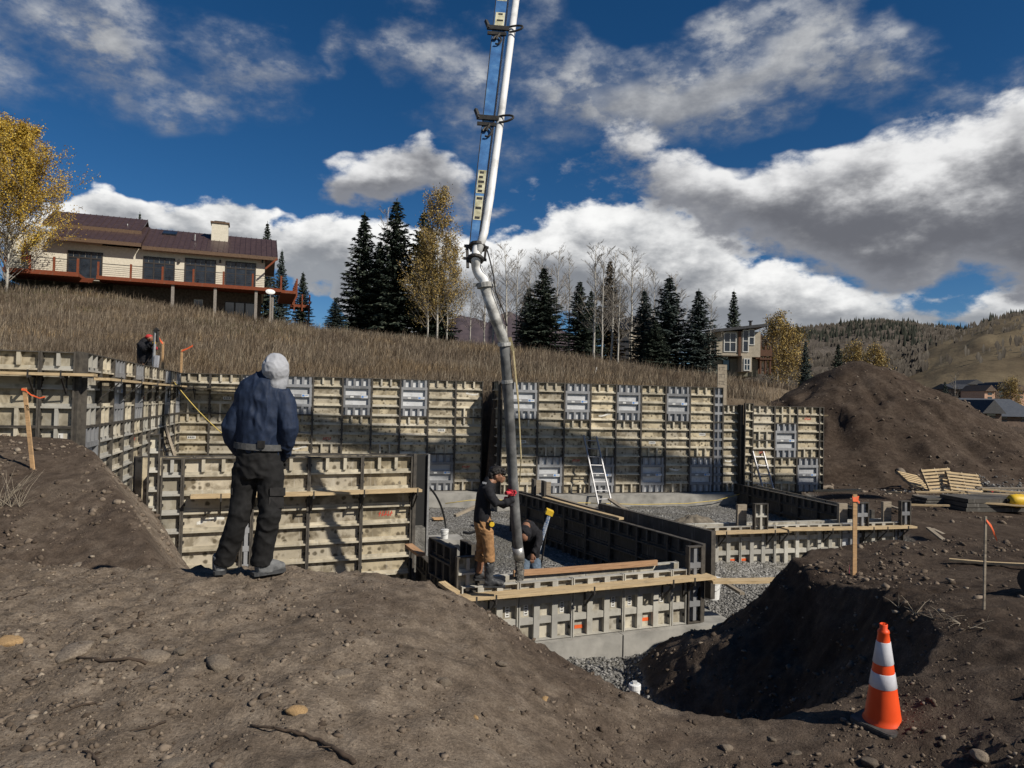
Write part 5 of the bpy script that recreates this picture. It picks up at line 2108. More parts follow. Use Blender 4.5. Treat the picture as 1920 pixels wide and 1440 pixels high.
def root(label, pix, rad, name='root'):
    pts = []
    for (x, y) in pix:
        Y = gy(x, y)
        p = at(x, y, Y)
        pts.append(Vector((p.x, p.y, ground_z(p.x, p.y) + rad * .8)))
    m = MB()
    fine = []
    for a, b in zip(pts[:-1], pts[1:]):
        for u in np.linspace(0, 1, 4)[:-1]:
            q = a.lerp(b, u)
            fine.append(q + Vector((random.uniform(-.5, .5) * rad, random.uniform(-.5, .5) * rad, random.uniform(-.2, .6) * rad)))
    fine.append(pts[-1])
    n = len(fine)
    m.tube(fine, [rad * (.45 + .6 * k / n) for k in range(n)], 6)
    for k in range(3, n - 1, 4):
        d = Vector((random.uniform(-1, 1), random.uniform(-.6, .6), .25)) * rad * 6
        m.tube([fine[k], fine[k] + d], [rad * .35, rad * .12], 4)
    tag(m.build(name, M_ROOT, smooth=True), label, name, 'roots and sticks on the earth')


root('long dark curved root in the foreground near the bottom edge', [(470, 1367), (520, 1372), (560, 1382), (600, 1398), (635, 1420), (665, 1440)], .011)
root('dark root lying against the large half-buried stone', [(95, 1225), (140, 1236), (190, 1243), (240, 1240), (275, 1248)], .010)
root('short curved root at the bottom left', [(155, 1415), (175, 1422), (185, 1438)], .008)
root('thin twig in the left foreground', [(120, 1338), (150, 1326), (180, 1322)], .006, 'twig')
root('pale straight twig near the bottom centre', [(392, 1415), (425, 1393)], .004, 'twig')
root('twig at the left below the man', [(20, 1125), (50, 1117)], .006, 'twig')
root('twig under the middle stones', [(245, 1375), (280, 1368), (310, 1360)], .006, 'twig')
root('thin dead twig at the rim above the white pipe cap', [(1055, 1218), (1062, 1206)], .004, 'twig')
for k in range(7):
    x = 1690 + k * 26 + random.uniform(-8, 8)
    y = 1150 + k * 6 + random.uniform(-10, 10)
    p = at(x, y, gy(x, y))
    m = MB()
    for q in range(6):
        d = Vector((random.uniform(-1, 1), random.uniform(-1, 1), random.uniform(.1, .8))).normalized() * random.uniform(.08, .24)
        m.tube([Vector((0, 0, 0)), d * .6, d + Vector((0, 0, -.02))], [.0028, .002, .001], 4)
    tag(m.build('dry_weed', M_PINE_OLD, loc=(p.x, p.y, ground_z(p.x, p.y))), 'little tangle of dry stalks on the right-hand bank', 'weed', 'dry weeds on the right bank')
for k, (x, y) in enumerate(((8, 872), (24, 880), (40, 868), (0, 890))):
    p = at(x, y, 8.2)
    z = ground_z(p.x, p.y)
    m = MB()
    for q in range(9):
        d = Vector((random.uniform(-1, 1), random.uniform(-.5, .5), random.uniform(.5, 1.6))).normalized() * random.uniform(.2, .6)
        m.tube([Vector((0, 0, 0)), d * .5, d + Vector((.04, 0, -.02))], [.003, .0025, .0012], 4)
    tag(m.build('dry_weed', M_PINE_OLD, loc=(p.x, p.y, z)), 'dry stalks beside the left stake on the bank', 'weed', 'dry weeds beside the left stake')

# ------------------------------------------------------------------ stakes, boards, cone
M_ORANGE = plain('orange_tape', (.78, .13, .04), .6)
M_PINK = plain('pink_tape', (.70, .06, .18), .6)
M_LATH = wood_material('lath', (.52, .33, .17), (.36, .21, .10))


def ribbon(pts, w, mat, parent):
    m = MB()
    P = [Vector(p) for p in pts]
    vs, fs = [], []
    for i, p in enumerate(P):
        tw = Vector((.25 * math.sin(i * 1.3), .3 * math.cos(i * 1.1), 1)).normalized() * w / 2
        vs += [p - tw, p + tw]
    for i in range(len(P) - 1):
        fs.append((2 * i, 2 * i + 1, 2 * i + 3, 2 * i + 2))
    m.add(vs, fs)
    return m.build('flag_tape', mat, parent)


def stake(label, base, top, w, th, ribs, mat=None, txt=None):
    base, top = Vector(base), Vector(top)
    t = thing('survey_stake', label, 'stake', base)
    m = MB()
    m.bar(Vector((0, 0, 0)) - (top - base).normalized() * .2, top - base, w, th, up=(0, 1, 0))
    s = m.build('lath', mat or M_LATH, t)
    for col, pts, rw in ribs:
        ribbon([Vector(p) for p in pts], rw, col, t)
    return t, s


Ys = gy(62, 880)
b0, t0 = at(62, 884, Ys), at(46, 727, Ys)
t_, l_ = stake('tall lath stake with orange tape on the left bank', b0, t0, .05, .018,
               [(M_ORANGE, [t0 - b0 + Vector((-.03, -.015, -.02)), t0 - b0 + Vector((.04, -.015, -.03))], .03),
                (M_ORANGE, [t0 - b0 + Vector((.02, -.015, -.03)), t0 - b0 + Vector((.10, -.02, -.09)), t0 - b0 + Vector((.2, -.0, -.13)), t0 - b0 + Vector((.26, .02, -.11))], .016)])
tm_ = link('writing', text_mesh('JOT', .045, M_BLACK, 'writing'), t_, (t0 - b0) * .76 + Vector((.006, -.013, 0)))
tm_.rotation_euler = (PI / 2, PI / 2 - .1, 0)
Ys = 8.9
b0 = at(1602, 1086, Ys)
b0.z = ground_z(b0.x, b0.y)
t0 = at(1603, 927, Ys)
stake('lath stake with orange tip standing on the dark heap', b0, t0, .05, .02,
      [(M_ORANGE, [t0 - b0 + Vector((-.035, -.014, -.05)), t0 - b0 + Vector((.04, -.014, -.055))], .075), (M_ORANGE, [t0 - b0 + Vector((.02, -.016, -.07)), t0 - b0 + Vector((.05, -.02, -.10))], .03),
       (M_PINK, [Vector((-.07, -.02, .16)), Vector((-.075, -.02, .03))], .02)])
Ys = gy(1845, 1143)
b0, t0 = at(1845, 1145, Ys), at(1848, 968, Ys)
stake('thin stake with a hanging orange tape on the right bank', b0, t0, .016, .016,
      [(M_ORANGE, [t0 - b0 + Vector((.0, -.01, -.03)), t0 - b0 + Vector((.04, -.012, -.08)), t0 - b0 + Vector((.07, -.01, -.15)), t0 - b0 + Vector((.09, -.012, -.2))], .024)], M_PINE_OLD)
for (x, y0, y1, lab, dx) in ((305, 690, 641, 'short stake with faint tape beside the worker above the left forms', -.12), (340, 697, 655, 'short stake with orange streamer right of the worker above the left forms', .35)):
    b0, t0 = at(x, y0, 21.9), at(x + 1, y1, 21.9)
    b0.z = min(b0.z, ground_z(b0.x, b0.y))
    stake(lab, b0, t0, .055, .03, [(M_ORANGE, [t0 - b0 + Vector((0, -.02, -.05)), t0 - b0 + Vector((dx * .5, -.03, .02)), t0 - b0 + Vector((dx, -.03, .12))], .06)])
# white survey stick far on the hill
p = at(1114, 695, 33)
m = MB().bar((0, 0, -.2), (.12, 0, .45), .05, .05)
tag(m.build('marker_stick', M_PAINT_W, loc=(p.x, p.y, ground_z(p.x, p.y))), 'pale leaning marker stick in the dry grass under the trees', 'stick')

# boards on the ground
def board_px(name, label, a, b, Ya, Yb, w, th, mat, lift=.03, grp='loose boards', cat='board', zabs=None):
    pa, pb = at(*a, Ya), at(*b, Yb)
    if zabs is None:
        pa.z = ground_z(pa.x, pa.y) + lift
        pb.z = ground_z(pb.x, pb.y) + lift
    o = plank(name, None, pa, pb, w, th, mat)
    tag(o, label, cat, grp)
    return o


board_px('board', 'pale thin board lying on the right-hand bank', (1780, 1054), (1935, 1072), gy(1785, 1056), gy(1915, 1070), .07, .03, M_PINE, .05)
board_px('board', 'short pale board sticking out past the end wall', (1526, 920), (1614, 919), 24.9, 24.6, .2, .06, M_PINE, zabs=1)
board_px('board', 'stub of pale board high at the end wall edge', (1524, 780), (1553, 779), 25.9, 25.7, .1, .05, M_PINE, zabs=1)
board_px('board', 'old timber kicker leaning from the right forms to the ground', (1740, 990), (1800, 1036), 17.9, 16.2, .1, .05, M_PINE_OLD, zabs=1)
board_px('board', 'second timber kicker beside the right forms', (1748, 992), (1830, 1030), 18.6, 17.2, .1, .05, M_PINE_OLD, zabs=1)
board_px('board', 'pole leaning out of the gravel left of the hose worker', (853, 967), (893, 949), 16.5, 17.2, .08, .06, M_PINE_OLD, zabs=1)
board_px('board', 'old plank leaning down from the tall ladder towards the forms', (1143, 936), (1222, 988), 20.5, 16.8, .12, .05, M_PINE_OLD, zabs=1)
board_px('board', 'pale kicker board in the trench behind the dark heap', (1346, 1084), (1392, 1113), 14.6, 13.4, .09, .05, M_PINE_OLD, zabs=1)
board_px('board', 'old board between the corner post and the right forms', (1660, 945), (1692, 960), 22.5, 21.0, .1, .05, M_PINE_OLD, .15)
board_px('board', 'pale board in the side forms left of the worker', (828, 1093), (856, 1112), 10.5, 10.2, .12, .05, M_PINE, zabs=1)
board_px('board', 'pale board end at the bulkhead channel', (766, 1022), (790, 1040), 12.3, 11.8, .14, .05, M_PINE_RED, zabs=1)
board_px('board', 'flat piece of cardboard on the gravel by the black hose', (812, 938), (832, 934), 20.5, 20.6, .3, .03, M_LATH, .06)
# cross pieces between the middle forms
for k in range(6):
    s = .9 + k * .42
    a = along(P_M1, rot_m, s, -.40)
    b = along(P_M1, rot_m, s + .15, -1.05)
    z = z_mt - .28 + .02 * (k % 2)
    plank('spreader', 'pale spreader across the forms, number %s from the hose' % ('one', 'two', 'three', 'four', 'five', 'six')[k], (a.x, a.y, z), (b.x, b.y, z - .06), .10, .05, M_PINE, group='spreaders between the middle forms')

# traffic cone
M_CONE = noisy('cone_orange', [(.3, (.74, .065, .012)), (.7, (.88, .10, .022))], 5, rough=.45, bmp=.03)
M_REFL = noisy('cone_collar', [(.35, (.50, .50, .54)), (.65, (.66, .66, .70))], 9, rough=.35, bmp=.05)
Yc = 4.75
Yc = gy(1655, 1358)
pc = at(1655, 1358, Yc)
KC = 200 / F_PX * Yc / .70
cone = thing('traffic_cone', 'orange traffic cone with two white collars on a black base', 'cone', pc, .5)
cone.rotation_euler = (.05, -.085, .55)
cone.scale = (KC * .82, KC * .82, KC * .95)
H = .70


def cr_(z):
    return .135 + (.031 - .135) * (z - .04) / (H - .04)


prof = [(.150, .028), (.146, .040), (cr_(.05), .052)] + [(cr_(z), z) for z in np.linspace(.08, .64, 12)] + [(cr_(.64) + .004, .645), (cr_(.66) + .003, .66), (.027, .668), (.030, .70), (.024, .705), (.022, .66)]
m = MB()
m.lathe(prof, 40)
m.build('body', M_CONE, cone, smooth=True)
for a, b in ((.275, .375), (.435, .585)):
    m = MB()
    m.lathe([(cr_(a) + .0005, a), (cr_(a) + .0032, a + .003), (cr_(b) + .0032, b - .003), (cr_(b) + .0005, b)], 40)
    m.build('reflective_collar', M_REFL, cone, smooth=True)
bm = bmesh.new()
bmesh.ops.create_cube(bm, size=1)
bmesh.ops.scale(bm, vec=(.37, .37, .035), verts=bm.verts)
vert_e = [e for e in bm.edges if abs(e.verts[0].co.z - e.verts[1].co.z) > .01]
bmesh.ops.bevel(bm, geom=vert_e, offset=.06, segments=4, affect='EDGES', profile=.5)
bmesh.ops.bevel(bm, geom=[e for e in bm.edges if e.calc_length() > .0 and abs(e.verts[0].co.z - e.verts[1].co.z) < .001], offset=.006, segments=2, affect='EDGES')
me = bpy.data.meshes.new('base')
bm.to_mesh(me)
bm.free()
me.materials.append(noisy('cone_base', [(.3, (.03, .03, .03)), (.7, (.10, .095, .09))], 12, rough=.8))
link('base', me, cone, (0, 0, .018))

# white pipe cap on the rim
Yp = 6.1
pp_ = at(1190, 1293, Yp)
m = MB()
m.lathe([(.0, -.5), (.045, -.5), (.045, .0), (.052, .005), (.052, .045), (.046, .05), (.0, .05)], 20)
cap = thing('pipe_cleanout', 'white plastic pipe with a screw cap at the rim of the slope', 'pipe', (pp_.x, pp_.y, pp_.z))
m.build('pipe', M_PIPEW, cap, smooth=False)
MB().box(-.018, .018, -.018, .018, .05, .07).build('cap_nut', M_PIPEW, cap)

# ------------------------------------------------------------------ ladders
M_ALU = noisy('aluminium', [(.3, (.26, .26, .27)), (.7, (.40, .40, .41))], 20, rough=.45, metal=.4, bmp=.05)


def ladder(label, bl, br, tl, tr, rungs, mat, rail=.035, depth=.07):
    """four corner points in space"""
    bl, br, tl, tr = map(Vector, (bl, br, tl, tr))
    t = thing('ladder', label, 'ladder', bl)
    nrm = (br - bl).cross(tl - bl).normalized()
    for a, b in ((bl, tl), (br, tr)):
        MB().bar(a - bl, b - bl, rail, depth, up=nrm).build('rail', mat, t)
    for k in range(rungs):
        u = (k + .6) / (rungs + .2)
        a, b = bl.lerp(tl, u) - bl, br.lerp(tr, u) - bl
        MB().tube([a, b], .017, 8).build('rung', mat, t)
    return t


def wallpt(px, py, Z0=23.15, fwd_=0.0):
    q = back_pt(px, Z0 - fwd_)
    d = ray(px, py)
    return d * (q.y / d.y)


ladder('tall aluminium ladder leaning on the back wall in the middle', wallpt(1122, 946, 23.15, 1.0), wallpt(1147, 945, 23.15, 1.0), wallpt(1094, 816, 23.15, .10), wallpt(1118, 818, 23.15, .10), 8, M_ALU)
ladder('short aluminium ladder leaning on the right-hand end wall', wallpt(1430, 915, 23.0, .95), wallpt(1450, 918, 23.0, .95), wallpt(1411, 846, 23.0, .16), wallpt(1431, 847, 23.0, .16), 4, M_ALU)
a = at(325, 905, 18.0)
ladder('worn grey ladder leaning in the back left corner of the forms', at(316, 868, 18.6), at(331, 866, 18.3), at(283, 752, 20.3), at(294, 752, 20.0), 9, M_PINE_OLD, .045, .08)

# stepladder with a yellow head, standing in the pit
M_FIBER = noisy('blue_rail', [(.35, (.05, .12, .26)), (.6, (.40, .42, .44))], 30, rough=.6)
sl_ = thing('stepladder', 'folded stepladder with a yellow head standing in the shaded pit', 'stepladder', (0, 0, 0))
ta, tb = at(1031, 962, 13.6), at(1008, 1040, 13.2)
bb = ta + (tb - ta) * 1.7
for dy in (0, .16):
    o_ = Vector((0, dy, 0))
    MB().bar(ta + o_, bb + o_, .05, .03).build('rail', M_FIBER, sl_)
for u in (.25, .5, .75):
    c_ = ta.lerp(bb, u)
    MB().bar(c_, c_ + Vector((0, .16, 0)), .06, .02).build('step', M_FIBER, sl_)
MB().bar(ta + Vector((-.02, .02, 0)), ta + Vector((-.16, .1, -1.2)), .025, .025).build('rear_leg', M_DARK, sl_)
m = MB().bar(ta + Vector((-.07, .08, .03)), ta + Vector((.06, .08, -.02)), .26, .09)
m.build('head_cap', M_YEL, sl_)

# ------------------------------------------------------------------ buckets, block, hoses, ropes
def bucket(label, p, r, h, mat, lid=True, band=None):
    t = thing('bucket', label, 'bucket', p)
    m = MB()
    m.lathe([(0, 0), (r * .86, 0), (r * .98, h * .8), (r * 1.05, h * .81), (r * 1.05, h * .86), (r, h * .87), (r, h), (r * .9, h), (r * .9, h * .2), (0, h * .2)], 22)
    m.build('pail', mat, t, smooth=False)
    if lid:
        MB().lathe([(0, h), (r * 1.06, h), (r * 1.06, h * 1.06), (0, h * 1.07)], 22).build('lid', mat, t)
    if band:
        MB().lathe([(r * .90, h * .15), (r * .975, h * .7), (r * .985, h * .7), (r * .91, h * .15)], 22).build('paper_label', band, t)
    m = MB()
    arc = [Vector((math.cos(a) * r * 1.05, 0, h * .84 + math.sin(a) * r * -.55)) for a in np.linspace(0, PI, 10)]
    m.tube([Vector((q.x, -abs(math.sin(a_)) * r * 1.04, h * .84 - math.sin(a_) * h * .35)) for q, a_ in zip(arc, np.linspace(0, PI, 10))], .005, 5)
    m.build('handle', M_ROD, t)
    return t


M_WPL = plain('white_plastic', (.70, .70, .68), .5)
M_BPL = plain('black_plastic', (.02, .02, .022), .45)
pbk = at(833, 1000, 15.6)
zb_ = ground_z(pbk.x, pbk.y)
blk = MB()
blk.box(-.38, .38, -.3, .4, -.3, .42)
o_ = blk.build('footing_pad', M_CONC, None, loc=(pbk.x, pbk.y + .2, zb_))
o_.rotation_euler = (0, 0, .3)
tag(o_, 'square concrete pad with a white bucket on it', 'pad')
bucket('small white bucket on the square concrete pad', (pbk.x, pbk.y + .1, zb_ + .423), .085, .19, M_WPL)
p = at(1222, 990, 17.6)
bucket('black bucket with a pale label on the gravel right of the middle forms', (p.x, p.y, ground_z(p.x, p.y)), .26, .40, M_BPL, False, M_WPL)
p = at(1334, 1122, 13.2)
bucket('white bucket in the trench right of the front corner', (p.x, p.y, p.z), .16, .36, M_WPL)
# black hose arching out of the forms to the pad
m = MB()
a, b = at(803, 912, 14.6), Vector((pbk.x + .02, pbk.y + .1, zb_ + .66))
mid = a.lerp(b, .5) + Vector((.12, 0, .16))
pts = [(a * (1 - u) ** 2 + mid * 2 * u * (1 - u) + b * u ** 2) for u in np.linspace(0, 1, 12)]
m.tube(pts, .022, 8)
tag(m.build('vibrator_hose', M_BPL, smooth=True), 'black hose arching from the forms down to the white bucket', 'hose')
m = MB()
pts = []
for x, y in ((868, 998), (880, 1000), (892, 996), (902, 1000)):
    p = at(x, y, 15.3)
    pts.append(Vector((p.x, p.y, max(p.z, ground_z(p.x, p.y) + .03))))
m.tube(pts, .03, 8)
tag(m.build('vibrator_hose', M_BPL, smooth=True), 'loop of black hose on the gravel left of the hose worker', 'hose')
M_ROPE = plain('yellow_rope', (.58, .44, .12), .8)
m = MB()
pts = []
for x, y in ((835, 944), (880, 938), (930, 937), (1000, 941), (1100, 943), (1200, 946), (1290, 944), (1345, 938), (1382, 928), (1425, 911)):
    q = back_pt(x, 23.15 - .78)
    d = ray(x, y)
    pts.append(d * (q.y / d.y))
m.tube(pts, .013, 6)
tag(m.build('rope', M_ROPE, smooth=True), 'yellow rope along the footing of the back wall', 'rope')
m = MB()
a, b = at(312, 698, 20.5), at(432, 826, 19.6)
pts = [a.lerp(b, u) + Vector((0, 0, -.12 * math.sin(u * PI))) for u in np.linspace(0, 1, 12)]
m.tube(pts, .013, 6)
tag(m.build('rope', M_ROPE, smooth=True), 'yellow rope slanting down from the back left corner', 'rope')

# ------------------------------------------------------------------ yard on the right: pallets, lumber, can
def pallet(label, loc, rot):
    t = thing('pallet', label, 'pallet', loc)
    t.rotation_euler = rot
    for y in (0, .48, .96):
        MB().box(y * 1.2, y * 1.2 + .04, 0, 1.02, .025, .115).build('stringer', M_PINE_OLD, t)
    for k in range(7):
        x = k * 1.0 / 7 + .02
        MB().box(-.03, 1.22, x, x + .085, .118, .138).build('deck_board', M_PINE, t)
    for k in range(3):
        x = k * .45
        MB().box(-.03, 1.22, x, x + .10, 0, .022).build('bottom_board', M_PINE_OLD, t)
    return t


p = at(1742, 921, 28.3)
pallet('pale wooden pallet standing tilted in the yard', (p.x, p.y, ground_z(p.x, p.y) - .02), (R(62), R(-4), R(8)))
p = at(1783, 921, 28.0)
pallet('second pale pallet leaning beside the first one', (p.x, p.y, ground_z(p.x, p.y) - .02), (R(56), R(5), R(-3)))
p = at(1728, 917, 29.0)
pallet('third pallet lying half hidden behind the standing ones', (p.x - .4, p.y, ground_z(p.x, p.y) + .1), (R(35), R(10), R(25)))
rl = random.Random(9)
LUM = [((1660, 945), (1690, 943), 24.6, .25), ((1712, 942), (1835, 948), 24.2, .2), ((1716, 938), (1800, 937), 25.0, .3), ((1800, 930), (1925, 912), 24.6, .35), ((1812, 938), (1930, 926), 23.8, .45), ((1795, 944), (1925, 938), 23.2, .3), ((1700, 952), (1780, 953), 22.6, .12), ((1830, 922), (1930, 917), 25.0, .5), ((1820, 952), (1940, 950), 22.5, .25), ((1840, 945), (1950, 930), 23.0, .62)]
for k, (a, b, Y, lift) in enumerate(LUM):
    pa, pb = at(*a, Y), at(*b, Y - .3)
    pa.z = ground_z(pa.x, pa.y) + lift
    pb.z = ground_z(pb.x, pb.y) + lift + .05
    o_ = plank('lumber', None, pa, pb, .2 if k % 3 else .12, .05, M_PINE if k % 3 != 1 else M_PINE_OLD)
    tag(o_, ('short offcut at the left end of the lumber heap', 'long pale board at the front left of the lumber heap', 'grey board behind the front left one of the lumber heap', 'board slanting up at the back of the lumber heap', 'weathered board under the yellow jug', 'pale board in the middle of the lumber heap', 'loose board nearest the right forms', 'short grey board on top of the lumber heap', 'board at the right edge of the yard', 'topmost pale board at the right edge')[k], 'lumber', 'lumber heap in the yard')
for (x, y, Y, w, d, h, lab) in ((1760, 960, 23.2, 1.0, .7, .25, 'dark stacked form panels under the lumber heap'), (1870, 968, 22.4, 2.2, 1.2, .42, 'low dark stack of forms at the right edge of the yard')):
    p = at(x, y, Y)
    t = thing('form_stack', lab, 'stack', (p.x, p.y, ground_z(p.x, p.y)), .15)
    for k in range(3):
        MB().box(-w / 2 + .04 * k, w / 2 - .03 * k, 0, d, k * h / 3 + .02, (k + 1) * h / 3).build('panel', M_FORM_SHADED, t)
p = at(1907, 952, 22.4)
t = thing('water_jug', 'bulky yellow ribbed jug lying on the lumber at the right edge', 'jug', (p.x, p.y, p.z))
m = MB()
n = 9
rings = []
for k in range(n):
    u = k / (n - 1)
    rr_ = .20 + .018 * (k % 2) - .07 * (abs(u - .5) * 2) ** 4
    rings.append((Vector((-.26 + .62 * u, 0, .22)), rr_, rr_, (0, 1, 0)))
loft(m, rings, 16)
m.build('body', M_YEL, t, smooth=True)
MB().tube([Vector((-.26, 0, .22)), Vector((-.33, 0, .22))], .06, 12).build('cap', M_BPL, t)
p = at(1855, 919, 27.2)
t = thing('fuel_can', 'dark fuel can with a red diamond in the yard by the rock heap', 'can', (p.x, p.y, ground_z(p.x, p.y)))
MB().box(-.16, .16, -.12, .12, 0, .34).build('body', M_BPL, t)
MB().tube([Vector((-.1, 0, .34)), Vector((0, 0, .41)), Vector((.1, 0, .34))], .018, 8).build('handle', M_BPL, t)
m = MB()
m.add([(0.04, -.1225, .10), (.12, -.1225, .18), (.04, -.1225, .26), (-.04, -.1225, .18)], [(0, 1, 2, 3)])
m.build('diamond_sign', M_RED, t)
p = at(1910, 1100, 6.6)
# dark tyre-like drum at the far right of the bank
t = thing('drain_pipe', 'black corrugated pipe end lying at the right edge of the bank', 'pipe', (p.x + .1, p.y, ground_z(p.x, p.y) + .05))
m = MB()
for k in range(8):
    m.tube([Vector((k * .06, k * .02, .1)), Vector((k * .06 + .03, k * .02 + .01, .1))], .13 if k % 2 else .118, 16)
m.build('corrugated_tube', M_BPL, t)

# wet concrete heaped round the hose end
def heap(name, label, c, rx, ry, h, seed, mat):
    n, k = 44, 14
    vs, fs = [], []
    for i in range(k + 1):
        u = i / k
        for j in range(n):
            a = 2 * PI * j / n
            vs.append((math.cos(a) * rx * u, math.sin(a) * ry * u, h * (math.cos(u * PI) * .5 + .5)))
    V = np.array(vs)
    V[:, 2] += fbm(V[:, 0] * 9 + seed, V[:, 1] * 9, octaves=4, seed=seed, gain=.6) * h * .28 * (1 - np.hypot(V[:, 0] / rx, V[:, 1] / ry) ** 4)
    V[:, 0] *= 1 + .12 * vnoise(V[:, 0] * 4, V[:, 1] * 4, seed=seed)
    for i in range(k):
        for j in range(n):
            fs.append((i * n + j, i * n + (j + 1) % n, (i + 1) * n + (j + 1) % n, (i + 1) * n + j))
    o = link(name, np_mesh(name, V, np.array(fs), mat, smooth=True), None, c)
    o.rotation_euler = (0, 0, ROT_FW)
    return tag(o, label, 'concrete heap')


c_ = along(P_W0, ROT_FW, .95, -.22)
heap('concrete_heap', 'fresh concrete heaped between the forms under the hose mouth', (c_.x, c_.y, z_wt - .30), .62, .17, .26, 3, M_MUD)
c_ = along(P_W0, ROT_FW, .75, -1.15)
heap('concrete_heap', 'grey slope of wet gravel behind the hose worker', (c_.x, c_.y, ground_z(c_.x, c_.y) - .05), .95, .75, .62, 5, M_MUD)
c_ = at(1300, 972, 19.6)
M_BERM = noisy('grey_earth', [(.3, (.10, .085, .062)), (.7, (.21, .18, .14))], 7, 6, rough=.95, bmp=.8, bdist=.02)
o_ = heap('earth_berm', 'low grey-brown berm of earth before the back footing', (c_.x, c_.y, ground_z(c_.x, c_.y) - .06), 1.5, .8, .42, 9, M_BERM)
o_['category'] = 'earth berm'
o_.rotation_euler = (0, 0, ROT_B)
# ------------------------------------------------------------------ dry grass on the hill
M_GRASS = island_material('dry_grass', [(0, (.085, .064, .046)), (.35, (.160, .124, .088)), (.7, (.25, .20, .145)), (.93, (.37, .305, .225)), (1, (.50, .43, .33))], rough=.9, bmp=0, spec=.1)


def grass_field(name, label, n, seed, xr, yr, hmin, hmax, wid, power=1.0, mask=None, mat=None):
    r = np.random.default_rng(seed)
    y = yr[0] + (yr[1] - yr[0]) * r.random(n * 3) ** power
    half = np.minimum(.80 * y + 2, 60)
    x = (r.random(n * 3) * 2 - 1) * half
    k = (x > xr[0]) & (x < xr[1])
    z = ground_zs(x, y)
    g, _, _ = zones(x, y, z)
    k &= (g > .6) & (r.random(n * 3) < .35 + .65 * np.clip(.5 + 1.4 * fbm(x * .35, y * .35, octaves=3, seed=seed), 0, 1))
    if mask is not None:
        k &= mask(x, y)
    x, y, z = x[k][:n], y[k][:n], z[k][:n]
    m = len(x)
    h = (hmin + (hmax - hmin) * r.random(m) ** 1.6) * (.75 + .5 * np.clip(.5 + fbm(x * .5, y * .5, octaves=2, seed=seed + 4), 0, 1))
    w = wid * (.6 + .8 * r.random(m)) * (y / 35.0) ** .6
    a = r.random(m) * PI * 2
    lean = r.normal(.25, .30, m) * h
    la = r.normal(.3, 1.3, m)
    dx, dy = np.cos(a) * w, np.sin(a) * w * .5
    tx, ty = x + np.cos(la) * lean, y + np.sin(la) * lean
    mx, my = x + np.cos(la) * lean * .35, y + np.sin(la) * lean * .35
    P = np.empty((m, 5, 3))
    P[:, 0] = np.stack([x - dx, y - dy, z - .04], 1)
    P[:, 1] = np.stack([x + dx, y + dy, z - .04], 1)
    P[:, 2] = np.stack([mx + dx * .8, my + dy * .8, z + h * .6], 1)
    P[:, 3] = np.stack([mx - dx * .8, my - dy * .8, z + h * .6], 1)
    P[:, 4] = np.stack([tx, ty, z + h], 1)
    o = np.arange(m)[:, None] * 5
    F = np.concatenate([o + np.array([[0, 1, 2]]), o + np.array([[0, 2, 3]]), o + np.array([[3, 2, 4]])], 0)
    ob = link(name, np_mesh(name, P.reshape(-1, 3), F, mat or M_GRASS))
    tag(ob, label, 'grass', kind='stuff')


_gm = M_GRASS.node_tree
_gb = _gm.nodes['Principled BSDF']
_src = _gb.inputs['Base Color'].links[0].from_socket
_pos = nd(_gm, 'ShaderNodeNewGeometry').outputs['Position']
_tone = ramp(_gm, noise(_gm, _pos, .22, 4, .6), [(.32, (.50, .44, .40)), (.48, (.95, .95, .95)), (.60, (1.0, .92, .80)), (.72, (1.35, 1.2, .95))])
_gm.links.new(mixc(_gm, 1.0, _src, _tone, 'MULTIPLY'), _gb.inputs['Base Color'])


def hillmask(x, y):
    return y > 11.8


grass_field('dry_grass', 'tall dry grass on the hillside behind the forms', 120000, 61, (-70, 30), (12, 66), .18, .58, .012, 1.0, hillmask)
grass_field('dry_grass', 'dense dry grass close behind the back wall', 45000, 62, (-22, 11), (12, 34), .18, .52, .010, 1.0, hillmask)
grass_field('dry_grass', 'short pale grass of the field beyond the spoil heap', 16000, 63, (14, 90), (44, 150), .3, .7, .03, 1.0)
M_SHRUB = island_material('grey_brush', [(0, (.075, .055, .040)), (.6, (.15, .115, .085)), (1, (.24, .19, .14))], bmp=0)
grass_field('dead_brush', 'darker dead weeds scattered through the hillside grass', 14000, 64, (-60, 24), (13, 62), .4, .9, .010, 1.0, hillmask, M_SHRUB)

M_STRAW = island_material('pale_straw', [(0, (.26, .21, .14)), (.6, (.42, .35, .25)), (1, (.56, .48, .36))], bmp=0)


def strawmask(x, y):
    return (y > 12) & (fbm(x * .28, y * .28, octaves=3, seed=66) > .12)


grass_field('pale_straw', 'patches of pale tall straw in the hillside grass', 11000, 65, (-60, 22), (13, 62), .4, .95, .007, 1.0, strawmask, M_STRAW)
M_GREEN = island_material('olive_grass', [(0, (.06, .065, .025)), (1, (.14, .13, .06))], bmp=0)


def greenmask(x, y):
    return (y > 44) & (x < -14) & (fbm(x * .2, y * .2, octaves=3, seed=67) > -.1)


grass_field('olive_grass', 'short olive grass near the big house', 7000, 68, (-46, -14), (45, 60), .15, .35, .012, 1.0, greenmask, M_GREEN)

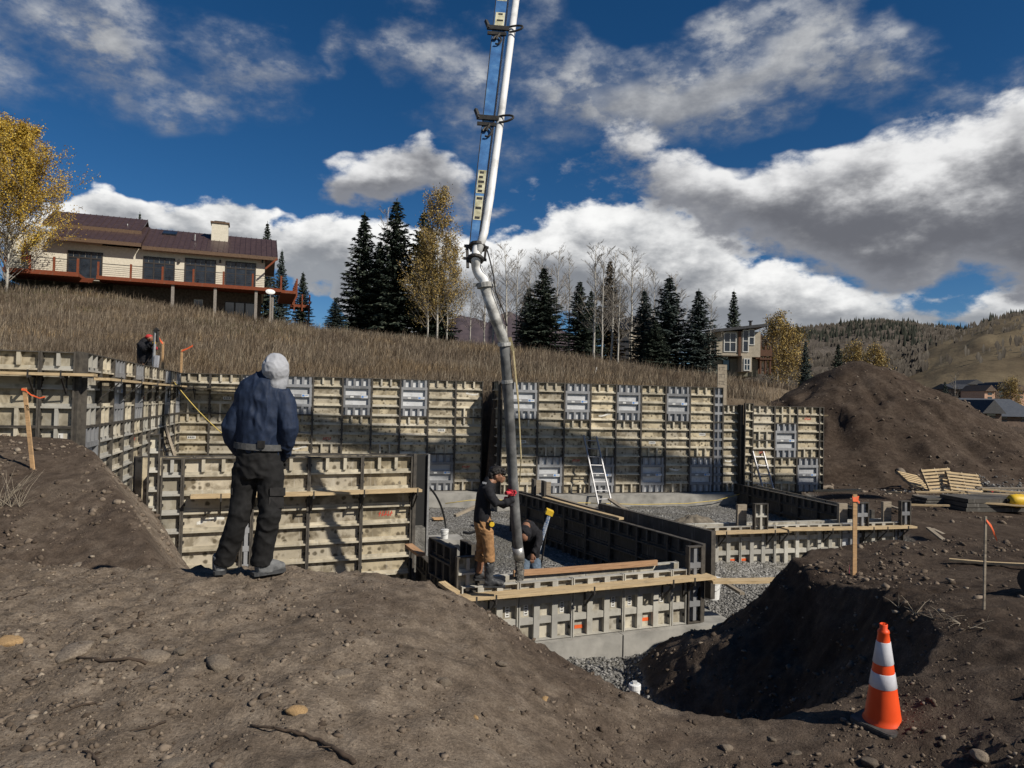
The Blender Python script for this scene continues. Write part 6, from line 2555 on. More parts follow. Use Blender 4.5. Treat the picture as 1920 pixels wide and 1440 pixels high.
# ------------------------------------------------------------------ trees
M_NEEDLE = island_material('spruce_needles', [(0, (.022, .033, .025)), (.5, (.050, .070, .052)), (.85, (.09, .115, .084)), (1, (.15, .16, .115))], rough=.8, bmp=0)
M_NEEDLE_B = island_material('blue_spruce_needles', [(0, (.027, .039, .035)), (.5, (.060, .083, .075)), (.85, (.105, .135, .124)), (1, (.16, .18, .16))], rough=.8, bmp=0)
M_NEEDLE_Y = island_material('browned_needles', [(0, (.030, .024, .013)), (.5, (.065, .050, .028)), (1, (.12, .09, .05))], rough=.85, bmp=0)
M_BARK = noisy('spruce_bark', [(.3, (.05, .038, .030)), (.7, (.12, .095, .075))], 20, rough=.95, bmp=.6)
M_ASPEN = noisy('aspen_bark', [(.30, (.06, .055, .048)), (.42, (.36, .34, .30)), (.75, (.56, .54, .49))], 6, 5, rough=.9, bmp=.3, stretch=(1, 1, 3))
M_TWIG = noisy('aspen_twig', [(.3, (.14, .12, .10)), (.7, (.30, .27, .23))], 10, rough=.9, bmp=0)
M_LEAF = island_material('golden_leaves', [(0, (.26, .15, .018)), (.35, (.50, .31, .035)), (.75, (.66, .45, .065)), (1, (.70, .56, .17))], rough=.7, bmp=0)
M_LEAF2 = island_material('faded_gold_leaves', [(0, (.17, .115, .035)), (.45, (.35, .235, .07)), (.85, (.50, .37, .13)), (1, (.52, .45, .21))], rough=.75, bmp=0)


def quads_obj(name, C, D, S, mat, parent):
    """leaf quads: centre C, long half axis D, side half axis S"""
    n = len(C)
    P = np.empty((n, 4, 3))
    P[:, 0] = C - D
    P[:, 1] = C + S - D * .1
    P[:, 2] = C + D
    P[:, 3] = C - S - D * .1
    F = np.arange(n * 4).reshape(n, 4)
    return link(name, np_mesh(name, P.reshape(-1, 3), F, mat), parent)


def spruce_mesh(seed, H=12.0, Rb=2.3, dens=1.0):
    r = np.random.default_rng(seed)
    C, D, S = [], [], []
    bm_ = MB()
    bm_.tube([(0, 0, -.3), (.03, 0, H * .5), (0, 0, H * .99)], [.16, .10, .012], 7)
    lev = int(38 * dens)
    for i in range(lev):
        u = (i + .3) / lev
        z = H * (.05 + .94 * u ** .95)
        L0 = Rb * (1 - u) ** .82 * (.84 + .32 * r.random()) + .10
        nb = int(9 - 4 * u)
        a0 = r.random() * 6.28
        for b in range(nb):
            az = a0 + 2 * PI * b / nb + r.normal(0, .16)
            L = L0 * r.uniform(.72, 1.12)
            if r.random() < .06:
                continue
            droop = (-.34 + .75 * u) + r.normal(0, .07)
            out = np.array([math.cos(az), math.sin(az), 0])
            sd = np.array([-math.sin(az), math.cos(az), 0])
            n = max(4, int(L / .10))
            for k in range(n):
                t = (k + .5) / n
                p = out * (L * t) + np.array([0, 0, z + L * t * droop + .14 * L * t * t])
                wdt = .55 * L * (1 - t * .7) * (.35 + .65 * min(1, t * 3))
                for q in range(4):
                    s_ = r.uniform(-1, 1) * min(wdt, .55)
                    c = p + sd * s_ * .75 + np.array([0, 0, -abs(s_) * .18 + r.normal(0, .03)])
                    d = out * r.uniform(.10, .19) + sd * (s_ * .35) + np.array([0, 0, r.uniform(-.12, .02)])
                    e = np.cross(d, np.array([r.normal(0, .5), r.normal(0, .5), 1]))
                    e = e / (np.linalg.norm(e) + 1e-6) * r.uniform(.05, .09)
                    C.append(c)
                    D.append(d)
                    S.append(e)
                if t > .2 and r.random() < .55:
                    c = p + np.array([0, 0, -.12]) + r.normal(0, .05, 3)
                    C.append(c)
                    D.append(np.array([r.normal(0, .03), r.normal(0, .03), -.14]))
                    S.append(sd * r.uniform(.06, .11))
    for k in range(10):
        C.append(np.array([0, 0, H * (.975 + .004 * k)]))
        D.append(np.array([r.normal(0, .05), r.normal(0, .05), .14]))
        S.append(np.array([.03, 0, 0]))
    return bm_, np.array(C), np.array(D), np.array(S)


def make_spruce(seed, Rb, mat):
    t = thing('spruce_tree', 'proto', 'tree', (0, 0, 0))
    bm_, C, D, S = spruce_mesh(seed, 12.0, Rb)
    bm_.build('trunk', M_BARK, t, smooth=True)
    quads_obj('crown', C, D, S, mat, t)
    return t


PROTO = [make_spruce(3, 2.15, M_NEEDLE), make_spruce(9, 2.6, M_NEEDLE), make_spruce(15, 2.35, M_NEEDLE_B), make_spruce(21, 2.0, M_NEEDLE_Y)]
used = [False] * len(PROTO)


def tree_base(px, Y):
    d = ray(px, 700)
    p = d * (Y / d.y)
    return Vector((p.x, p.y, ground_z(p.x, p.y)))


def spruce(px, ytop, Y, wpx, k, label, zbase=None):
    p = tree_base(px, Y)
    top = at(px, ytop, Y)
    if zbase is not None:
        p.z = zbase
    h = top.z - p.z + .1
    sx = (wpx * 1.22 / F_PX * Y) / (2 * (2.15, 2.6, 2.35, 2.0)[k])
    sc = (sx, sx, h / 12.0)
    if not used[k]:
        o = PROTO[k]
        o.location = (p.x, p.y, p.z - .05)
        o.scale = sc
        o.rotation_euler = (0, 0, random.uniform(0, 6))
        o['label'] = label
        o['group'] = 'spruces on the hill'
        used[k] = True
    else:
        dup(PROTO[k], (p.x, p.y, p.z - .05), random.uniform(0, 6), label, 'spruces on the hill', sc)


for a in (
        (676, 402, 63, 98, 0, 'leftmost tall dark spruce of the clump left of the boom'),
        (736, 376, 62, 122, 1, 'tallest broad spruce in the clump left of the boom'),
        (788, 396, 64, 108, 1, 'dark spruce half hidden by the golden aspen'),
        (706, 452, 66, 70, 0, 'lower spruce between the two tall ones left of the boom'),
        (820, 500, 66, 70, 2, 'low spruce behind the golden aspen'),
        (626, 560, 60, 46, 2, 'small spruce alone at the left foot of the clump'),
        (563, 512, 66, 42, 0, 'small spruce standing right behind the red deck'),
        (493, 418, 78, 46, 0, 'spruce rising behind the right end of the big house roof'),
        (522, 470, 80, 40, 2, 'spruce peeping behind the gable of the big house'),
        (252, 400, 82, 30, 0, 'spruce tip showing over the long dark roof'),
        (1016, 502, 57, 96, 1, 'broad spruce right of the boom, nearest to it'),
        (988, 540, 60, 60, 2, 'slim spruce just right of the pump hose'),
        (1084, 528, 60, 70, 0, 'dark slim spruce among the bare aspens'),
        (1106, 545, 62, 60, 1, 'second dark spruce among the bare aspens'),
        (1140, 488, 66, 66, 3, 'browned spruce behind the white aspen trunks'),
        (1206, 545, 54, 70, 2, 'spruce left of the two blue ones by the small house'),
        (1252, 520, 52, 104, 2, 'tall blue-green spruce left of the small house'),
        (1308, 545, 51, 86, 2, 'blue-green spruce overlapping the small house'),
        (1228, 600, 50, 70, 1, 'low broad spruce in front of the blue-green ones'),
        (1374, 545, 88, 54, 0, 'lone spruce rising behind the small house roof'),
        (1510, 640, 68, 34, 2, 'narrow spruce between the small house and the spoil heap'),
        (1571, 645, 70, 44, 1, 'spruce top peeping over the spoil heap'),
        (846, 622, 66, 20, 0, 'tiny spruce on the skyline beside the hose'),
        (1772, 716, 95, 30, 2, 'small spruce at the foot of the village')):
    spruce(*a)


def aspen_skeleton(seed, H=11.0, spread=.16, nb=34, u0=.24):
    """list of (points, radii) limbs and a list of twig tips"""
    r = random.Random(seed)
    limbs, tips = [], []
    bend = r.uniform(-.03, .03)
    tr = []
    for i in range(9):
        u = i / 8
        tr.append(Vector((bend * H * u * u + r.uniform(-.03, .03), r.uniform(-.03, .03), H * u)))
    limbs.append((tr, [.095 * (1 - .9 * i / 8) + .006 for i in range(9)]))
    for k in range(nb):
        u = u0 + (.98 - u0) * (k + r.random()) / nb
        i = min(7, int(u * 8))
        p = tr[i].lerp(tr[i + 1], u * 8 - i)
        az = r.uniform(0, 2 * PI)
        L = H * spread * (1.15 - u) * r.uniform(.7, 1.4) + .35
        up = r.uniform(.7, 1.5)
        d = Vector((math.cos(az), math.sin(az), up)).normalized()
        q1 = p + d * L * .5 + Vector((0, 0, .04 * L))
        q2 = p + d * L + Vector((0, 0, .16 * L))
        rad = .022 * (1.1 - u) + .010
        limbs.append(([p, q1, q2], [rad, rad * .7, rad * .3]))
        for j in range(6):
            v = r.uniform(.25, 1)
            b = p.lerp(q2, v)
            d2 = (d + Vector((r.uniform(-.9, .9), r.uniform(-.9, .9), r.uniform(-.2, .7)))).normalized()
            L2 = L * r.uniform(.25, .5)
            e = b + d2 * L2
            limbs.append(([b, e], [rad * .6, .009]))
            tips.append((b, e))
            for jj in range(2):
                d3 = (d2 + Vector((r.uniform(-.8, .8), r.uniform(-.8, .8), r.uniform(-.1, .7)))).normalized()
                b3 = b.lerp(e, r.uniform(.4, 1))
                e3 = b3 + d3 * L2 * .6
                limbs.append(([b3, e3], [.012, .007]))
                tips.append((b3, e3))
    return limbs, tips


def make_aspen(seed, H=11.0, spread=.16, nb=34, leaves=0, lmat=None, lsize=.085, name='aspen_tree', cl=.22, u0=.24):
    t = thing(name, 'proto', 'tree', (0, 0, 0))
    limbs, tips = aspen_skeleton(seed, H, spread, nb, u0)
    m = MB()
    m.tube(limbs[0][0], limbs[0][1], 7)
    m.build('trunk', M_ASPEN, t, smooth=True)
    m = MB()
    for p, rd in limbs[1:]:
        m.tube(p, rd, 3, cap=False)
    m.build('branches', M_TWIG, t)
    if leaves:
        r = np.random.default_rng(seed)
        idx = r.integers(0, len(tips), leaves)
        A = np.array([q[0][:] for q in tips])[idx]
        B = np.array([q[1][:] for q in tips])[idx]
        C = A + (B - A) * r.random((leaves, 1)) * 1.25 + r.normal(0, cl, (leaves, 3))
        D = r.normal(0, 1, (leaves, 3))
        D /= np.linalg.norm(D, axis=1)[:, None]
        S = np.cross(D, r.normal(0, 1, (leaves, 3)))
        S /= np.linalg.norm(S, axis=1)[:, None]
        sz = lsize * r.uniform(.6, 1.25, (leaves, 1))
        quads_obj('foliage', C, D * sz, S * sz * .8, lmat, t)
    return t


ASP = [make_aspen(2, 11, .15, 36), make_aspen(5, 11, .18, 40), make_aspen(8, 11, .13, 34)]
GOLD = make_aspen(31, 11, .20, 60, 11000, M_LEAF2, .062, 'golden_aspen', .22, .12)
PALE = make_aspen(37, 9, .26, 46, 6000, M_LEAF2, .075, 'fading_aspen', .26)
first = {}


def put_aspen(proto, px, ytop, Y, label, H, ws=1.0, group='aspens on the hill', zb=None):
    p = tree_base(px, Y)
    if zb is not None:
        p.z = zb
    h = at(px, ytop, Y).z - p.z
    s = h / H
    sc = (s * ws, s * ws, s)
    if proto.name not in first:
        first[proto.name] = 1
        proto.location = (p.x, p.y, p.z - .1)
        proto.scale = sc
        proto['label'] = label
        proto['group'] = group
        proto.rotation_euler = (0, 0, random.uniform(0, 6))
        return proto
    return dup(proto, (p.x, p.y, p.z - .1), random.uniform(0, 6), label, group, sc)


for k, a in enumerate((
        (880, 520, 62, 'bare aspen left of the hose, half hidden by it'), (906, 500, 64, 'bare aspen directly behind the steel hose pipe'), (923, 470, 62, 'bare pale aspen just right of the hose pipe'),
        (948, 455, 63, 'tall bare aspen right of the hose pipe'), (966, 470, 60, 'dark-trunked bare aspen right of the hose'), (990, 490, 66, 'slender bare aspen behind the broad spruce'),
        (1040, 462, 64, 'bare aspen right of the broad spruce'), (1012, 470, 70, 'bare aspen crown above the broad spruce'), (1066, 480, 68, 'bare aspen behind the slim dark spruces'),
        (1113, 452, 54, 'tall white-trunked bare aspen, left of the trio'), (1128, 462, 53, 'middle white-trunked bare aspen of the trio'), (1146, 470, 55, 'right white-trunked bare aspen of the trio'),
        (1158, 490, 49, 'leaning bare aspen in front of the spruces'), (1182, 470, 56, 'bare aspen right of the white-trunked trio'), (1200, 500, 60, 'bare aspen behind the blue-green spruces'),
        (1270, 512, 62, 'bare aspen top between the two blue-green spruces'), (1225, 505, 64, 'bare aspen left of the tall blue-green spruce'), (1330, 550, 60, 'bare aspen beside the small house wall'),
        (722, 385, 68, 'bare aspen crown above the dark clump'), (1605, 690, 92, 'far bare aspen right of the spoil heap'), (1790, 700, 96, 'bare aspen before the village'))):
    put_aspen(ASP[k % 3], a[0], a[1], a[2], a[3], 11.0, 1.0 + .25 * (k % 2))
put_aspen(GOLD, 818, 362, 60, 'golden aspen with thinning leaves right of the dark spruces', 11.0, .85, 'golden aspens')
put_aspen(GOLD, 800, 440, 60, 'lower golden aspen at the edge of the dark spruces', 11.0, .95, 'golden aspens')
put_aspen(GOLD, 836, 450, 61, 'lower golden aspen on the boom side of the clump', 11.0, .8, 'golden aspens')
for (x, y, Y, lab) in ((1458, 600, 78, 'fading yellow tree right of the small house'), (1478, 618, 80, 'second fading yellow tree beside the small house'), (1640, 660, 92, 'small yellow tree peeping behind the spoil heap'), (1600, 655, 96, 'faint yellow tree behind the spoil heap peak'), (1895, 720, 130, 'yellow tree among the village houses')):
    put_aspen(PALE, x, y, Y, lab, 9.0, .95, 'fading aspens')

# the big yellow cottonwood at the left edge
Yt = 50.0
BIG = make_aspen(52, 11, .36, 110, 70000, M_LEAF, .052, 'cottonwood_tree', .17, .06)
p = tree_base(6, Yt)
top = at(45, 236, Yt)
BIG.location = (p.x, p.y, p.z - .2)
s = (top.z - p.z) / 11.5
BIG.scale = (s * 1.0, s * 1.0, s)
BIG['label'] = 'large yellow autumn tree at the left edge beside the big house'

# ------------------------------------------------------------------ the big house on the hill
M_STUCCO = noisy('cream_stucco', [(.3, (.56, .52, .42)), (.7, (.68, .63, .52))], 8, rough=.9, bmp=.3)
M_ROOF = noisy('brown_metal_roof', [(.3, (.050, .031, .030)), (.7, (.082, .052, .048))], 3, rough=.45, metal=.1, bmp=.03)
M_FASCIA = noisy('brown_fascia', [(.3, (.085, .050, .030)), (.7, (.14, .085, .05))], 12, rough=.7)
M_REDWOOD = wood_material('red_stained_wood', (.19, .052, .024), (.12, .030, .014))
M_GLASS = noisy('window_glass', [(.3, (.010, .014, .020)), (.7, (.030, .040, .055))], 2, rough=.06, spec=.8, bmp=0)
M_FRAME = plain('dark_window_frame', (.035, .030, .028), .5)
M_FRAMEW = plain('white_window_frame', (.55, .55, .52), .5)
M_RUBBLE = noisy('rubble_stone', [(.3, (.06, .045, .035)), (.7, (.17, .13, .10))], 6, rough=.95, bmp=.6)  # mottled dark brown stone of the basement wall
M_POST = noisy('grey_post', [(.3, (.17, .15, .13)), (.7, (.28, .25, .22))], 12, rough=.9)
H_T = .37
H_A = at(85, 520, 55.5)
H_ROT = math.atan(H_T)
H_U = Vector((math.cos(H_ROT), math.sin(H_ROT), 0))
H_N = Vector((math.sin(H_ROT), -math.cos(H_ROT), 0))      # towards the viewer
DECK_Z = 8.95
house = thing('hillside_house', 'long cream house with brown metal roof and red deck on the left hilltop', 'house', (H_A.x, H_A.y, DECK_Z), H_ROT)


def hp_(px, py, off=0.0):
    """photo pixel -> (s, z) on the front wall plane shifted off metres towards the viewer"""
    d = ray(px, py)
    o = Vector((H_A.x, H_A.y, 0)) + H_N * off
    k = o.dot(H_N) / d.dot(H_N)
    p = d * k
    return (p - o).dot(H_U), p.z - DECK_Z


def hbox(name, s0, s1, y0, y1, z0, z1, mat, parent=None):
    """y measured away from the viewer"""
    return MB().box(s0, s1, y0, y1, z0, z1).build(name, mat, parent or house)


s_l, _ = hp_(62, 520)
s_r, z_e = hp_(497, 488)
s_m, _ = hp_(190, 500)
EAVE = 2.72
hbox('wall', s_m, s_r, 0, 7.5, -.05, EAVE + .1, M_STUCCO)
hbox('wall', s_l - .3, s_m - .003, -.0, 7.0, -.05, EAVE + .6, M_STUCCO)
# wall piece at far left behind the tree
hbox('wall', s_l - 2.3, s_l - .31, 1.2, 6.5, -.05, 3.4, M_STUCCO)
# glazed doors: frame, panes, transoms
for (x0, y0, x1, y1, n) in ((127, 474, 191, 534, 3), (269, 485, 327, 534, 3), (347, 488, 404, 537, 3), (423, 494, 479, 540, 3)):
    sa, za = hp_(x0, y0, .03)
    za = min(za + .22, EAVE - .12)
    sb, zb_ = hp_(x1, y1, .03)
    zb_ = .05
    w = thing('tmp', '', '', (0, 0, 0)) if False else None
    fr = MB()
    fr.box(sa, sa + .09, -.07, .0, zb_, za)
    fr.box(sb - .09, sb, -.07, .0, zb_, za)
    fr.box(sa + .09, sb - .09, -.068, .0, za - .09, za)
    fr.box(sa + .09, sb - .09, -.068, .0, zb_, zb_ + .1)
    zt = za - (za - zb_) * .24
    fr.box(sa + .09, sb - .09, -.066, .0, zt - .05, zt + .05)
    for k in range(1, n):
        xx = sa + (sb - sa) * k / n
        fr.box(xx - .05, xx + .05, -.064, .0, zb_ + .1, za - .09)
    dr = fr.build('glazed_door', M_FRAME, house)
    for k in range(n):
        xa = sa + (sb - sa) * k / n + .06
        xb = sa + (sb - sa) * (k + 1) / n - .06
        MB().box(xa, xb, -.03, -.022, zb_ + .1, zt - .05).build('pane', M_GLASS, dr)
        MB().box(xa, (xa + xb) / 2 - .015, -.03, -.022, zt + .05, za - .09).build('pane', M_GLASS, dr)
        MB().box((xa + xb) / 2 + .015, xb, -.03, -.022, zt + .05, za - .09).build('pane', M_GLASS, dr)


def roof(name, s0, s1, zeave, front, ridge_y, ridge_z, back_y, seams=True, thick=.16):
    m = MB()
    f0, r0, b0 = (-front, zeave), (ridge_y, ridge_z), (back_y, zeave)
    vs = []
    for s in (s0, s1):
        for (y, z) in (f0, r0, b0):
            vs.append((s, y, z))
        for (y, z) in (f0, r0, b0):
            vs.append((s, y, z + thick))
    fs = [(3, 9, 10, 4), (4, 10, 11, 5), (0, 1, 7, 6), (1, 2, 8, 7), (0, 6, 9, 3), (2, 5, 11, 8), (0, 3, 4, 1), (1, 4, 5, 2), (6, 7, 10, 9), (7, 8, 11, 10)]
    m.add(vs, fs)
    o = m.build(name, M_ROOF, house)
    if seams:
        n = int((s1 - s0) / .42)
        sm = MB()
        for k in range(n + 1):
            s = s0 + (s1 - s0) * k / n
            s = min(max(s, s0 + .02), s1 - .02)
            a, b = Vector((s, -front, zeave + thick + .02)), Vector((s, ridge_y, ridge_z + thick + .02))
            sm.bar(a, b, .045, .055)
        so = sm.build('seams', M_ROOF, o)
        so['kind'] = 'stuff'
    fa = MB().box(s0, s1, -front - .03, -front, zeave - .16, zeave + thick * .8).build('fascia', M_FASCIA, o)
    return o


s_a, _ = hp_(100, 470)
s_b, _ = hp_(510, 486)
s_c, _ = hp_(262, 470)
s_d, _ = hp_(268, 470)
roof('roof', s_d - .0, s_b + .45, EAVE + .1, .7, 4.2, EAVE + 2.55, 9.0)
roof('roof', s_a - .1, s_d - .02, EAVE + .25, .9, 4.0, EAVE + 2.6, 9.0)
# raised roof at the left
rr_ = roof('roof', hp_(86, 430)[0] - .6, hp_(252, 440)[0] + .3, EAVE + 1.75, -1.6, 5.2, EAVE + 3.5, 9.0)
hbox('clerestory_wall', hp_(90, 440)[0], hp_(250, 440)[0], 2.2, 7.0, EAVE + .8, EAVE + 1.78, M_FASCIA)
# gable at the right end
gb = MB()
gb.add([(s_r + .002, 0, EAVE), (s_r + .002, 7.5, EAVE), (s_r + .002, 4.2, EAVE + 2.3)], [(0, 1, 2)])
gb.build('gable', M_STUCCO, house)
for q in (-1.0, 3.9, 8.9):
    pass
for k, y in enumerate((-.9, 1.2, 3.4)):
    z0 = EAVE + (y + 1.15) * .477
    MB().bar((s_r + .02, y, z0 - 1.0), (s_r + 1.0, y, z0 - .02), .12, .14).build('knee_brace', M_REDWOOD, house)
# chimney and skylights
sc0, zc = hp_(388, 455)
ch = hbox('chimney', sc0 + .2, sc0 + 1.55, 2.4, 3.6, EAVE + 1.2, EAVE + 3.35, M_STUCCO)
MB().box(sc0 + .1, sc0 + 1.65, 2.3, 3.7, EAVE + 3.353, EAVE + 3.5).build('chimney_cap', M_FASCIA, ch)
MB().box(sc0 + .4, sc0 + 1.3, 2.6, 3.4, EAVE + 3.5, EAVE + 3.62).build('flue', M_DARK, ch)


def roof_pt(s, y, lift=.0, ze=EAVE, front=1.15, ry=4.2, rz=EAVE + 2.55):
    return Vector((s, y, ze + (y + front) * (rz - ze) / (ry + front) + .17 + lift))


for (x, y) in ((166, 454), (310, 437)):
    s, _ = hp_(x, 470)
    yy = 1.1 if x < 200 else 2.7
    a, b = roof_pt(s, yy, .05), roof_pt(s, yy + .9, .05)
    MB().bar(a, b, 1.1, .12, up=(0, 0, 1)).build('skylight', M_GLASS, house)
for (x, y) in ((226, 2.9), (362, 1.6)):
    s, _ = hp_(x, 470)
    p = roof_pt(s, y)
    MB().tube([p, p + Vector((0, 0, .55))], .05, 8).build('vent_pipe', M_ROD, house)
# wall lanterns
for x in (336, 413, 492):
    s, z = hp_(x, 490)
    MB().box(s - .07, s + .07, -.18, -.003, z - .15, z + .1).build('lantern', M_DARK, house)
# deck
DF = 2.6
d0, _ = hp_(180, 535, DF)
d1, _ = hp_(522, 548, DF)
hbox('deck', d0, d1 + .2, -DF, -.003, -.22, -.03, M_REDWOOD)
hbox('deck_rim', d0, d1 + .25, -DF - .06, -DF - .003, -.28, .0, M_REDWOOD)
hbox('deck', hp_(8, 520, DF + 1)[0], d0 - .9, -DF - 1.4, -.3, -.35, -.12, M_REDWOOD)
hbox('deck_rim', hp_(8, 520, DF + 1)[0], d0 - .9, -DF - 1.46, -DF - 1.403, -.40, -.08, M_REDWOOD)
for k in range(4):
    hbox('deck_step', d0 - .9 + .02, d0 - .1, -DF - .3 - .28 * k, -DF - .05 - .28 * k, -.35 - .12 * k, -.30 - .12 * k, M_REDWOOD)


def railing(s0, s1, y, z, posts):
    for k in range(posts):
        s = s0 + (s1 - s0) * k / (posts - 1)
        hbox('rail_post', s - .07, s + .07, y - .07, y + .07, z - .3, z + 1.08, M_REDWOOD)
    hbox('top_rail', s0, s1, y - .03, y + .03, z + .93, z + .98, M_FRAME)
    for k in range(5):
        zz = z + .15 + .15 * k
        MB().tube([(s0, y, zz), (s1, y, zz)], .014, 5).build('rail_cable', M_FRAME, house)


railing(d0 + .1, d1 + .2, -DF + .06, 0, 7)
railing(hp_(8, 520, DF + 1)[0] + .1, d0 - 1.0, -DF - 1.3, -.1, 4)
# posts and dark undercroft
for x in (323, 403, 480):
    s, _ = hp_(x, 560, DF)
    hbox('deck_post', s - .11, s + .11, -DF + .1, -DF + .32, -3.6, -.225, M_POST)
for x in (508, 512):
    s, _ = hp_(x, 560, DF)
    hbox('deck_post', s - .07, s + .07, -DF + .4, -DF + .54, -3.6, -.225, M_POST)
s0, _ = hp_(300, 560)
hbox('basement_wall', s0 - 3.5, s_r - .2, .25, 6.5, -4.2, -.06, M_RUBBLE)
for (x0, x1, n) in ((363, 380, 1), (421, 478, 3)):
    sa, sb = hp_(x0, 570)[0], hp_(x1, 570)[0]
    f = MB()
    zt, zb0 = -1.0, -2.9 if n == 3 else -2.2
    f.box(sa, sb, .20, .247, zb0, zt)
    w = f.build('basement_window', M_FRAMEW if n == 1 else M_FRAME, house)
    for k in range(n):
        a, b = sa + (sb - sa) * k / n + .07, sa + (sb - sa) * (k + 1) / n - .07
        MB().box(a, b, .185, .198, zb0 + .08, zt - .08).build('pane', M_GLASS, w)
# side deck running back on the right, with its railing
hbox('deck', d1 + .21, d1 + 1.5, -DF + .3, 5.0, -.30, -.05, M_REDWOOD)
hbox('deck', d1 + 1.3, d1 + 3.0, 3.2, 5.2, -.75, -.5, M_REDWOOD)
for k in range(5):
    y = -DF + .35 + k * 1.35
    hbox('rail_post', d1 + 1.42, d1 + 1.54, y - .06, y + .06, -.6, 1.0, M_REDWOOD)
hbox('top_rail', d1 + 1.46, d1 + 1.5, -DF + .3, 4.0, .93, .98, M_FRAME)
for k in range(5):
    MB().tube([(d1 + 1.48, -DF + .3, .13 + .16 * k), (d1 + 1.48, 4.0, .13 + .16 * k)], .016, 5).build('rail_cable', M_FRAME, house)
for s in (d1 + 1.6, d1 + 2.3, d1 + 2.95):
    hbox('rail_post', s - .06, s + .06, 3.1, 3.22, -1.1, .45, M_REDWOOD)
hbox('top_rail', d1 + 1.5, d1 + 3.0, 3.13, 3.17, .38, .43, M_FRAME)
for k in range(4):
    MB().tube([(d1 + 1.5, 3.15, -.35 + .17 * k), (d1 + 3, 3.15, -.35 + .17 * k)], .016, 5).build('rail_cable', M_FRAME, house)
hbox('deck_post', d1 + 2.85, d1 + 3.0, 3.3, 3.45, -3.6, -.76, M_POST)
# satellite dish and closed parasol are things of their own
p = at(507, 547, 58.2)
t = thing('satellite_dish', 'white satellite dish on a post below the deck corner', 'dish', (p.x, p.y, ground_z(p.x, p.y)), H_ROT)
m = MB()
m.lathe([(.0, .06), (.2, .045), (.36, .0), (.38, .005), (.2, .06), (0, .075)], 20)
o = m.build('reflector', M_WPL, t, loc=(0, 0, p.z - ground_z(p.x, p.y)))
o.rotation_euler = (R(72), 0, R(10))
o.scale = (1, .6, 1)
MB().tube([(0, 0.05, -.3), (0, .05, p.z - ground_z(p.x, p.y))], .05, 8).build('post', M_POST, t)
p = at(45, 512, 53.6)
t = thing('closed_parasol', 'closed dark red parasol on the deck behind the yellow tree', 'parasol', (p.x, p.y, DECK_Z - .1))
MB().lathe([(.03, .9), (.20, 1.0), (.22, 1.2), (.14, 2.0), (.05, 2.5), (.02, 2.6)], 12).build('canopy', cloth('dark_red_cloth', (.16, .025, .03), .2, 20), t)
MB().tube([(0, 0, 0), (0, 0, 1.0)], .03, 8).build('pole', M_FRAME, t)

# ------------------------------------------------------------------ the small house on the right
M_TAN = noisy('tan_stucco', [(.3, (.32, .28, .215)), (.7, (.42, .37, .29))], 6, rough=.9, bmp=.3)
M_OLIVE = noisy('olive_siding', [(.3, (.15, .145, .11)), (.7, (.21, .20, .155))], 8, rough=.85)
M_DKROOF = noisy('dark_roof', [(.3, (.022, .023, .026)), (.7, (.05, .051, .055))], 4, rough=.6)
M_DKBROWN = noisy('brown_siding', [(.3, (.075, .035, .02)), (.7, (.13, .065, .038))], 10, rough=.85)
Y2 = 74.0
k2 = Y2 / F_PX


def h2(px, py):
    p = at(px, py, Y2)
    return p.x, p.z


b2 = at(1395, 700, Y2)
sh = thing('hillside_house', 'small boxy tan house with a slanted dark roof right of the spruces', 'house', (b2.x, b2.y, b2.z))


def b2box(name, x0, x1, ya, yb, d0, d1, mat, parent=None, off=0.0):
    ax, az_ = h2(x0, ya)
    bx, bz = h2(x1, yb)
    return MB().box(ax - b2.x, bx - b2.x, d0, d1, bz - b2.z, az_ - b2.z).build(name, mat, parent or sh)


b2box('upper_wall', 1342, 1423, 621, 670, -.4, 6, M_TAN)
b2box('upper_wall', 1333, 1341.9, 628, 662, .6, 6, M_DKBROWN)
b2box('lower_wall', 1328, 1424, 670.5, 706, .5, 6, M_OLIVE)
b2box('bay', 1386, 1404, 668, 698, -.9, .495, M_TAN)
b2box('side_wall', 1424, 1433, 626, 700, 1.0, 6, M_DKBROWN)


def window2(x0, x1, y0, y1, d, nx, ny, frame=M_FRAMEW):
    ax, az_ = h2(x0, y0)
    bx, bz = h2(x1, y1)
    ax, bx, az_, bz = ax - b2.x, bx - b2.x, az_ - b2.z, bz - b2.z
    m = MB()
    t = .09
    m.box(ax, ax + t, d - .08, d - .003, bz, az_)
    m.box(bx - t, bx, d - .08, d - .003, bz, az_)
    m.box(ax + t, bx - t, d - .078, d - .003, az_ - t, az_)
    m.box(ax + t, bx - t, d - .078, d - .003, bz, bz + t)
    for k in range(1, nx):
        x = ax + (bx - ax) * k / nx
        m.box(x - .04, x + .04, d - .076, d - .003, bz + t, az_ - t)
    for k in range(1, ny):
        z = bz + (az_ - bz) * (.0 + k / ny)
        m.box(ax + t, bx - t, d - .074, d - .003, z - .04, z + .04)
    w = m.build('window', frame, sh)
    for i in range(nx):
        for j in range(ny):
            MB().box(ax + (bx - ax) * i / nx + .05, ax + (bx - ax) * (i + 1) / nx - .05, d - .02, d - .006, bz + (az_ - bz) * j / ny + .05, bz + (az_ - bz) * (j + 1) / ny - .05).build('pane', M_GLASS, w)


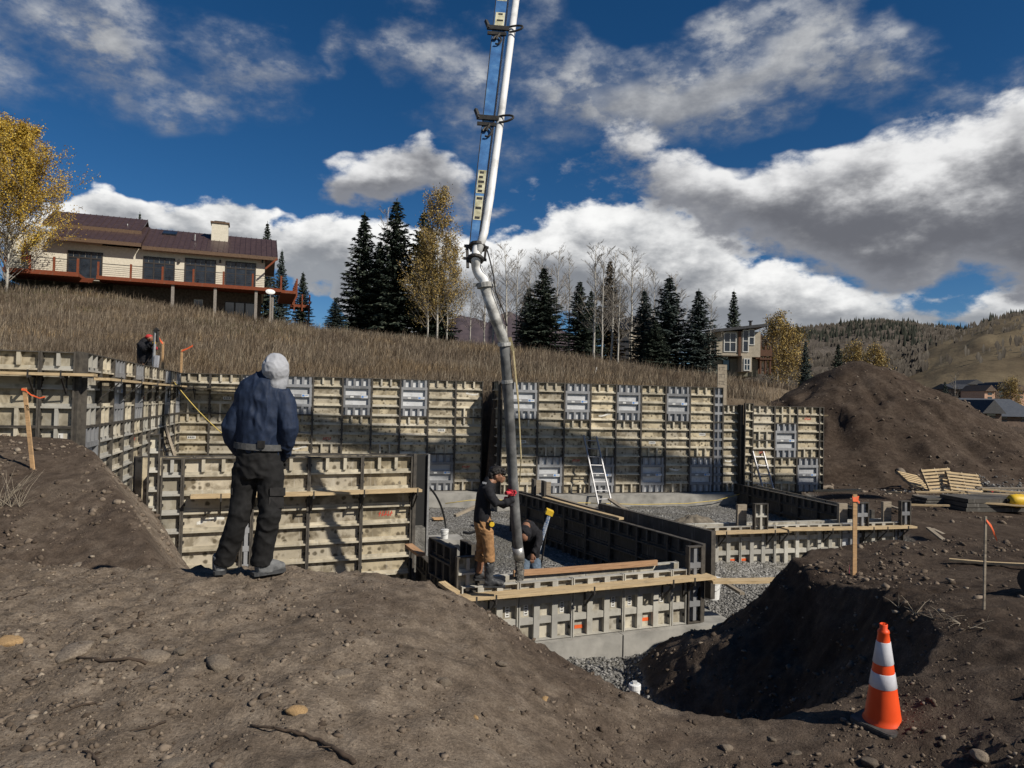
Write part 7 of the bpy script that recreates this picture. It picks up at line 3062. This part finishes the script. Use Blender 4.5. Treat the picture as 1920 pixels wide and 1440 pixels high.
window2(1355, 1378, 624, 661, -.4, 2, 2)
window2(1390, 1401, 619, 661, -.4, 1, 2)
window2(1401.5, 1412, 618, 648, -.4, 1, 2)
window2(1389, 1401, 673, 696, -.9, 2, 2)
window2(1357, 1371, 673, 695, .5, 1, 1, M_FRAME)
b2box('pilaster', 1382, 1386, 622, 668, -.55, -.405, M_DKBROWN)
b2box('belt_course', 1341, 1404, 664, 668, -.5, -.405, M_TAN)
m = MB()
ax, az_ = h2(1328, 620)
bx, bz = h2(1430, 609)
ax, bx, az_, bz = ax - b2.x, bx - b2.x, az_ - b2.z, bz - b2.z
m.add([(ax, -1.2, az_), (bx, -1.2, bz), (bx, 7, bz - .2), (ax, 7, az_ - .2), (ax, -1.2, az_ - .28), (bx, -1.2, bz - .28), (bx, 7, bz - .48), (ax, 7, az_ - .48)],
      [(0, 1, 2, 3), (7, 6, 5, 4), (4, 5, 1, 0), (5, 6, 2, 1), (6, 7, 3, 2), (7, 4, 0, 3)])
rf = m.build('roof', M_DKROOF, sh)
x_, z_ = h2(1413, 609)
MB().tube([(x_ - b2.x, 1, z_ - b2.z - .3), (x_ - b2.x, 1, z_ - b2.z + .45)], .13, 10).build('flue', M_DARK, rf)
MB().box(x_ - b2.x - .2, x_ - b2.x + .2, .8, 1.2, z_ - b2.z + .46, z_ - b2.z + .54).build('flue_cap', M_DARK, rf)
# balcony on its right side
for k in range(3):
    xa = h2(1424 + k * 9, 660)[0] - b2.x
    MB().box(xa, xa + .16, -.2, 0, 0, 2.9).build('balcony_post', M_DKBROWN, sh)
b2box('balcony', 1423, 1446, 672, 675, -.3, 3, M_DKBROWN)
b2box('balcony_rail', 1423, 1446, 656, 668, -.3, -.22, M_DKBROWN)
# third house glimpsed between the trees
p = at(1180, 650, 84)
t = thing('hillside_house', 'tan house glimpsed between the aspen trunks and spruces', 'house', (p.x, p.y, p.z - 2.5), .3)
MB().box(0, 4.2, 0, 5, 0, 4.6).build('wall', M_TAN, t)
m = MB()
m.add([(-.4, -.5, 4.5), (4.6, -.5, 4.5), (2.1, -.5, 6.6), (-.4, 5.5, 4.5), (4.6, 5.5, 4.5), (2.1, 5.5, 6.6)], [(0, 1, 2), (5, 4, 3), (0, 2, 5, 3), (1, 4, 5, 2), (0, 3, 4, 1)])
m.build('roof', M_DKROOF, t)
MB().box(1.4, 2.8, -.04, -.003, 1.2, 2.8).build('window', M_GLASS, t)

# ------------------------------------------------------------------ village and far hills
M_GSEAM = noisy('grey_metal_roof', [(.3, (.055, .06, .068)), (.7, (.09, .096, .105))], 3, rough=.5)
M_SALMON = noisy('salmon_stucco', [(.3, (.40, .24, .16)), (.7, (.52, .33, .23))], 3, rough=.9)
M_VBROWN = noisy('village_timber', [(.3, (.08, .055, .042)), (.7, (.15, .11, .085))], 3, rough=.9)


def village_house(label, x0, x1, ytop, ybot, Y, wall, rmat, roofh=.35, depth=9, gable=True):
    a, b = at(x0, ybot, Y), at(x1, ytop, Y)
    w, h = b.x - a.x, b.z - a.z
    t = thing('village_house', label, 'house', (a.x, a.y, a.z - 2), .12, 'village houses')
    wh = h * (1 - roofh)
    MB().box(0, w, 0, depth, 0, 2 + wh).build('wall', wall, t)
    m = MB()
    e = w * .07
    z0, z1 = 2 + wh - .05, 2 + h
    if gable:
        m.add([(-e, -.6, z0), (w + e, -.6, z0), (w / 2, -.6, z1), (-e, depth, z0), (w + e, depth, z0), (w / 2, depth, z1)], [(0, 1, 2), (5, 4, 3), (0, 2, 5, 3), (1, 4, 5, 2), (0, 3, 4, 1)])
    else:
        m.add([(-e, -.6, z0), (w + e, -.6, z0), (w + e, depth / 2, z1), (-e, depth / 2, z1), (w + e, depth, z0), (-e, depth, z0)], [(0, 1, 2, 3), (3, 2, 4, 5), (0, 3, 5), (1, 4, 2), (0, 5, 4, 1)])
    m.build('roof', rmat, t)
    n = max(1, int(w / 3))
    for k in range(n):
        for j in range(2):
            xa = w * (k + .3) / n
            zz = 2 + wh * (.12 + .45 * j)
            if zz + wh * .25 < 2 + wh:
                MB().box(xa, xa + w / n * .4, -.05, -.003, zz, zz + wh * .25).build('window', M_GLASS, t)
    return t


village_house('long brown village house left of the salmon one', 1790, 1838, 720, 748, 210, M_VBROWN, M_DKROOF, .35, 10, False)
village_house('small salmon village house with a pale gable', 1846, 1868, 722, 750, 200, M_SALMON, M_VBROWN, .4, 9)
village_house('brown village house right of the salmon one', 1868, 1888, 718, 746, 215, M_VBROWN, M_DKROOF, .4, 9)
village_house('village house with a light roof at the right edge', 1898, 1930, 722, 748, 220, M_SALMON, M_VBROWN, .4, 9)
village_house('dark village house behind the long brown one', 1812, 1850, 712, 730, 240, M_VBROWN, M_DKROOF, .5, 9)
village_house('village house with timber gable beyond the yellow tree', 1872, 1900, 716, 735, 245, M_SALMON, M_DKROOF, .5, 9)
village_house('nearer house with a wide grey metal roof at the right edge', 1812, 1960, 748, 790, 105, M_VBROWN, M_GSEAM, .75, 12, False)
village_house('nearer house with a dark gable in front of the grey metal roof', 1838, 1882, 750, 785, 98, M_VBROWN, M_DKROOF, .7, 6)

M_HILL = noisy('far_hill', [(.3, (.085, .066, .045)), (.5, (.14, .11, .07)), (.72, (.20, .16, .10))], .02, 8, rough=1, bmp=.5, bdist=3, vary=False, spec=.05)
M_HILL_D = noisy('far_wooded_hill', [(.3, (.060, .050, .042)), (.5, (.105, .088, .072)), (.72, (.14, .12, .10))], .03, 8, rough=1, bmp=.6, bdist=4, vary=False, spec=.05)
M_MOUNT_HAZE = noisy('red_mountain', [(.3, (.055, .046, .056)), (.55, (.085, .068, .075)), (.75, (.12, .09, .092))], .004, 8, rough=1, bmp=.6, bdist=20, vary=False, spec=.05)  # reddish rock, with distance haze put into its purple tone


def far_hill(name, label, prof, Yc, Yn, mat, zn, amp, seed, nx=150, ny=50, back=.4):
    """prof: photo (x, y) of the skyline at distance Yc; the slope falls towards the viewer to zn at Yn"""
    xs = np.array([q[0] for q in prof], float)
    ys = np.array([q[1] for q in prof], float)
    az = np.array([at(x, y, Yc).x for x, y in prof])
    zc = np.array([at(x, y, Yc).z for x, y in prof])
    X = np.linspace(az[0], az[-1], nx)
    t = np.linspace(0, 1 + back, ny)
    XX_, TT = np.meshgrid(X, t)
    Y_ = Yn + (Yc - Yn) * TT
    zt = np.interp(XX_, az, zc)
    XX_ = XX_ * Y_ / Yc
    p = np.where(TT <= 1, np.sin(np.clip(TT, 0, 1) * PI / 2) ** 1.15, 1 - (TT - 1) ** 2 * 1.5)
    Z_ = zn + (zt - zn) * p
    sc = 6.0 / (Yc * .2)
    Z_ = Z_ + fbm(XX_ * sc, Y_ * sc, octaves=5, seed=seed) * amp * np.sin(np.clip(TT, 0, 1) * PI) ** .5
    idx = np.arange(nx * ny).reshape(ny, nx)
    F = np.stack([idx[:-1, :-1].ravel(), idx[:-1, 1:].ravel(), idx[1:, 1:].ravel(), idx[1:, :-1].ravel()], 1)
    o = link(name, np_mesh(name, np.stack([XX_.ravel(), Y_.ravel(), Z_.ravel()], 1), F, mat, smooth=True))
    tag(o, label, 'hill', kind='structure')

    def surf(x, y):
        tt = (y - Yn) / (Yc - Yn)
        i = np.clip(np.searchsorted(X, x * Yc / y) - 1, 0, nx - 2)
        j = np.clip(np.searchsorted(t, tt) - 1, 0, ny - 2)
        return Z_[j, i]
    return X, surf


Xh, s1_ = far_hill('wooded_hill', 'brown wooded hill on the far right skyline', [(1380, 660), (1440, 645), (1490, 634), (1530, 631), (1560, 629), (1600, 622), (1650, 619), (1700, 623), (1740, 630), (1790, 636), (1860, 640), (1960, 650), (2150, 650), (2600, 640)], 1500, 420, M_HILL_D, -14, 9, 71)
Xs, s2_ = far_hill('ski_hill', 'tawny ski slope hill at the right edge', [(1500, 725), (1580, 705), (1640, 690), (1700, 676), (1760, 652), (1800, 637), (1850, 620), (1900, 610), (1960, 602), (2100, 578), (2400, 520), (2800, 500)], 900, 260, M_HILL, -12, 6, 72)
far_hill('red_mountain', 'purple-red mountain far behind the hose', [(700, 680), (780, 650), (830, 612), (862, 601), (890, 604), (915, 612), (935, 596), (955, 592), (985, 606), (1030, 615), (1080, 640), (1160, 690)], 5200, 2600, M_MOUNT_HAZE, -100, 40, 73)
far_hill('far_ridge', 'low far ridge closing the valley', [(-2600, 700), (-1000, 690), (-300, 680), (300, 680), (700, 690), (1160, 690), (1500, 690), (2200, 680), (4200, 690)], 4000, 1500, M_HILL_D, -60, 30, 74, back=.3)


def far_trees(name, label, n, seed, X, surf, yc, yr, wfun, hr, wr, mat, conifer):
    r = np.random.default_rng(seed)
    y = r.uniform(*yr, n * 6)
    x = r.uniform(X[0], X[0] + (X[-1] - X[0]) * .6, n * 6) * y / yc
    k = wfun(x, y, r.random(n * 6))
    x, y = x[k][:n], y[k][:n]
    z = surf(x, y)
    m = len(x)
    h = r.uniform(*hr, m)
    w = r.uniform(*wr, m)
    if conifer:
        a = np.arange(4) * PI / 2
        P = np.empty((m, 5, 3))
        for j in range(4):
            P[:, j] = np.stack([x + np.cos(a[j]) * w, y + np.sin(a[j]) * w, z - .5], 1)
        P[:, 4] = np.stack([x, y, z + h], 1)
        o = np.arange(m)[:, None] * 5
        F = np.concatenate([o + np.array([[j, (j + 1) % 4, 4]]) for j in range(4)], 0)
    else:
        P = np.empty((m, 6, 3))
        P[:, 0] = np.stack([x - w * .12, y, z - .5], 1)
        P[:, 1] = np.stack([x + w * .12, y, z - .5], 1)
        P[:, 2] = np.stack([x + w, y - w * .3, z + h * .62], 1)
        P[:, 3] = np.stack([x, y, z + h], 1)
        P[:, 4] = np.stack([x - w, y + w * .3, z + h * .55], 1)
        P[:, 5] = np.stack([x, y + w, z + h * .6], 1)
        o = np.arange(m)[:, None] * 6
        F = np.concatenate([o + np.array([[0, 1, 2]]), o + np.array([[0, 2, 3]]), o + np.array([[0, 3, 4]]), o + np.array([[1, 5, 3]])], 0)
    tag(link(name, np_mesh(name, P.reshape(-1, 3), F, mat)), label, 'wood', kind='stuff')


M_FARCON = island_material('far_conifers', [(0, (.018, .022, .017)), (1, (.045, .050, .038))], bmp=0)
M_FARASP = island_material('far_aspens', [(0, (.095, .082, .068)), (.6, (.14, .122, .102)), (1, (.19, .168, .14))], bmp=0)


def w_back(x, y, u):
    return u < np.clip(.35 + 1.5 * fbm(x * .006, y * .006, octaves=3, seed=81), .02, 1)


def w_con(x, y, u):
    return u < np.clip(-.25 + 1.8 * fbm(x * .008, y * .004, octaves=2, seed=83), 0, .8) + .5 * ((y > 1380) & (fbm(x * .02, y * .01, octaves=2, seed=84) > .1))


def w_ski(x, y, u):
    az = x / y
    strip = (az < .585 - (y - 560) * .0) & (az > .46)
    return (u < np.where(strip, .75, .03)) & (y > 420) & (fbm(x * .012, y * .012, octaves=3, seed=85) > -.25 + .4 * (az < .50))


def w_skicon(x, y, u):
    az = x / y
    return (az > .66) & (y > 780) & (u < .7)


far_trees('far_aspen_wood', 'leafless grey aspen wood on the far hill', 11000, 91, Xh, s1_, 1500, (480, 1480), w_back, (5, 9), (1.0, 2.0), M_FARASP, False)
far_trees('far_conifer_wood', 'dark conifers scattered on the far hill', 1500, 92, Xh, s1_, 1500, (500, 1520), w_con, (9, 16), (2.2, 3.6), M_FARCON, True)
far_trees('far_aspen_wood', 'band of pale bare aspens below the ski slope', 9000, 93, Xs, s2_, 900, (380, 880), w_ski, (5, 9), (.7, 1.5), M_FARASP, False)
far_trees('far_conifer_wood', 'dark conifers on the shoulder of the ski hill', 250, 94, Xs, s2_, 900, (640, 900), w_skicon, (9, 15), (2, 3.2), M_FARCON, True)
